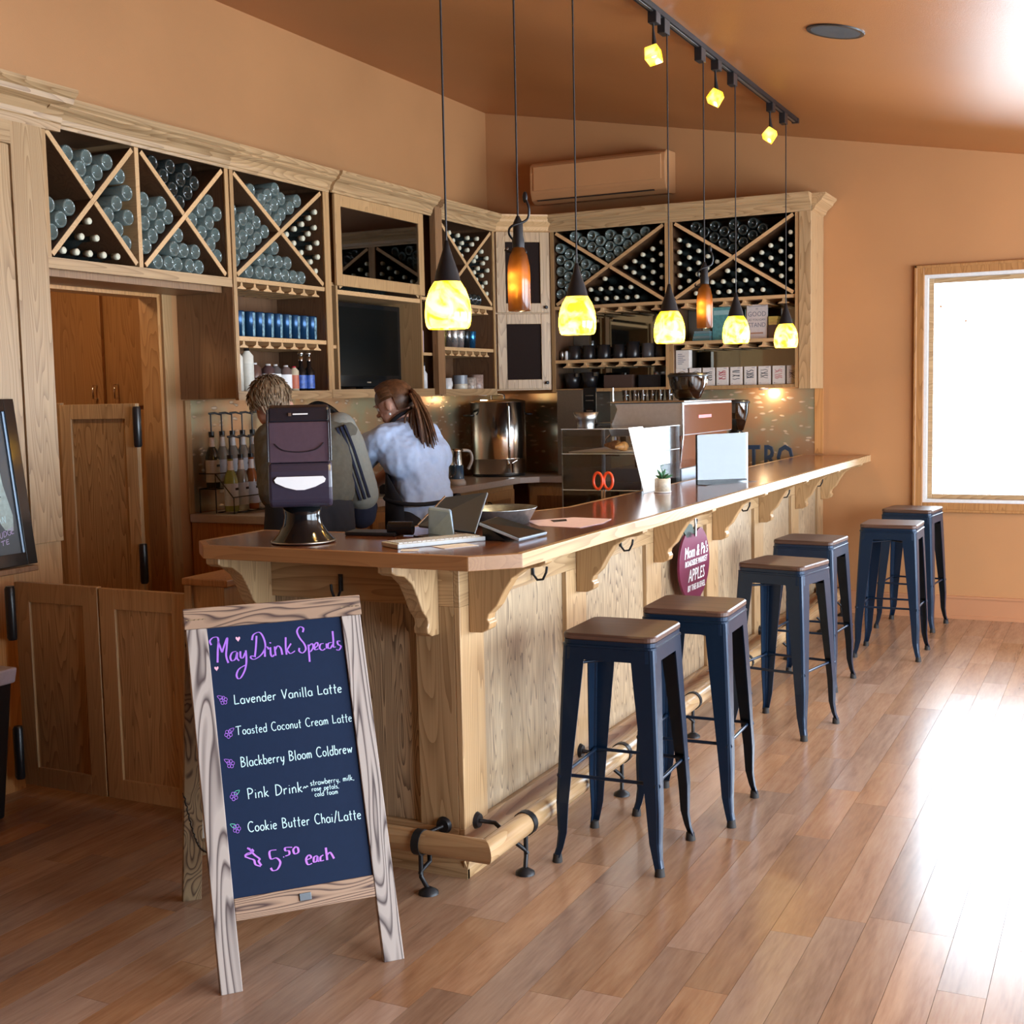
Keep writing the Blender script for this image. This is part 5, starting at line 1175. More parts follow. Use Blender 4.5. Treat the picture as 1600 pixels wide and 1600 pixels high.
for y in (6.24, 7.05): pt('steam_wand', MB().tube(catmull([(-2.47, y, 1.30), (-2.51, y, 1.26), (-2.53, y, 1.15), (-2.52, y + .01, 1.06)], 4), .006, 7), chrome, em)
for (a, b_) in (((-2.42, 6.2), (-2.08, 6.2)),): pt('gallery_rail', MB().tube([(-2.45, 6.21, 1.472), (-2.45, 6.21, 1.545), ], .004, 6), chrome, em)
for k in range(6):
    x = -2.40 + .048 * k
    solo('espresso_glass', MB().lathe([(1e-5, .003), (.017, .0), (.022, .058), (.020, .058), (.015, .006), (1e-5, .006)], (x, 6.27 + .008 * (k % 2), 1.473), 'z', 14), glass, 'small clear glass in the row on top of the espresso machine', 'glass', (x, 6.27, 1.473), 'glasses on top of the espresso machine')
def grinder(x, y, zb, zt_, rb, rt, label, mat_h, base):
    g_ = T('coffee_grinder', label, 'coffee grinder', (x, y, base))
    pt('hopper', MB().lathe([(rb * .5, zb - .02), (rb, zb), (rt * .93, zb + (zt_ - zb) * .6), (rt, zt_)], (x, y, 0), 'z', 28), mat_h, g_)
    pt('lid', MB().lathe([(1e-5, zt_ + .018), (rt * .9, zt_ + .016), (rt + .004, zt_ + .004), (rt + .004, zt_ - .004), (1e-5, zt_ - .002)][::-1], (x, y, 0), 'z', 28), black_plastic, g_)
    pt('beans', MB().lathe([(1e-5, zb), (rb * .92, zb + .003), (rt * .72, zb + (zt_ - zb) * .35), (1e-5, zb + (zt_ - zb) * .4)], (x, y, 0), 'z', 20), plain('coffee_beans', (.05, .022, .012), .5, bmp=.5), g_)
    if base < zb - .05:
        pt('body', MB().lathe([(1e-5, base), (.085, base), (.09, base + .02), (.06, base + .06), (.055, zb - .06), (rb, zb - .01), (1e-5, zb - .005)], (x, y, 0), 'z', 24), black_plastic, g_)
        pt('spout', MB().obox((x - .10, y - .02, zb - .12), (.06, 0, 0), (0, .04, 0), (0, 0, .04)), steel, g_)
grinder(-2.105, 6.42, 1.485, 1.60, .068, .105, 'coffee grinder with a wide clear hopper standing on the espresso machine', dark_glass, 1.472)
grinder(-2.13, 7.42, 1.28, 1.445, .045, .078, 'black coffee grinder with a slim hopper beside the espresso machine', dark_glass, .90)
jug = solo('steel_jug', MB().lathe([(1e-5, 0), (.06, 0), (.062, .01), (.045, .08), (.05, .11), (.068, .15), (.064, .15), (.046, .11), (.04, .02), (1e-5, .01)], (-2.555, 6.085, 1.27), 'z', 24), steel_dull, 'grey steel container with a flared rim beside the machine', 'jug', (-2.555, 6.085, 1.27))
js = T('jug_stand', 'dark stand carrying the grey steel container', 'stand', (-2.555, 6.085, .9)); pt('post', MB().cyl((-2.555, 6.085, .90), .055, .37, 18), gloss_black, js)

# under-cabinet puck lights
for k, (x, y, lb) in enumerate(((-2.22, 8.40, 'small round puck light under the book shelf cabinet'), (-4.16, 8.0, 'small round puck light under the corner cabinet'))):
    t = T('puck_light', lb, 'lamp', (x, y, CBt - .012), 'puck lights under the wall cabinets')
    pt('housing', MB().lathe([(.032, .0), (.034, .004), (.034, .0115), (.02, .0118)], (x, y, CBt - .0125), 'z', 20), white_gloss, t); pt('lens', MB().lathe([(1e-5, .001), (.031, .001)], (x, y, CBt - .012), 'z', 20), bulb_m, t)
    light(t, (x, y, CBt - .035), 3.0 if k == 0 else 1.6, (1, .66, .36), .02)

# ================================================================== BACK COUNTER THINGS
BZ = .9375
ur = T('coffee_urn', 'big polished steel urn with a tap under the corner cabinet', 'urn', (-4.08, 8.05, BZ))
ux, uy = -4.10, 8.12
pt('tank', MB().lathe([(.20, .02), (.20, .12), (.205, .125), (.205, .13), (.20, .135), (.20, .525), (.206, .53)], (ux, uy, BZ), 'z', 44), steel, ur)
pt('foot_ring', MB().lathe([(1e-5, 0), (.19, 0), (.19, .02), (1e-5, .022)], (ux, uy, BZ), 'z', 40), black_plastic, ur)
pt('lid', MB().lathe([(.208, .53), (.206, .538), (.15, .55), (1e-5, .555)], (ux, uy, BZ), 'z', 44), steel, ur)
pt('lid_handle', MB().tube(catmull([(ux - .05, uy, BZ + .55), (ux - .045, uy, BZ + .585), (ux + .045, uy, BZ + .585), (ux + .05, uy, BZ + .55)], 4), .007, 8), black_plastic, ur)
ud = Vector((.75, -.66, 0)); us_ = Vector((.66, .75, 0)); uc = Vector((ux, uy, BZ))
pt('tap', MB().tube([uc + ud * .19 + Vector((0, 0, .075)), uc + ud * .26 + Vector((0, 0, .075))], [.018, .014], 12).tube([uc + ud * .25 + Vector((0, 0, .10)), uc + ud * .25 + Vector((0, 0, .03))], [.018, .011], 12).tube([uc + ud * .25 + Vector((0, 0, .10)), uc + ud * .25 + Vector((0, 0, .12)) + us_ * .04], .006, 8), chrome, ur)
pt('level_tube', MB().tube([uc + ud * .207 + Vector((0, 0, .13)), uc + ud * .207 + Vector((0, 0, .50))], .007, 8), chrome, ur)
for s2 in (-1, 1):
    c = uc + us_ * s2 * .205 + Vector((0, 0, .44)); pt('side_handle', MB().tube(catmull([c - ud * .05, c - ud * .05 + us_ * s2 * .04, c + ud * .05 + us_ * s2 * .04, c + ud * .05], 4), .007, 8), black_plastic, ur)
gp = T('glass_pitcher', 'ribbed clear glass pitcher between the woman and the frother', 'pitcher', (-3.97, 7.0, BZ))
pt('jug', MB().lathe([(1e-5, .004), (.045, 0), (.04, .02), (.055, .06), (.05, .13), (.058, .20), (.055, .20), (.045, .13), (.05, .06), (1e-5, .02)], (-3.97, 7.0, BZ), 'z', 24), glass, gp)
pt('handle', MB().tube(catmull([(-3.93, 7.05, BZ + .17), (-3.90, 7.09, BZ + .15), (-3.90, 7.09, BZ + .08), (-3.93, 7.05, BZ + .05)], 4), .006, 7), glass, gp)
fr2 = T('milk_frother', 'blue and white electric milk frother with a curved handle', 'frother', (-3.95, 7.2, BZ))
pt('base', MB().lathe([(1e-5, 0), (.062, 0), (.062, .02), (.05, .04), (1e-5, .042)], (-3.95, 7.2, BZ), 'z', 24), white_gloss, fr2)
pt('jug', MB().lathe([(.05, .04), (.046, .13), (1e-5, .135)], (-3.95, 7.2, BZ), 'z', 24), plain('blue_enamel', (.05, .15, .32), .25), fr2)
pt('collar', MB().lathe([(.042, .13), (.036, .22), (.038, .235), (1e-5, .24)], (-3.95, 7.2, BZ), 'z', 24), steel, fr2)
pt('handle', MB().tube(catmull([(-3.92, 7.235, BZ + .225), (-3.89, 7.28, BZ + .215), (-3.88, 7.29, BZ + .16), (-3.90, 7.27, BZ + .10)], 4), .011, 8), white_gloss, fr2)
br = T('coffee_brewer', 'brown metal coffee brewer with a black control strip in the corner', 'coffee maker', (-3.5, 8.3, BZ))
pt('tower', B(-3.66, -3.455, 8.18, YB - .02, BZ, 1.545), plain('brown_grey_metal', (.22, .17, .12), .35, .5), br, bevel=.006)
pt('control_strip', B(-3.454, -3.355, 8.18, 8.45, 1.31, 1.56), gloss_black, br, bevel=.004); pt('brewer_arm', B(-3.454, -3.355, 8.2, 8.45, BZ + .0, 1.30), black_plastic, br)
for x in (-3.425, -3.385): pt('button', MB().lathe([(1e-5, 0), (.011, 0), (.011, -.004), (1e-5, -.004)][::-1], (x, 8.178, 1.345), 'y', 12), white_gloss, br)
for z in (1.50, 1.465): pt('button_row', B(-3.435, -3.375, 8.177, 8.18, z, z + .006), steel_dull, br)
pt('display_knobs', B(-3.43, -3.38, 8.177, 8.18, 1.39, 1.40), steel_dull, br)
# letters
for ch_, x in (('S', -2.375), ('T', -2.275), ('R', -2.165), ('O', -2.06)):
    lt = T('letter', 'dark blue metal standing letter %s on the back counter by the bar end' % ch_, 'letter', (x, 8.35, BZ), 'standing letters on the back counter')
    pt('letter_body', text_mb(ch_, .235, (x, 8.35, BZ + .115), (1, 0, 0), (0, 0, 1), .012, squash=.62, bold=.004), plain('blue_black_metal', (.06, .10, .18), .35, .6), lt)
# syrup bottles on a wire rack
syr = [(bottle_dark, 'dark syrup'), (glassy('syrup_clear', (.75, .80, .76), .7), 'clear syrup'), (plain('syrup_green', (.30, .36, .10), .15), 'green syrup'), (plain('syrup_amber', (.35, .12, .04), .15), 'amber syrup')]
rk = T('wire_rack', 'black two tier wire rack holding the syrup bottles', 'rack', (-4.2, 5.3, BZ))
wr = MB(); 
for (x0_, x1_, z) in ((-4.32, -4.215, 1.065), (-4.205, -4.10, .945)):
    wr.tube([(x0_, 5.10, z), (x1_, 5.10, z), (x1_, 5.58, z), (x0_, 5.58, z)], .003, 5, True)
    wr.tube([(x1_, 5.10, z), (x1_, 5.10, z + .08), (x1_, 5.58, z + .08), (x1_, 5.58, z)], .003, 5)
    for k in range(1, 6): wr.tube([(x0_, 5.10 + .08 * k, z), (x1_, 5.10 + .08 * k, z)], .002, 5)
wr.tube([(-4.32, 5.10, 1.145), (-4.215, 5.10, 1.145), (-4.10, 5.10, 1.02), (-4.10, 5.10, .94)], .003, 5); wr.tube([(-4.215, 5.10, 1.065), (-4.215, 5.10, .94)], .003, 5); wr.tube([(-4.32, 5.10, 1.065), (-4.32, 5.10, .94)], .003, 5); wr.tube([(-4.32, 5.58, 1.065), (-4.32, 5.58, .94)], .003, 5); wr.tube([(-4.215, 5.58, 1.065), (-4.215, 5.58, .94)], .003, 5)
pt('wire_frame', wr, black_metal, rk)
lab_m = plain('syrup_label', (.62, .70, .80), .5)
def syrup(x, y, z, mt, label):
    t = T('syrup_bottle', label, 'bottle', (x, y, z), 'pump syrup bottles on the wire rack')
    pt('glass_body', MB().lathe([(1e-5, .002), (.034, 0), (.036, .006), (.036, .16), (.030, .185), (.016, .215), (.014, .235), (.014, .275), (1e-5, .276)], (x, y, z), 'z', 20), mt, t)
    pt('label', MB().lathe([(.0366, .03), (.0366, .145)], (x, y, z), 'z', 20), lab_m, t); pt('neck_label', MB().lathe([(.0168, .213), (.0146, .238), (.0146, .262)], (x, y, z), 'z', 16), white, t)
    pt('label_print', MB().obox((x + .0365, y - .012, z + .11), (0, .024, 0), (.0006, 0, 0), (0, 0, .012)), plum3, t)
    pt('pump', MB().cyl((x, y, z + .272), .015, .02, 12).tube([(x, y, z + .29), (x, y, z + .385)], .004, 6).tube([(x - .004, y - .01, z + .385), (x + .01, y + .02, z + .388), (x + .02, y + .055, z + .378)], [.006, .006, .004], 6), black_plastic, t)
names = ['first', 'second', 'third', 'fourth', 'fifth', 'sixth']
for k in range(5): syrup(-4.265, 5.145 + .085 * k, 1.069, syr[0 if k == 0 else 1][0], ('dark syrup pump bottle at the left end of the upper row' if k == 0 else 'clear syrup pump bottle, %s from the left in the upper row' % names[k]))
for k in range(5): syrup(-4.15, 5.145 + .085 * k, .949, syr[(2, 1, 3, 1, 1)[k]][0], '%s pump bottle, %s from the left in the lower row' % (syr[(2, 1, 3, 1, 1)[k]][1], names[k]))
# sink tap with a coiled hose
sk = T('sink_tap', 'coiled black spray hose tap between the two people', 'tap', (-4.2, 6.1, BZ))
hp = catmull([(-4.22, 5.80, BZ), (-4.22, 5.80, 1.30), (-4.20, 5.84, 1.42), (-4.18, 5.98, 1.488), (-4.16, 6.14, 1.43), (-4.15, 6.20, 1.32), (-4.15, 6.20, 1.20)], 8)
pt('hose', MB().tube(hp, .010, 8), black_plastic, sk)
for i in range(4, len(hp) - 1, 1):
    for j in (0, .5):
        p = Vector(hp[i]).lerp(Vector(hp[i + 1]), j); d = (Vector(hp[i + 1]) - Vector(hp[i])).normalized(); a = d.cross(Vector((1, 0, 0))).normalized(); b3 = d.cross(a)
        if i % 1 == 0: pt('coil', MB().tube([p + (a * math.cos(t) + b3 * math.sin(t)) * .017 for t in [2 * math.pi * k / 10 for k in range(10)]], .003, 4, True), black_plastic, sk)
pt('spray_head', MB().tube([(-4.15, 6.20, 1.22), (-4.14, 6.21, 1.14), (-4.13, 6.19, 1.08)], [.014, .018, .022], 10), steel, sk)
pt('basin', B(-4.3, -3.9, 5.75, 6.35, BZ + .0005, BZ + .004), steel_dull, sk)
# black organiser box
solo('caddy_box', B(-4.06, -3.90, 6.42, 6.62, BZ, BZ + .06), black_plastic, 'low black box on the back counter between the two people', 'box', (-3.98, 6.52, BZ), bevel=.006)

# ================================================================== SHELF THINGS
for k in range(9):
    y = 5.175 + .078 * k if k else 5.165
    t = T('blue_tumbler', 'dark blue tumbler with a pale speckled stripe on the shelf under the third rack', 'tumbler', (-4.08, y, 1.842), 'blue tumblers on the shelf')
    pt('cup', MB().lathe([(1e-5, 0), (.031, 0), (.035, .128), (.033, .132), (1e-5, .126)], (-4.08, y, 1.842), 'z', 20), blue_tum, t)
    st_m = bpy.data.materials.get('tumbler_stripe') or plain('tumbler_stripe', (.25, .45, .55), .4, var=.8)
    a0 = .9; pr_ = MB(); vs = []
    for h, r in ((.005, .0325), (.125, .0358)):
        for j in range(5): a = -.25 + .17 * j; vs.append((-4.08 + r * math.cos(a), y + r * math.sin(a), 1.842 + h))
    pr_.add(vs, [(j, j + 1, j + 6, j + 5) for j in range(4)], True); pt('stripe', pr_, st_m, t)
def liquor(x, y, z, r, h, body, lab, label, neck=True, cap=None, name='spirit_bottle'):
    t = T(name, label, 'bottle', (x, y, z)); n_ = h * (.62 if neck else .86)
    pt('bottle_body', MB().lathe([(1e-5, 0), (r, 0), (r, n_), (r * .38, n_ + h * .12), (r * .36, h), (1e-5, h)], (x, y, z), 'z', 18), body, t)
    if lab: pt('label', MB().lathe([(r * 1.02, n_ * .2), (r * 1.02, n_ * .8)], (x, y, z), 'z', 18), lab, t)
    if cap: pt('cap', MB().lathe([(r * .42, h * .90), (r * .42, h * 1.03), (1e-5, h * 1.035)], (x, y, z), 'z', 14), cap, t)
    return t
z0 = CBt + .023
tall_w = plain('cream_bottle', (.70, .67, .58), .4)
liquor(-4.08, 5.145, z0, .030, .215, tall_w, None, 'tall cream coloured bottle at the left end under the blue tumblers', False, black_plastic)
liquor(-4.08, 5.225, z0, .034, .225, tall_w, plain('cream_label', (.6, .58, .5), .5), 'second tall cream coloured bottle under the blue tumblers', False, black_plastic)
liquor(-4.10, 5.31, z0, .036, .155, plain('brown_jar', (.12, .06, .045), .3), None, 'brown jar behind the man head on the bottle shelf', False, white_gloss, 'jar')
liquor(-4.08, 5.40, z0, .036, .15, plain('dark_jar', (.09, .05, .05), .25), white, 'dark jar with a white lid behind the man head', False, white_gloss, 'jar')
liquor(-4.10, 5.49, z0, .030, .15, plain('smoke_jar', (.10, .09, .09), .25), white, 'smoky jar with a white label left of the chocolate bottle', False, white_gloss, 'jar')
liquor(-4.08, 5.555, z0, .032, .145, plain('cocoa_jar', (.16, .11, .10), .3), white, 'jar with a white lid beside the red capped bottle', False, white_gloss, 'jar')
liquor(-4.07, 5.615, z0, .026, .14, plain('cream_small', (.65, .55, .38), .4), plain('red_label', (.55, .15, .08), .5), 'small cream bottle with a red cap beside the blue labelled bottles', False, plain('red_cap', (.65, .05, .08), .4))
blab = plain('bright_blue_label', (.06, .16, .62), .4, var=.5)
for k, y in enumerate((5.68, 5.755)):
    t = liquor(-4.07, y, z0, .030, .195, gloss_black, blab, ['blue labelled bottle with silver spout, left of the pair', 'blue labelled bottle with silver spout, right of the pair'][k], True, steel)
    pt('spout', MB().sphere((-4.07, y, z0 + .215), .016, 12, 8), steel, t)
# television
tv = T('television', 'black flat television standing in the open oak cabinet bay', 'television', (-4.15, 6.5, CBt + .02))
TZ = CBt + .024
pt('foot', B(-4.27, -4.07, 6.28, 6.72, TZ, TZ + .012), gloss_black, tv, bevel=.004); pt('neck', B(-4.20, -4.15, 6.42, 6.58, TZ + .012, TZ + .05), gloss_black, tv)
pt('casing', B(-4.22, -4.145, 6.10, 6.865, TZ + .03, 2.085), gloss_black, tv, bevel=.006)
pt('screen', B(-4.145, -4.143, 6.135, 6.83, TZ + .10, 2.055), plain('tv_screen', (.003, .004, .004), .25, spec=.15), tv); pt('logo', B(-4.1445, -4.142, 6.46, 6.50, TZ + .055, TZ + .062), steel_dull, tv)
# narrow slot bottles
liquor(-4.08, 7.0, 1.799, .022, .16, plain('pink_white_bottle', (.70, .50, .50), .4), None, 'slim pink and white bottle on the slot shelf right of the television', False, white_gloss, 'squeeze_bottle')
liquor(-4.06, 7.0, z0, .022, .18, white_gloss, None, 'slim white squeeze bottle right of the television base', True, black_plastic, 'squeeze_bottle')
# metal tumblers on bay 4
cols = [((.30, .32, .36), 'grey'), ((.30, .25, .08), 'gold'), ((.25, .22, .20), 'bronze'), ((.62, .62, .60), 'silver'), ((.60, .60, .60), 'bright silver'), ((.04, .05, .06), 'dark'), ((.03, .17, .38), 'blue')]
for k, (c, nm) in enumerate(cols):
    y = 7.20 + .083 * k
    solo('metal_tumbler', MB().lathe([(1e-5, 0), (.026, 0), (.035, .115), (.033, .118), (1e-5, .11)], (-4.08, y, 1.842), 'z', 18), plain('tumbler_' + nm.replace(' ', '_'), c, .2, .8), '%s metal tumbler on the shelf right of the television' % nm, 'tumbler', (-4.08, y, 1.842), 'metal tumblers on the shelf')
def mug(x, y, z, r, h, mt, label, side_=1, ax='y', two=None, group=None):
    t = T('mug', label, 'mug', (x, y, z), group)
    pt('mug_body', MB().lathe([(1e-5, .003), (r * .92, 0), (r, .01), (r, h), (r - .004, h), (r - .005, .008), (1e-5, .008)], (x, y, z), 'z', 22), mt, t)
    if two: pt('glaze_band', MB().lathe([(r * 1.012, h * .45), (r * 1.012, h * 1.0)], (x, y, z), 'z', 22), two, t)
    d = Vector((0, side_, 0)) if ax == 'y' else Vector((side_, 0, 0)); c = Vector((x, y, z))
    pt('handle', MB().tube(catmull([c + d * (r - .003) + Vector((0, 0, h * .82)), c + d * (r + .025) + Vector((0, 0, h * .78)), c + d * (r + .03) + Vector((0, 0, h * .4)), c + d * (r - .003) + Vector((0, 0, h * .2))], 4), .005, 7), mt, t)
mug(-4.10, 7.21, z0, .040, .13, white_gloss, 'tall white mug at the left end under the metal tumblers'); mug(-4.05, 7.29, z0, .03, .085, white_gloss, 'small white cup in front of the tall white mug')
mug(-4.13, 7.40, z0, .03, .09, gloss_black, 'small black cup beside the white mugs')
mug(-4.09, 7.54, z0, .050, .105, plain('cream_glaze', (.62, .56, .44), .3), 'grey and cream two tone mug', two=plain('grey_glaze', (.22, .24, .27), .3)); mug(-4.08, 7.665, z0, .042, .09, plain('brown_white_mug', (.60, .50, .42), .3, var=.6), 'white mug with a brown pattern'); mug(-4.09, 7.78, z0, .048, .11, plain('pink_brown_mug', (.50, .36, .30), .3, var=.5), 'rosy patterned mug with a big handle')
# black mugs, back wall
for k, (x, r, h) in enumerate(((-3.56, .045, .10), (-3.45, .045, .10), (-3.335, .048, .10), (-3.22, .045, .10), (-3.115, .048, .115), (-3.005, .045, .10), (-2.91, .04, .09))):
    mug(x, 8.29, 1.757, r, h, black_plastic if k != 5 else plain('grey_mug', (.08, .08, .085), .3), 'black mug, %s from the left on the mirror shelf' % names[k] if k < 6 else 'black mug at the right end of the mirror shelf', 1, 'x', group='black mugs on the mirror shelf')
for k, x in enumerate((-3.645, -3.612)): solo('shaker', MB().lathe([(1e-5, 0), (.013, 0), (.013, .05), (.009, .065), (1e-5, .066)], (x, 8.26, 1.757), 'z', 12), white_gloss if k else steel_dull, ['small steel shaker at the left end of the mug shelf', 'small white shaker beside the steel one on the mug shelf'][k], 'shaker', (x, 8.26, 1.757))
for k, (x, w, h) in enumerate(((-3.575, .07, .11), (-3.44, .075, .115))):
    t = T('filter_basket', 'black tapered brew basket, %s on the lower mirror shelf' % ['left one', 'right one'][k], 'basket', (x, 8.28, z0))
    pt('basket', MB().lathe([(1e-5, 0), (w * .6, 0), (w * .88, h), (w * .84, h), (w * .55, .005), (1e-5, .005)], (x, 8.28, z0), 'z', 22), black_plastic, t)
    pt('grip', MB().obox((x + w * .7, 8.22, z0 + h * .75), (.018, 0, 0), (0, .03, 0), (0, 0, .025)), steel_dull, t)
solo('storage_box', B(-3.31, -3.10, 8.22, 8.42, z0, z0 + .09), plain('dark_brown_box', (.07, .04, .03), .5), 'dark brown box on the lower mirror shelf', 'box', (-3.2, 8.3, z0))
solo('storage_box', B(-3.06, -2.90, 8.24, 8.42, z0, z0 + .085), black_plastic, 'black box at the right end of the lower mirror shelf', 'box', (-2.98, 8.3, z0))
# books
BKZ = 1.857
bk = T('book', 'standing pale book whose cover reads GOOD and STAND', 'book', (-2.24, 8.33, BKZ))
pt('cover', B(-2.312, -2.172, 8.315, 8.338, BKZ, 2.088), plain('cream_cover', (.72, .64, .60), .5), bk, bevel=.002)
ink = plain('grey_ink', (.22, .22, .26), .6)
for tx_, sz, z in (('AS', .016, 2.058), ('GOOD', .046, 2.022), ('AS YOU CAN', .022, 1.985), ('STAND', .042, 1.950)):
    pt('title', text_mb(tx_, sz, (-2.242, 8.3145, z), (1, 0, 0), (0, 0, 1), .0006, squash=.88), ink, bk)
pt('print_line', B(-2.285, -2.2, 8.3142, 8.315, 1.892, 1.902), plain('rust_ink', (.5, .25, .15), .6), bk); pt('print_line', B(-2.30, -2.184, 8.3142, 8.315, 2.073, 2.076), ink, bk)
bk = T('book', 'standing teal book in front of the dark books', 'book', (-2.49, 8.34, BKZ)); pt('cover', B(-2.555, -2.425, 8.33, 8.355, BKZ, 2.082), plain('teal_cover', (.12, .36, .38), .45, var=.3), bk, bevel=.002); pt('cover_band', B(-2.545, -2.435, 8.3292, 8.33, 2.03, 2.06), plain('pale_teal', (.35, .55, .55), .5), bk)
for k in range(4):
    solo('book', B(-2.68 + .004 * k, -2.56, 8.28, 8.42, BKZ + .017 * k, BKZ + .016 + .017 * k), plain('teal_spine_%d' % k, (.10 + .06 * (k % 2), .24, .26), .5), 'flat teal book, %s from the bottom of the left pile' % names[k], 'book', (-2.62, 8.35, BKZ + .017 * k), 'pile of teal books')
for k in range(3):
    solo('book', B(-2.160, -2.105 + .004 * k, 8.30, 8.44, BKZ + .09 + .019 * k, BKZ + .108 + .019 * k), plain('yellow_spine_%d' % k, (.58, .36 + .04 * k, .10), .5), 'flat yellow book, %s from the bottom of the right pile' % names[k], 'book', (-2.13, 8.37, BKZ + .09 + .019 * k), 'pile of yellow books')
solo('book', B(-2.162, -2.09, 8.30, 8.46, BKZ, BKZ + .088), plain('dark_brown_books', (.10, .05, .03), .5), 'thick dark brown book under the yellow books', 'book', (-2.13, 8.38, BKZ))
# tea boxes
teaw = plain('tea_box_white', (.72, .66, .60), .5); art = [(.30, .22, .12), (.20, .22, .22), (.10, .10, .10), (.45, .08, .10), (.08, .09, .10), (.10, .11, .13), (.12, .12, .12), (.55, .22, .22), (.20, .16, .18)]
tn = ['first', 'second', 'third', 'fourth', 'fifth', 'sixth', 'seventh', 'eighth', 'ninth']
for k in range(9):
    x = -2.745 + .0955 * k; w = .082
    t = T('tea_box', 'white tea box, %s from the left in the bottom row' % tn[k], 'box', (x, 8.27, z0), 'white tea boxes on the bottom shelf'); zt0 = z0; hh = .122
    pt('carton', B(x - w / 2, x + w / 2, 8.235, 8.30, zt0, zt0 + hh), teaw, t, bevel=.0015)
    am = plain('tea_art_%d' % k, art[k], .6); rt_ = random.Random(k)
    for j in range(5):
        mb = MB(); zz = zt0 + .045 + .012 * j; ribbon(mb, [(-w * .30, zz + rt_.uniform(-.004, .004)), (-w * .1, zz + rt_.uniform(-.008, .008)), (w * .1, zz + rt_.uniform(-.008, .008)), (w * .30, zz + rt_.uniform(-.004, .004))], .004 + .003 * rt_.random(), lambda u, v, x=x: (x + u, 8.2343, v)); pt('printed_wave', mb, am, t)
    pt('print_line', B(x + w * .12, x + w * .36, 8.2342, 8.235, zt0 + .112, zt0 + .115), ink, t); pt('print_line', B(x - w * .36, x - w * .30, 8.2342, 8.235, zt0 + .010, zt0 + .014), ink, t)
t = T('tea_box', 'white tea box stacked alone on top of the row', 'box', (-2.735, 8.27, z0 + .122), 'white tea boxes on the bottom shelf'); pt('carton', B(-2.785, -2.69, 8.235, 8.30, z0 + .1225, z0 + .245), teaw, t, bevel=.0015)
mb = MB()
for j in range(6): mb.box(-2.77, -2.77 + .03 + .006 * (j * 7 % 5), 8.234, 8.235, z0 + .15 + .013 * j, z0 + .155 + .013 * j)
pt('printed_text', mb, ink, t)
# ================================================================== LEFT EDGE: bin and framed board
bn = T('waste_bin', 'black waste bin with a pale liner folded over its rim at the left edge', 'bin', (-3.83, 3.05, 0))
def frus(x0, x1, y0, y1, z0, X0, X1, Y0, Y1, z1):
    m_ = MB(); m_.add([(x0, y0, z0), (x1, y0, z0), (x1, y1, z0), (x0, y1, z0), (X0, Y0, z1), (X1, Y0, z1), (X1, Y1, z1), (X0, Y1, z1)], [(0, 3, 2, 1), (4, 5, 6, 7), (0, 1, 5, 4), (1, 2, 6, 5), (2, 3, 7, 6), (3, 0, 4, 7)]); return m_
pt('bin_body', frus(-3.87, -3.69, 2.95, 3.20, 0, -3.895, -3.635, 2.92, 3.22, .53), black_plastic, bn, bevel=.01)
pt('liner', frus(-3.898, -3.625, 2.91, 3.225, .51, -3.905, -3.615, 2.905, 3.23, .568), plain('liner_plastic', (.55, .52, .60), .4), bn, bevel=.008)
fb = T('framed_menu_board', 'black framed chalk menu board leaning on the ledge at the left edge', 'menu board', (-3.9, 3.35, .89))
FA = Vector((-3.895, 3.61, .89)); fu = Vector((0, -1, 0)); fv = Vector((-.085, 0, .645)).normalized(); fn_ = Vector((fv.z, 0, -fv.x))
def FP(u, v, w=0): return FA + fu * u + fv * v + fn_ * w
def fbd(u0, u1, v0, v1, w0, w1): return MB().obox(FP(u0, v0, w0), fu * (u1 - u0), fn_ * (w1 - w0), fv * (v1 - v0))
for a in ((0, .05, 0, .66), (.55, .60, 0, .66), (.05, .55, 0, .05), (.05, .55, .61, .66)): pt('frame_rail', fbd(*a, -.02, 0), gloss_black, fb, bevel=.002)
pt('inner_bevel', fbd(.05, .060, .05, .61, -.012, -.006), blu, fb); pt('chalk_panel', fbd(.05, .55, .05, .61, -.016, -.012), chalk2_m, fb)
pale = plain('pale_chalk_drawing', (.45, .58, .56), .7, var=.3)
pt('drawing', MB().prism([FP(u, v, -.012) for u, v in ((.085, .14), (.078, .20), (.105, .32), (.118, .47), (.13, .485), (.30, .49), (.31, .22), (.16, .20), (.125, .145))], fn_ * .0008), pale, fb)
fF = lambda u, v: FP(-u, v, -.0108)
for s__, A, B2, cap, mt_ in (('RS', (-.15, .555), (-.085, .56), .045, plain('grey_chalk', (.5, .5, .47), .7)), ('R', (-.155, .275), (-.12, .275), .028, gloss_black), ('AN', (-.155, .172), (-.115, .175), .026, white_ink), ('UDGE', (-.155, .115), (-.085, .13), .022, plain('lilac_chalk', (.45, .38, .62), .7)), ('TE', (-.155, .085), (-.115, .092), .018, plain('lilac_chalk2', (.45, .38, .62), .7))):
    pt('lettering', write(s__, A, B2, cap, .0032, fF), mt_, fb)
zg = MB(); ribbon(zg, [(-.15, .52), (-.135, .535), (-.12, .52), (-.105, .535), (-.09, .525)], .003, fF); pt('zigzag', zg, bpy.data.materials['grey_chalk'], fb)

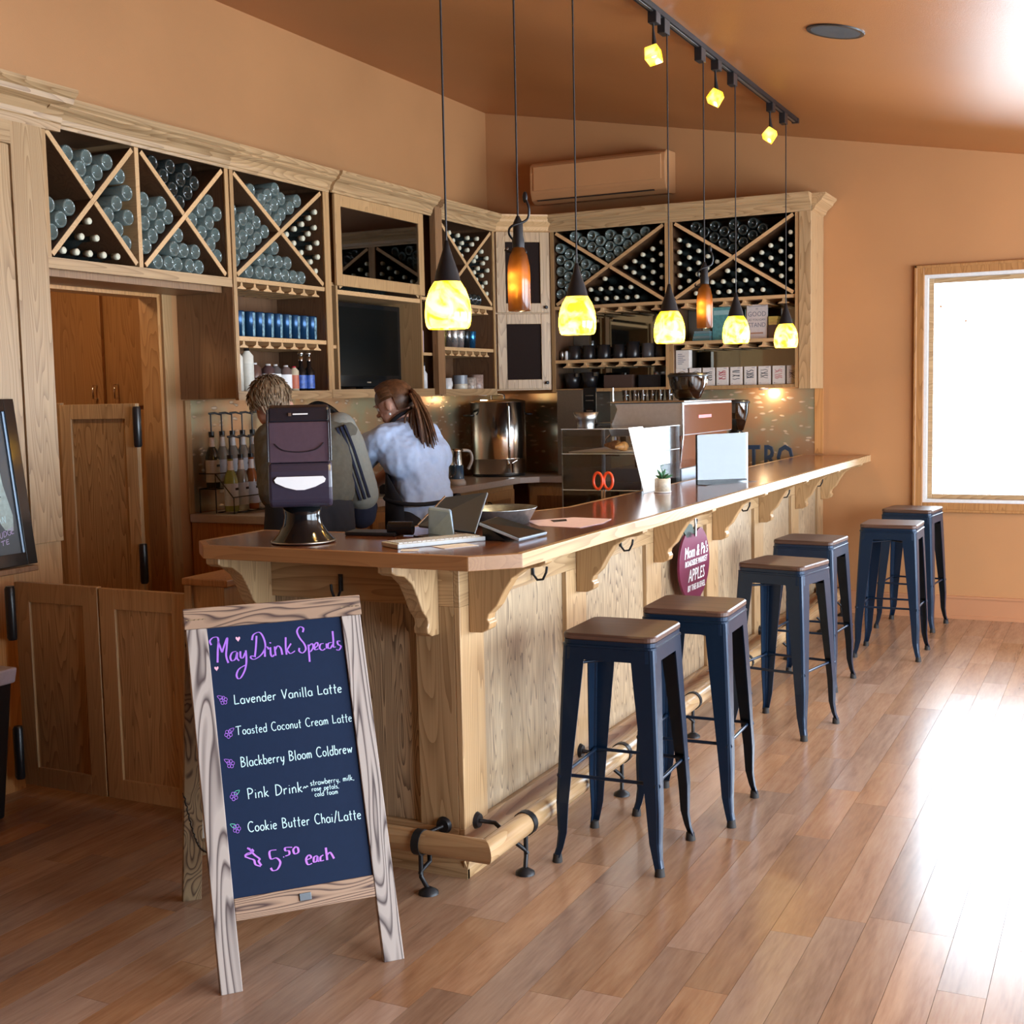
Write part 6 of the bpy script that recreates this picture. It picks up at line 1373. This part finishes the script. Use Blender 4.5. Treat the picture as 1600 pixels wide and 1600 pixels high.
# ================================================================== PEOPLE
def skin_mesh(nodes, edges, root, extra=None, voxel=.008, smooth=4, noise=0):
    """grow a tapered surface on a skeleton (a swept limb per bone, a ball per joint), merge the extra lumps and remesh to one continuous surface"""
    mb = MB()
    for k, (x, y, z, r) in nodes.items(): mb.sphere((x, y, z), r, 14, 9)
    for a, b_ in edges:
        A, Bq = nodes[a], nodes[b_]; mb.tube([A[:3], Bq[:3]], [A[3] * .99, Bq[3] * .99], 14)
    if extra: mb.add(extra.v, extra.f)
    m3 = bpy.data.meshes.new('j'); m3.from_pydata(mb.v, [], mb.f)
    bm = bmesh.new(); bm.from_mesh(m3); bmesh.ops.remove_doubles(bm, verts=bm.verts, dist=1e-4); bmesh.ops.recalc_face_normals(bm, faces=bm.faces); bm.to_mesh(m3); bm.free()
    o = bpy.data.objects.new('s', m3); S.collection.objects.link(o)
    rm = o.modifiers.new('r', 'REMESH'); rm.mode = 'VOXEL'; rm.voxel_size = voxel; rm.use_smooth_shade = True
    sm = o.modifiers.new('m', 'SMOOTH'); sm.factor = .5; sm.iterations = smooth
    if noise:
        tx = bpy.data.textures.new('fold', 'CLOUDS'); tx.noise_scale = .09
        dp = o.modifiers.new('d', 'DISPLACE'); dp.texture = tx; dp.strength = noise; dp.mid_level = .5
    dg = bpy.context.evaluated_depsgraph_get(); out = bpy.data.meshes.new_from_object(o.evaluated_get(dg)); bpy.data.objects.remove(o)
    for p in out.polygons: p.use_smooth = True
    return out
def body_part(name, me, mt, parent, label=None):
    b_ = BASE[parent.name]
    me.transform(Matrix.Translation((-b_[0], -b_[1], -b_[2]))); me.materials.clear(); me.materials.append(mt); me.name = name
    return pt(name, me, mt, parent, label)
def head_lumps(c, fwd, r=.092):
    """skull, jaw, nose, brow, chin, lips and ears round centre c looking along fwd"""
    c = Vector(c); f = Vector(fwd).normalized(); up = Vector((0, 0, 1)); up = (up - f * up.dot(f)).normalized(); sd = f.cross(up)
    mb = MB()
    def blob(off, rad, sc):
        o = len(mb.v); mb.sphere((0, 0, 0), rad, 16, 10, sc)
        for i in range(o, len(mb.v)):
            x, y, z = mb.v[i]; p = c + f * (x + off[0]) + sd * (y + off[1]) + up * (z + off[2]); mb.v[i] = tuple(p)
    blob((-.012, 0, .02), r, (1.05, .86, 1.0)); blob((.022, 0, -.035), r * .78, (.85, .80, 1.05)); blob((.055, 0, -.088), .024, (1, 1.1, .8))
    blob((.094, 0, -.022), .013, (1.3, .8, 1.0)); blob((.082, 0, -.004), .011, (1.2, .6, 2.0)); blob((.078, 0, .022), .02, (.6, 2.2, .6)); blob((.076, 0, -.058), .013, (.9, 1.7, .5))
    for s2 in (-1, 1): blob((-.008, s2 * r * .86, -.012), .022, (.8, .35, 1.35)); blob((.060, s2 * .032, -.032), .02, (.6, .9, .8))
    return mb, f, sd, up
def hand_nodes(nd, ed, pre, wrist, hd, side_, r=.0075):
    """five unequal, bent fingers and a thumb rooted in a palm"""
    w = Vector(wrist); h = Vector(hd).normalized(); s_ = Vector(side_).normalized(); dn = h.cross(s_)
    if dn.z > 0: dn = -dn
    nd[pre + 'palm'] = (*(w + h * .05), .020); ed.append((pre + 'w', pre + 'palm'))
    for k, (o, l) in enumerate(((-.028, .062), (-.010, .074), (.010, .070), (.028, .055))):
        a = w + h * .075 + s_ * o; nd[pre + 'k%d' % k] = (*a, .011); nd[pre + 'm%d' % k] = (*(a + h * l * .5 + dn * .012), r); nd[pre + 't%d' % k] = (*(a + h * l * .8 + dn * .038), r * .9)
        ed += [(pre + 'palm', pre + 'k%d' % k), (pre + 'k%d' % k, pre + 'm%d' % k), (pre + 'm%d' % k, pre + 't%d' % k)]
    a = w + h * .03 + s_ * .035; nd[pre + 'th'] = (*a, .010); nd[pre + 'tt'] = (*(a + h * .035 + s_ * .02 + dn * .02), .008); ed += [(pre + 'palm', pre + 'th'), (pre + 'th', pre + 'tt')]
def strands(c, f, sd, up, n, spec, seed=1):
    """hair locks as tapering tubes; spec(k) returns a path in (forward, side, up) offsets"""
    rg = random.Random(seed); mb = MB()
    for k in range(n):
        path, r0 = spec(k, rg); P = [c + f * a + sd * b_ + up * d for a, b_, d in path]
        m_ = len(P); mb.tube(catmull([tuple(p) for p in P], 3), [r0 * (1 - .75 * i / (3 * (m_ - 1))) for i in range(3 * (m_ - 1) + 1)], 5)
    return mb

# ---- man in a grey striped jumper, seen from behind
mn = T('person', 'person with short fair hair in a grey jumper with dark sleeve stripes, back turned', 'person', (-3.46, 4.86, 0))
F_, S_ = Vector((-.62, .78, 0)).normalized(), Vector((.78, .62, 0)).normalized()
def MN(side_, fw, z, r, c=(-3.47, 4.87)): p = Vector((c[0], c[1], z)) + S_ * side_ + F_ * fw; return (p.x, p.y, p.z, r)
nodes = {'p': MN(0, 0, .94, .13), 'w': MN(-.01, .02, 1.08, .125), 'c': MN(-.03, .06, 1.24, .13), 'u': MN(-.05, .11, 1.34, .10), 'n': MN(-.075, .17, 1.41, .058), 'h': MN(-.11, .22, 1.48, .065),
         'pl': MN(-.10, 0, .92, .10), 'pr': MN(.10, 0, .92, .10), 'cl': MN(-.12, .08, 1.25, .10), 'cr': MN(.10, .05, 1.25, .10),
         'sl': MN(-.17, .14, 1.33, .062), 'sr': MN(.165, .07, 1.35, .066), 'el': MN(-.17, .24, 1.12, .045), 'er': MN(.245, .12, 1.10, .046), 'lw': MN(-.14, .42, 1.03, .028), 'rw': MN(.10, .38, 1.03, .028),
         'kl': MN(-.10, .03, .50, .062), 'kr': MN(.10, .01, .50, .062), 'al': MN(-.10, -.01, .09, .04), 'ar': MN(.10, -.02, .09, .04), 'tl': MN(-.11, .14, .04, .035), 'tr': MN(.12, .13, .04, .035)}
edges = [('p', 'w'), ('w', 'c'), ('c', 'u'), ('u', 'n'), ('n', 'h'), ('p', 'pl'), ('p', 'pr'), ('c', 'cl'), ('c', 'cr'), ('cl', 'sl'), ('cr', 'sr'), ('sl', 'el'), ('sr', 'er'), ('el', 'lw'), ('er', 'rw'), ('pl', 'kl'), ('pr', 'kr'), ('kl', 'al'), ('kr', 'ar'), ('al', 'tl'), ('ar', 'tr')]
hand_nodes(nodes, edges, 'l', nodes['lw'][:3], F_ + Vector((0, 0, -.3)), S_); hand_nodes(nodes, edges, 'r', nodes['rw'][:3], F_ + Vector((0, 0, -.3)), -S_)
hc = Vector(nodes['h'][:3]) + Vector((-.058, -.01, .022)); hf = (F_ + Vector((-.25, -.1, -.35))).normalized()
lump, f, sd, up = head_lumps(hc, hf, .096)
body_part('body', skin_mesh(nodes, edges, 'p', lump, .006, 3), skin_m, mn)
jumper = plain('grey_green_jumper', (.105, .095, .072), .9, bmp=.3, var=.15); jumper_l = plain('jumper_sleeve_grey', (.22, .22, .19), .9, bmp=.3); navy = plain('navy_cloth', (.012, .016, .04), .9)
def grow(keys, d): return {k: (*nodes[k][:3], nodes[k][3] + d) for k in keys}
kk = ['w', 'c', 'u', 'cl', 'cr', 'sl', 'sr', 'el', 'er', 'lw', 'rw']
sw = grow(kk, .018); sw['p'] = MN(0, 0, 1.10, .14); sw['pl'] = MN(-.10, 0, 1.10, .12); sw['pr'] = MN(.10, 0, 1.10, .12); sw['el'] = MN(-.175, .24, 1.11, .062); sw['er'] = MN(.25, .13, 1.09, .070); sw['sr'] = MN(.17, .07, 1.35, .080); sw['wl'] = MN(-.11, .02, 1.10, .125); sw['wr'] = MN(.09, .02, 1.10, .125)
body_part('jumper', skin_mesh(sw, [('p', 'w'), ('w', 'c'), ('c', 'u'), ('p', 'pl'), ('p', 'pr'), ('pl', 'wl'), ('wl', 'cl'), ('pr', 'wr'), ('wr', 'cr'), ('cl', 'wr'), ('cr', 'wl'), ('c', 'cl'), ('c', 'cr'), ('cl', 'sl'), ('cr', 'sr'), ('u', 'sl'), ('u', 'sr'), ('sl', 'el'), ('sr', 'er'), ('el', 'lw'), ('er', 'rw')], 'p', None, .009, 5, .02), jumper, mn)
tr_ = {'w': MN(0, 0, 1.0, .14), 'wl': MN(-.09, 0, 1.0, .12), 'wr': MN(.09, 0, 1.0, .12), 'p': MN(0, 0, .93, .155), 'pl': MN(-.10, 0, .90, .12), 'pr': MN(.10, 0, .90, .12), 'kl': MN(-.10, .03, .50, .085), 'kr': MN(.10, .01, .50, .085), 'al': MN(-.10, -.01, .10, .06), 'ar': MN(.10, -.02, .10, .06)}
body_part('trousers', skin_mesh(tr_, [('w', 'p'), ('wl', 'pl'), ('wr', 'pr'), ('w', 'wl'), ('w', 'wr'), ('p', 'pl'), ('p', 'pr'), ('pl', 'kl'), ('pr', 'kr'), ('kl', 'al'), ('kr', 'ar')], 'p', None, .011, 4, .01), denim, mn)
# lighter sleeve shell with three dark stripes, navy lower sleeve
a_, b2_ = Vector(sw['sr'][:3]), Vector(sw['er'][:3]); ax3 = (b2_ - a_).normalized(); outw = (Vector((.55, -.80, 0)) - ax3 * Vector((.55, -.80, 0)).dot(ax3)).normalized(); tn_ = ax3.cross(outw)
slv = skin_mesh({'a': (*(a_ + Vector((-.02, .01, .02))), .086), 'b': (*(a_ + ax3 * .06), .094), 'c': (*b2_, .090), 'd': (*(b2_ + ax3 * .04), .086)}, [('a', 'b'), ('b', 'c'), ('c', 'd')], 'b', None, .008, 3, 0)
low_arm = skin_mesh({'a': (*(b2_ + ax3 * .02), .080), 'b': (*(b2_ + Vector((-.03, .06, -.14))), .075), 'c': (*(b2_ + Vector((-.08, .20, -.12))), .05)}, [('a', 'b'), ('b', 'c')], 'b', None, .008, 3, 0)
body_part('lower_sleeve', low_arm, navy, mn)
so = body_part('sleeve', slv, jumper_l, mn)
for k in (-1, 0, 1):
    q = []
    for i in range(8):
        t = i / 7; ang = .24 * k - .1; r = .0985 - .006 * abs(t - .5); p = a_ + ax3 * (-.055 + t * .375); dirn = outw * math.cos(ang) + tn_ * math.sin(ang)
        q.append(p + dirn * (r * (.80, .93, 1, 1, 1, 1, 1, .99)[i]))
    mb = MB(); vs = []
    for p in q: vs += [p - tn_ * .0055, p + tn_ * .0055]
    lows = [p - outw * .02 for p in vs]; n2 = len(vs)
    mb.add(vs + lows, [(2 * i, 2 * i + 1, 2 * i + 3, 2 * i + 2) for i in range(7)] + [(2 * i, 2 * i + 2, n2 + 2 * i + 2, n2 + 2 * i) for i in range(7)] + [(2 * i + 1, n2 + 2 * i + 1, n2 + 2 * i + 3, 2 * i + 3) for i in range(7)])
    pt('sleeve_stripe', mb, navy, so)
hair_fair = plain('fair_hair', (.30, .20, .115), .55, var=.5); 
cap = MB(); cap.sphere((0, 0, 0), .108, 20, 12, (1.04, .90, 1.0)); cap.v = [tuple(hc + f * (x - .022) + sd * y + up * (z + .020)) for x, y, z in cap.v if True]
m_ = bpy.data.meshes.new('hair'); m_.from_pydata(cap.v, [], cap.f); bm = bmesh.new(); bm.from_mesh(m_)
bmesh.ops.delete(bm, geom=[v for v in bm.verts if (v.co - hc).dot(f) > .050 or ((v.co - hc).dot(up) < -.055) or ((v.co - hc).dot(up) < -.01 and (v.co - hc).dot(f) > .0)], context='VERTS'); bm.to_mesh(m_); bm.free()
for p in m_.polygons: p.use_smooth = True
ho = body_part('hair', m_, hair_fair, mn)
def fair(k, rg):
    a = rg.uniform(0, 2 * math.pi); ph = rg.uniform(.0, 1.9); R0 = .103
    x, y, z = -math.cos(a) * math.sin(ph) * R0 - .02, math.sin(a) * math.sin(ph) * R0 * .88, math.cos(ph) * R0 + .018
    if x > .04 or z < -.05: x, y, z = -.10, rg.uniform(-.07, .07), rg.uniform(-.05, .05)
    o = Vector((x + .02, y, z - .018)).normalized(); dwn = Vector((-.35, y * 2, -.75)); dwn = (dwn - o * dwn.dot(o)).normalized()
    p = Vector((x, y, z)); return [tuple(p), tuple(p + o * .008 + dwn * .022), tuple(p + o * .007 + dwn * .048)], .0065
hl = strands(hc, f, sd, up, 420, fair, 4); pt('hair_locks', hl, hair_fair, mn, kind='stuff')
def eyes(parent, c, f, sd, up):
    for s2 in (-1, 1):
        e = c + f * .066 + sd * s2 * .032 + up * .003; ob = pt('eye', MB().sphere(tuple(e), .0115, 12, 8), white_gloss, parent); pt('iris', MB().sphere(tuple(e + f * .0075), .0052, 10, 6), gloss_black, ob)
        pt('eyebrow', MB().tube([e + up * .020 - sd * .016 + f * .018, e + up * .024 + f * .022, e + up * .020 + sd * .016 + f * .016], .003, 5), hair_fair, parent)
eyes(mn, hc, f, sd, up)

# ---- woman in a pale blue shirt and black apron, bent over the sink
wm = T('person', 'person with a brown ponytail in a pale blue shirt and black apron, leaning left', 'person', (-3.22, 5.5, 0))
F_, S_ = Vector((-.97, .24, 0)).normalized(), Vector((-.24, -.97, 0)).normalized()   # S_: towards the camera
c0w = (-3.22, 5.5)
def WN(side_, fw, z, r): return MN(side_, fw, z, r, c0w)
nodes = {'p': WN(0, 0, .93, .12), 'w': WN(0, .02, 1.06, .105), 'c': WN(0, .05, 1.21, .12), 'u': WN(0, .09, 1.325, .09), 'n': WN(0, .13, 1.395, .045), 'h': WN(0, .165, 1.45, .055),
         'pl': WN(.07, 0, .90, .09), 'pr': WN(-.07, 0, .90, .09), 'cl': WN(.09, .05, 1.23, .09), 'cr': WN(-.09, .05, 1.23, .09), 'sl': WN(.15, .10, 1.325, .052), 'sr': WN(-.15, .10, 1.325, .052),
         'el': WN(.17, .36, 1.19, .042), 'er': WN(-.16, .32, 1.16, .042), 'lw': WN(.12, .56, 1.03, .025), 'rw': WN(-.12, .52, 1.03, .025),
         'kl': WN(.09, .03, .48, .058), 'kr': WN(-.09, .03, .48, .058), 'al': WN(.09, -.02, .09, .038), 'ar': WN(-.09, -.02, .09, .038), 'tl': WN(.10, .13, .04, .032), 'tr': WN(-.10, .13, .04, .032)}
edges = [('p', 'w'), ('w', 'c'), ('c', 'u'), ('u', 'n'), ('n', 'h'), ('p', 'pl'), ('p', 'pr'), ('c', 'cl'), ('c', 'cr'), ('cl', 'sl'), ('cr', 'sr'), ('sl', 'el'), ('sr', 'er'), ('el', 'lw'), ('er', 'rw'), ('pl', 'kl'), ('pr', 'kr'), ('kl', 'al'), ('kr', 'ar'), ('al', 'tl'), ('ar', 'tr')]
hand_nodes(nodes, edges, 'l', nodes['lw'][:3], F_ + Vector((0, 0, -.4)), S_); hand_nodes(nodes, edges, 'r', nodes['rw'][:3], F_ + Vector((0, 0, -.4)), -S_)
hc = Vector((-3.378, 5.5, 1.482)); hf = Vector((-.88, -.10, -.36)).normalized()
lump, f, sd, up = head_lumps(hc, hf, .092)
body_part('body', skin_mesh(nodes, edges, 'p', lump, .006, 3), skin_w, wm)
shirt_m = plain('pale_blue_shirt', (.54, .69, .98), .8, bmp=.2, var=.06)
sh = {'t': WN(.0, -.035, .90, .14), 'p': WN(.0, -.02, .95, .15), 'w': WN(0, .0, 1.06, .15), 'c': WN(0, .03, 1.19, .155), 'u': WN(0, .075, 1.305, .115), 'cl': WN(.09, .03, 1.21, .12), 'cr': WN(-.09, .03, 1.21, .12), 'sl': WN(.155, .10, 1.305, .085), 'sr': WN(-.155, .10, 1.305, .08), 'ml': WN(.18, .24, 1.235, .088), 'el': WN(.175, .38, 1.185, .075), 'er': WN(-.17, .34, 1.16, .07)}
body_part('shirt', skin_mesh(sh, [('t', 'p'), ('p', 'w'), ('w', 'c'), ('c', 'u'), ('c', 'cl'), ('c', 'cr'), ('cl', 'sl'), ('cr', 'sr'), ('u', 'sl'), ('u', 'sr'), ('sl', 'ml'), ('ml', 'el'), ('sr', 'er')], 'w', None, .009, 5, .034), shirt_m, wm)
tr_ = {'p': WN(0, -.01, .88, .14), 'pl': WN(.09, 0, .86, .115), 'pr': WN(-.09, 0, .86, .115), 'kl': WN(.09, .03, .48, .08), 'kr': WN(-.09, .03, .48, .08), 'al': WN(.09, -.02, .10, .055), 'ar': WN(-.09, -.02, .10, .055)}
body_part('trousers', skin_mesh(tr_, [('p', 'pl'), ('p', 'pr'), ('pl', 'kl'), ('pr', 'kr'), ('kl', 'al'), ('kr', 'ar')], 'p', None, .011, 4, .01), denim, wm)
# apron: wraps the front and near side
mb = MB(); vs = []; na = 13; zs = [.60, .70, .80, .90, 1.0, 1.06, 1.13, 1.19]
wmc = Vector((c0w[0], c0w[1], 0))
for i, z in enumerate(zs):
    wide = 1.95 if z < 1.02 else 1.95 - (z - 1.02) * 6.5
    for j in range(na):
        a = -wide + 2 * wide * j / (na - 1); r1 = (.175 if z < .95 else .165) + .01 * math.sin(5 * a); r2 = .20 if z < 1.1 else .19
        vs.append(wmc + F_ * (math.cos(a) * r1 + .012) + S_ * math.sin(a) * r2 + Vector((0, 0, z)))
mb.add(vs, [(i * na + j, i * na + j + 1, (i + 1) * na + j + 1, (i + 1) * na + j) for i in range(len(zs) - 1) for j in range(na - 1)], True)
apn = pt('apron', mb, denim, wm); sm_ = apn.modifiers.new('s', 'SOLIDIFY'); sm_.thickness = .006
pt('apron_tie', MB().tube([wmc + F_ * math.cos(a) * .178 + S_ * math.sin(a) * .20 + Vector((0, 0, 1.0 + .012 * math.sin(a * 2))) for a in [2 * math.pi * k / 28 for k in range(28)]], .011, 6, True), denim, wm)
pt('tie_end', MB().tube([wmc - F_ * .185 + Vector((0, 0, 1.0)), wmc - F_ * .20 + S_ * .03 + Vector((0, 0, .90))], [.010, .008], 6), denim, wm)
nk = Vector(WN(0, .10, 1.395, 0)[:3])
pt('neck_strap', MB().tube([nk + F_ * math.cos(a) * .075 + S_ * math.sin(a) * .085 + Vector((0, 0, .012 - .05 * math.cos(a))) for a in [2 * math.pi * k / 20 for k in range(20)]], .011, 6, True), denim, wm)
hair_br = plain('brown_hair', (.15, .062, .025), .45, var=.55)
cap = MB(); cap.sphere((0, 0, 0), .102, 20, 12, (1.05, .90, 1.0)); cap.v = [tuple(hc + f * (x - .020) + sd * y + up * (z + .022)) for x, y, z in cap.v]
m_ = bpy.data.meshes.new('hair'); m_.from_pydata(cap.v, [], cap.f); bm = bmesh.new(); bm.from_mesh(m_)
bmesh.ops.delete(bm, geom=[v for v in bm.verts if (v.co - hc).dot(f) > .072 or ((v.co - hc).dot(up) < -.062) or ((v.co - hc).dot(up) < -.002 + .35 * max(0, (v.co - hc).dot(f)) and (v.co - hc).dot(f) > -.022)], context='VERTS'); bm.to_mesh(m_); bm.free()
for p in m_.polygons: p.use_smooth = True
body_part('hair', m_, hair_br, wm)
def comb(k, rg):
    a = rg.uniform(-1.45, 1.45); r = .101
    p0 = (.060 - .03 * abs(a), math.sin(a) * r * .86, math.cos(a) * r * .86 + .028); p1 = (-.03, math.sin(a) * r * .93, math.cos(a) * r * .95 + .024); p2 = (-.095, math.sin(a) * r * .5, math.cos(a) * r * .55 + .012); p3 = (-.122, 0, .012)
    return [p0, p1, p2, p3], .0055
pt('hair_locks', strands(hc, f, sd, up, 110, comb, 9), hair_br, wm, kind='stuff')
tie = hc - f * .118 - up * .006
pt('hair_tie', MB().tube([tie + (sd * math.cos(a) + up * math.sin(a)) * .020 for a in [2 * math.pi * k / 12 for k in range(12)]], .006, 6, True), plain('hair_tie', (.3, .16, .08), .6), wm)
rg = random.Random(5); pm = MB()
for k in range(150):
    o1, o2 = rg.gauss(0, .014), rg.gauss(0, .016); ln = rg.uniform(.19, .27)
    P = [tie + sd * o1 * .4 + up * o2 * .4, tie + Vector((.040, -.030, -.012)) + sd * o1 + up * o2, tie + Vector((.068, -.06, -.09)) + Vector((o2 * 1.3, 0, 0)) + sd * o1, tie + Vector((.095 + o2 * 1.9, -.065 + o1, -ln))]
    q = catmull([tuple(p) for p in P], 4); pm.tube(q, [.0085 * (1 - .75 * (i / (len(q) - 1)) ** 2) for i in range(len(q))], 5)
pt('ponytail', pm, hair_br, wm, kind='stuff')
ear = hc + sd * -.0
for s2 in (-1, 1):
    e = hc - f * .004 + sd * s2 * .084 - up * .052
    if s2 * sd.dot(S_) > 0: pt('earring', MB().sphere(tuple(e + sd * s2 * .004), .007, 10, 6), white_gloss, wm)
eyes(wm, hc, f, sd, up)
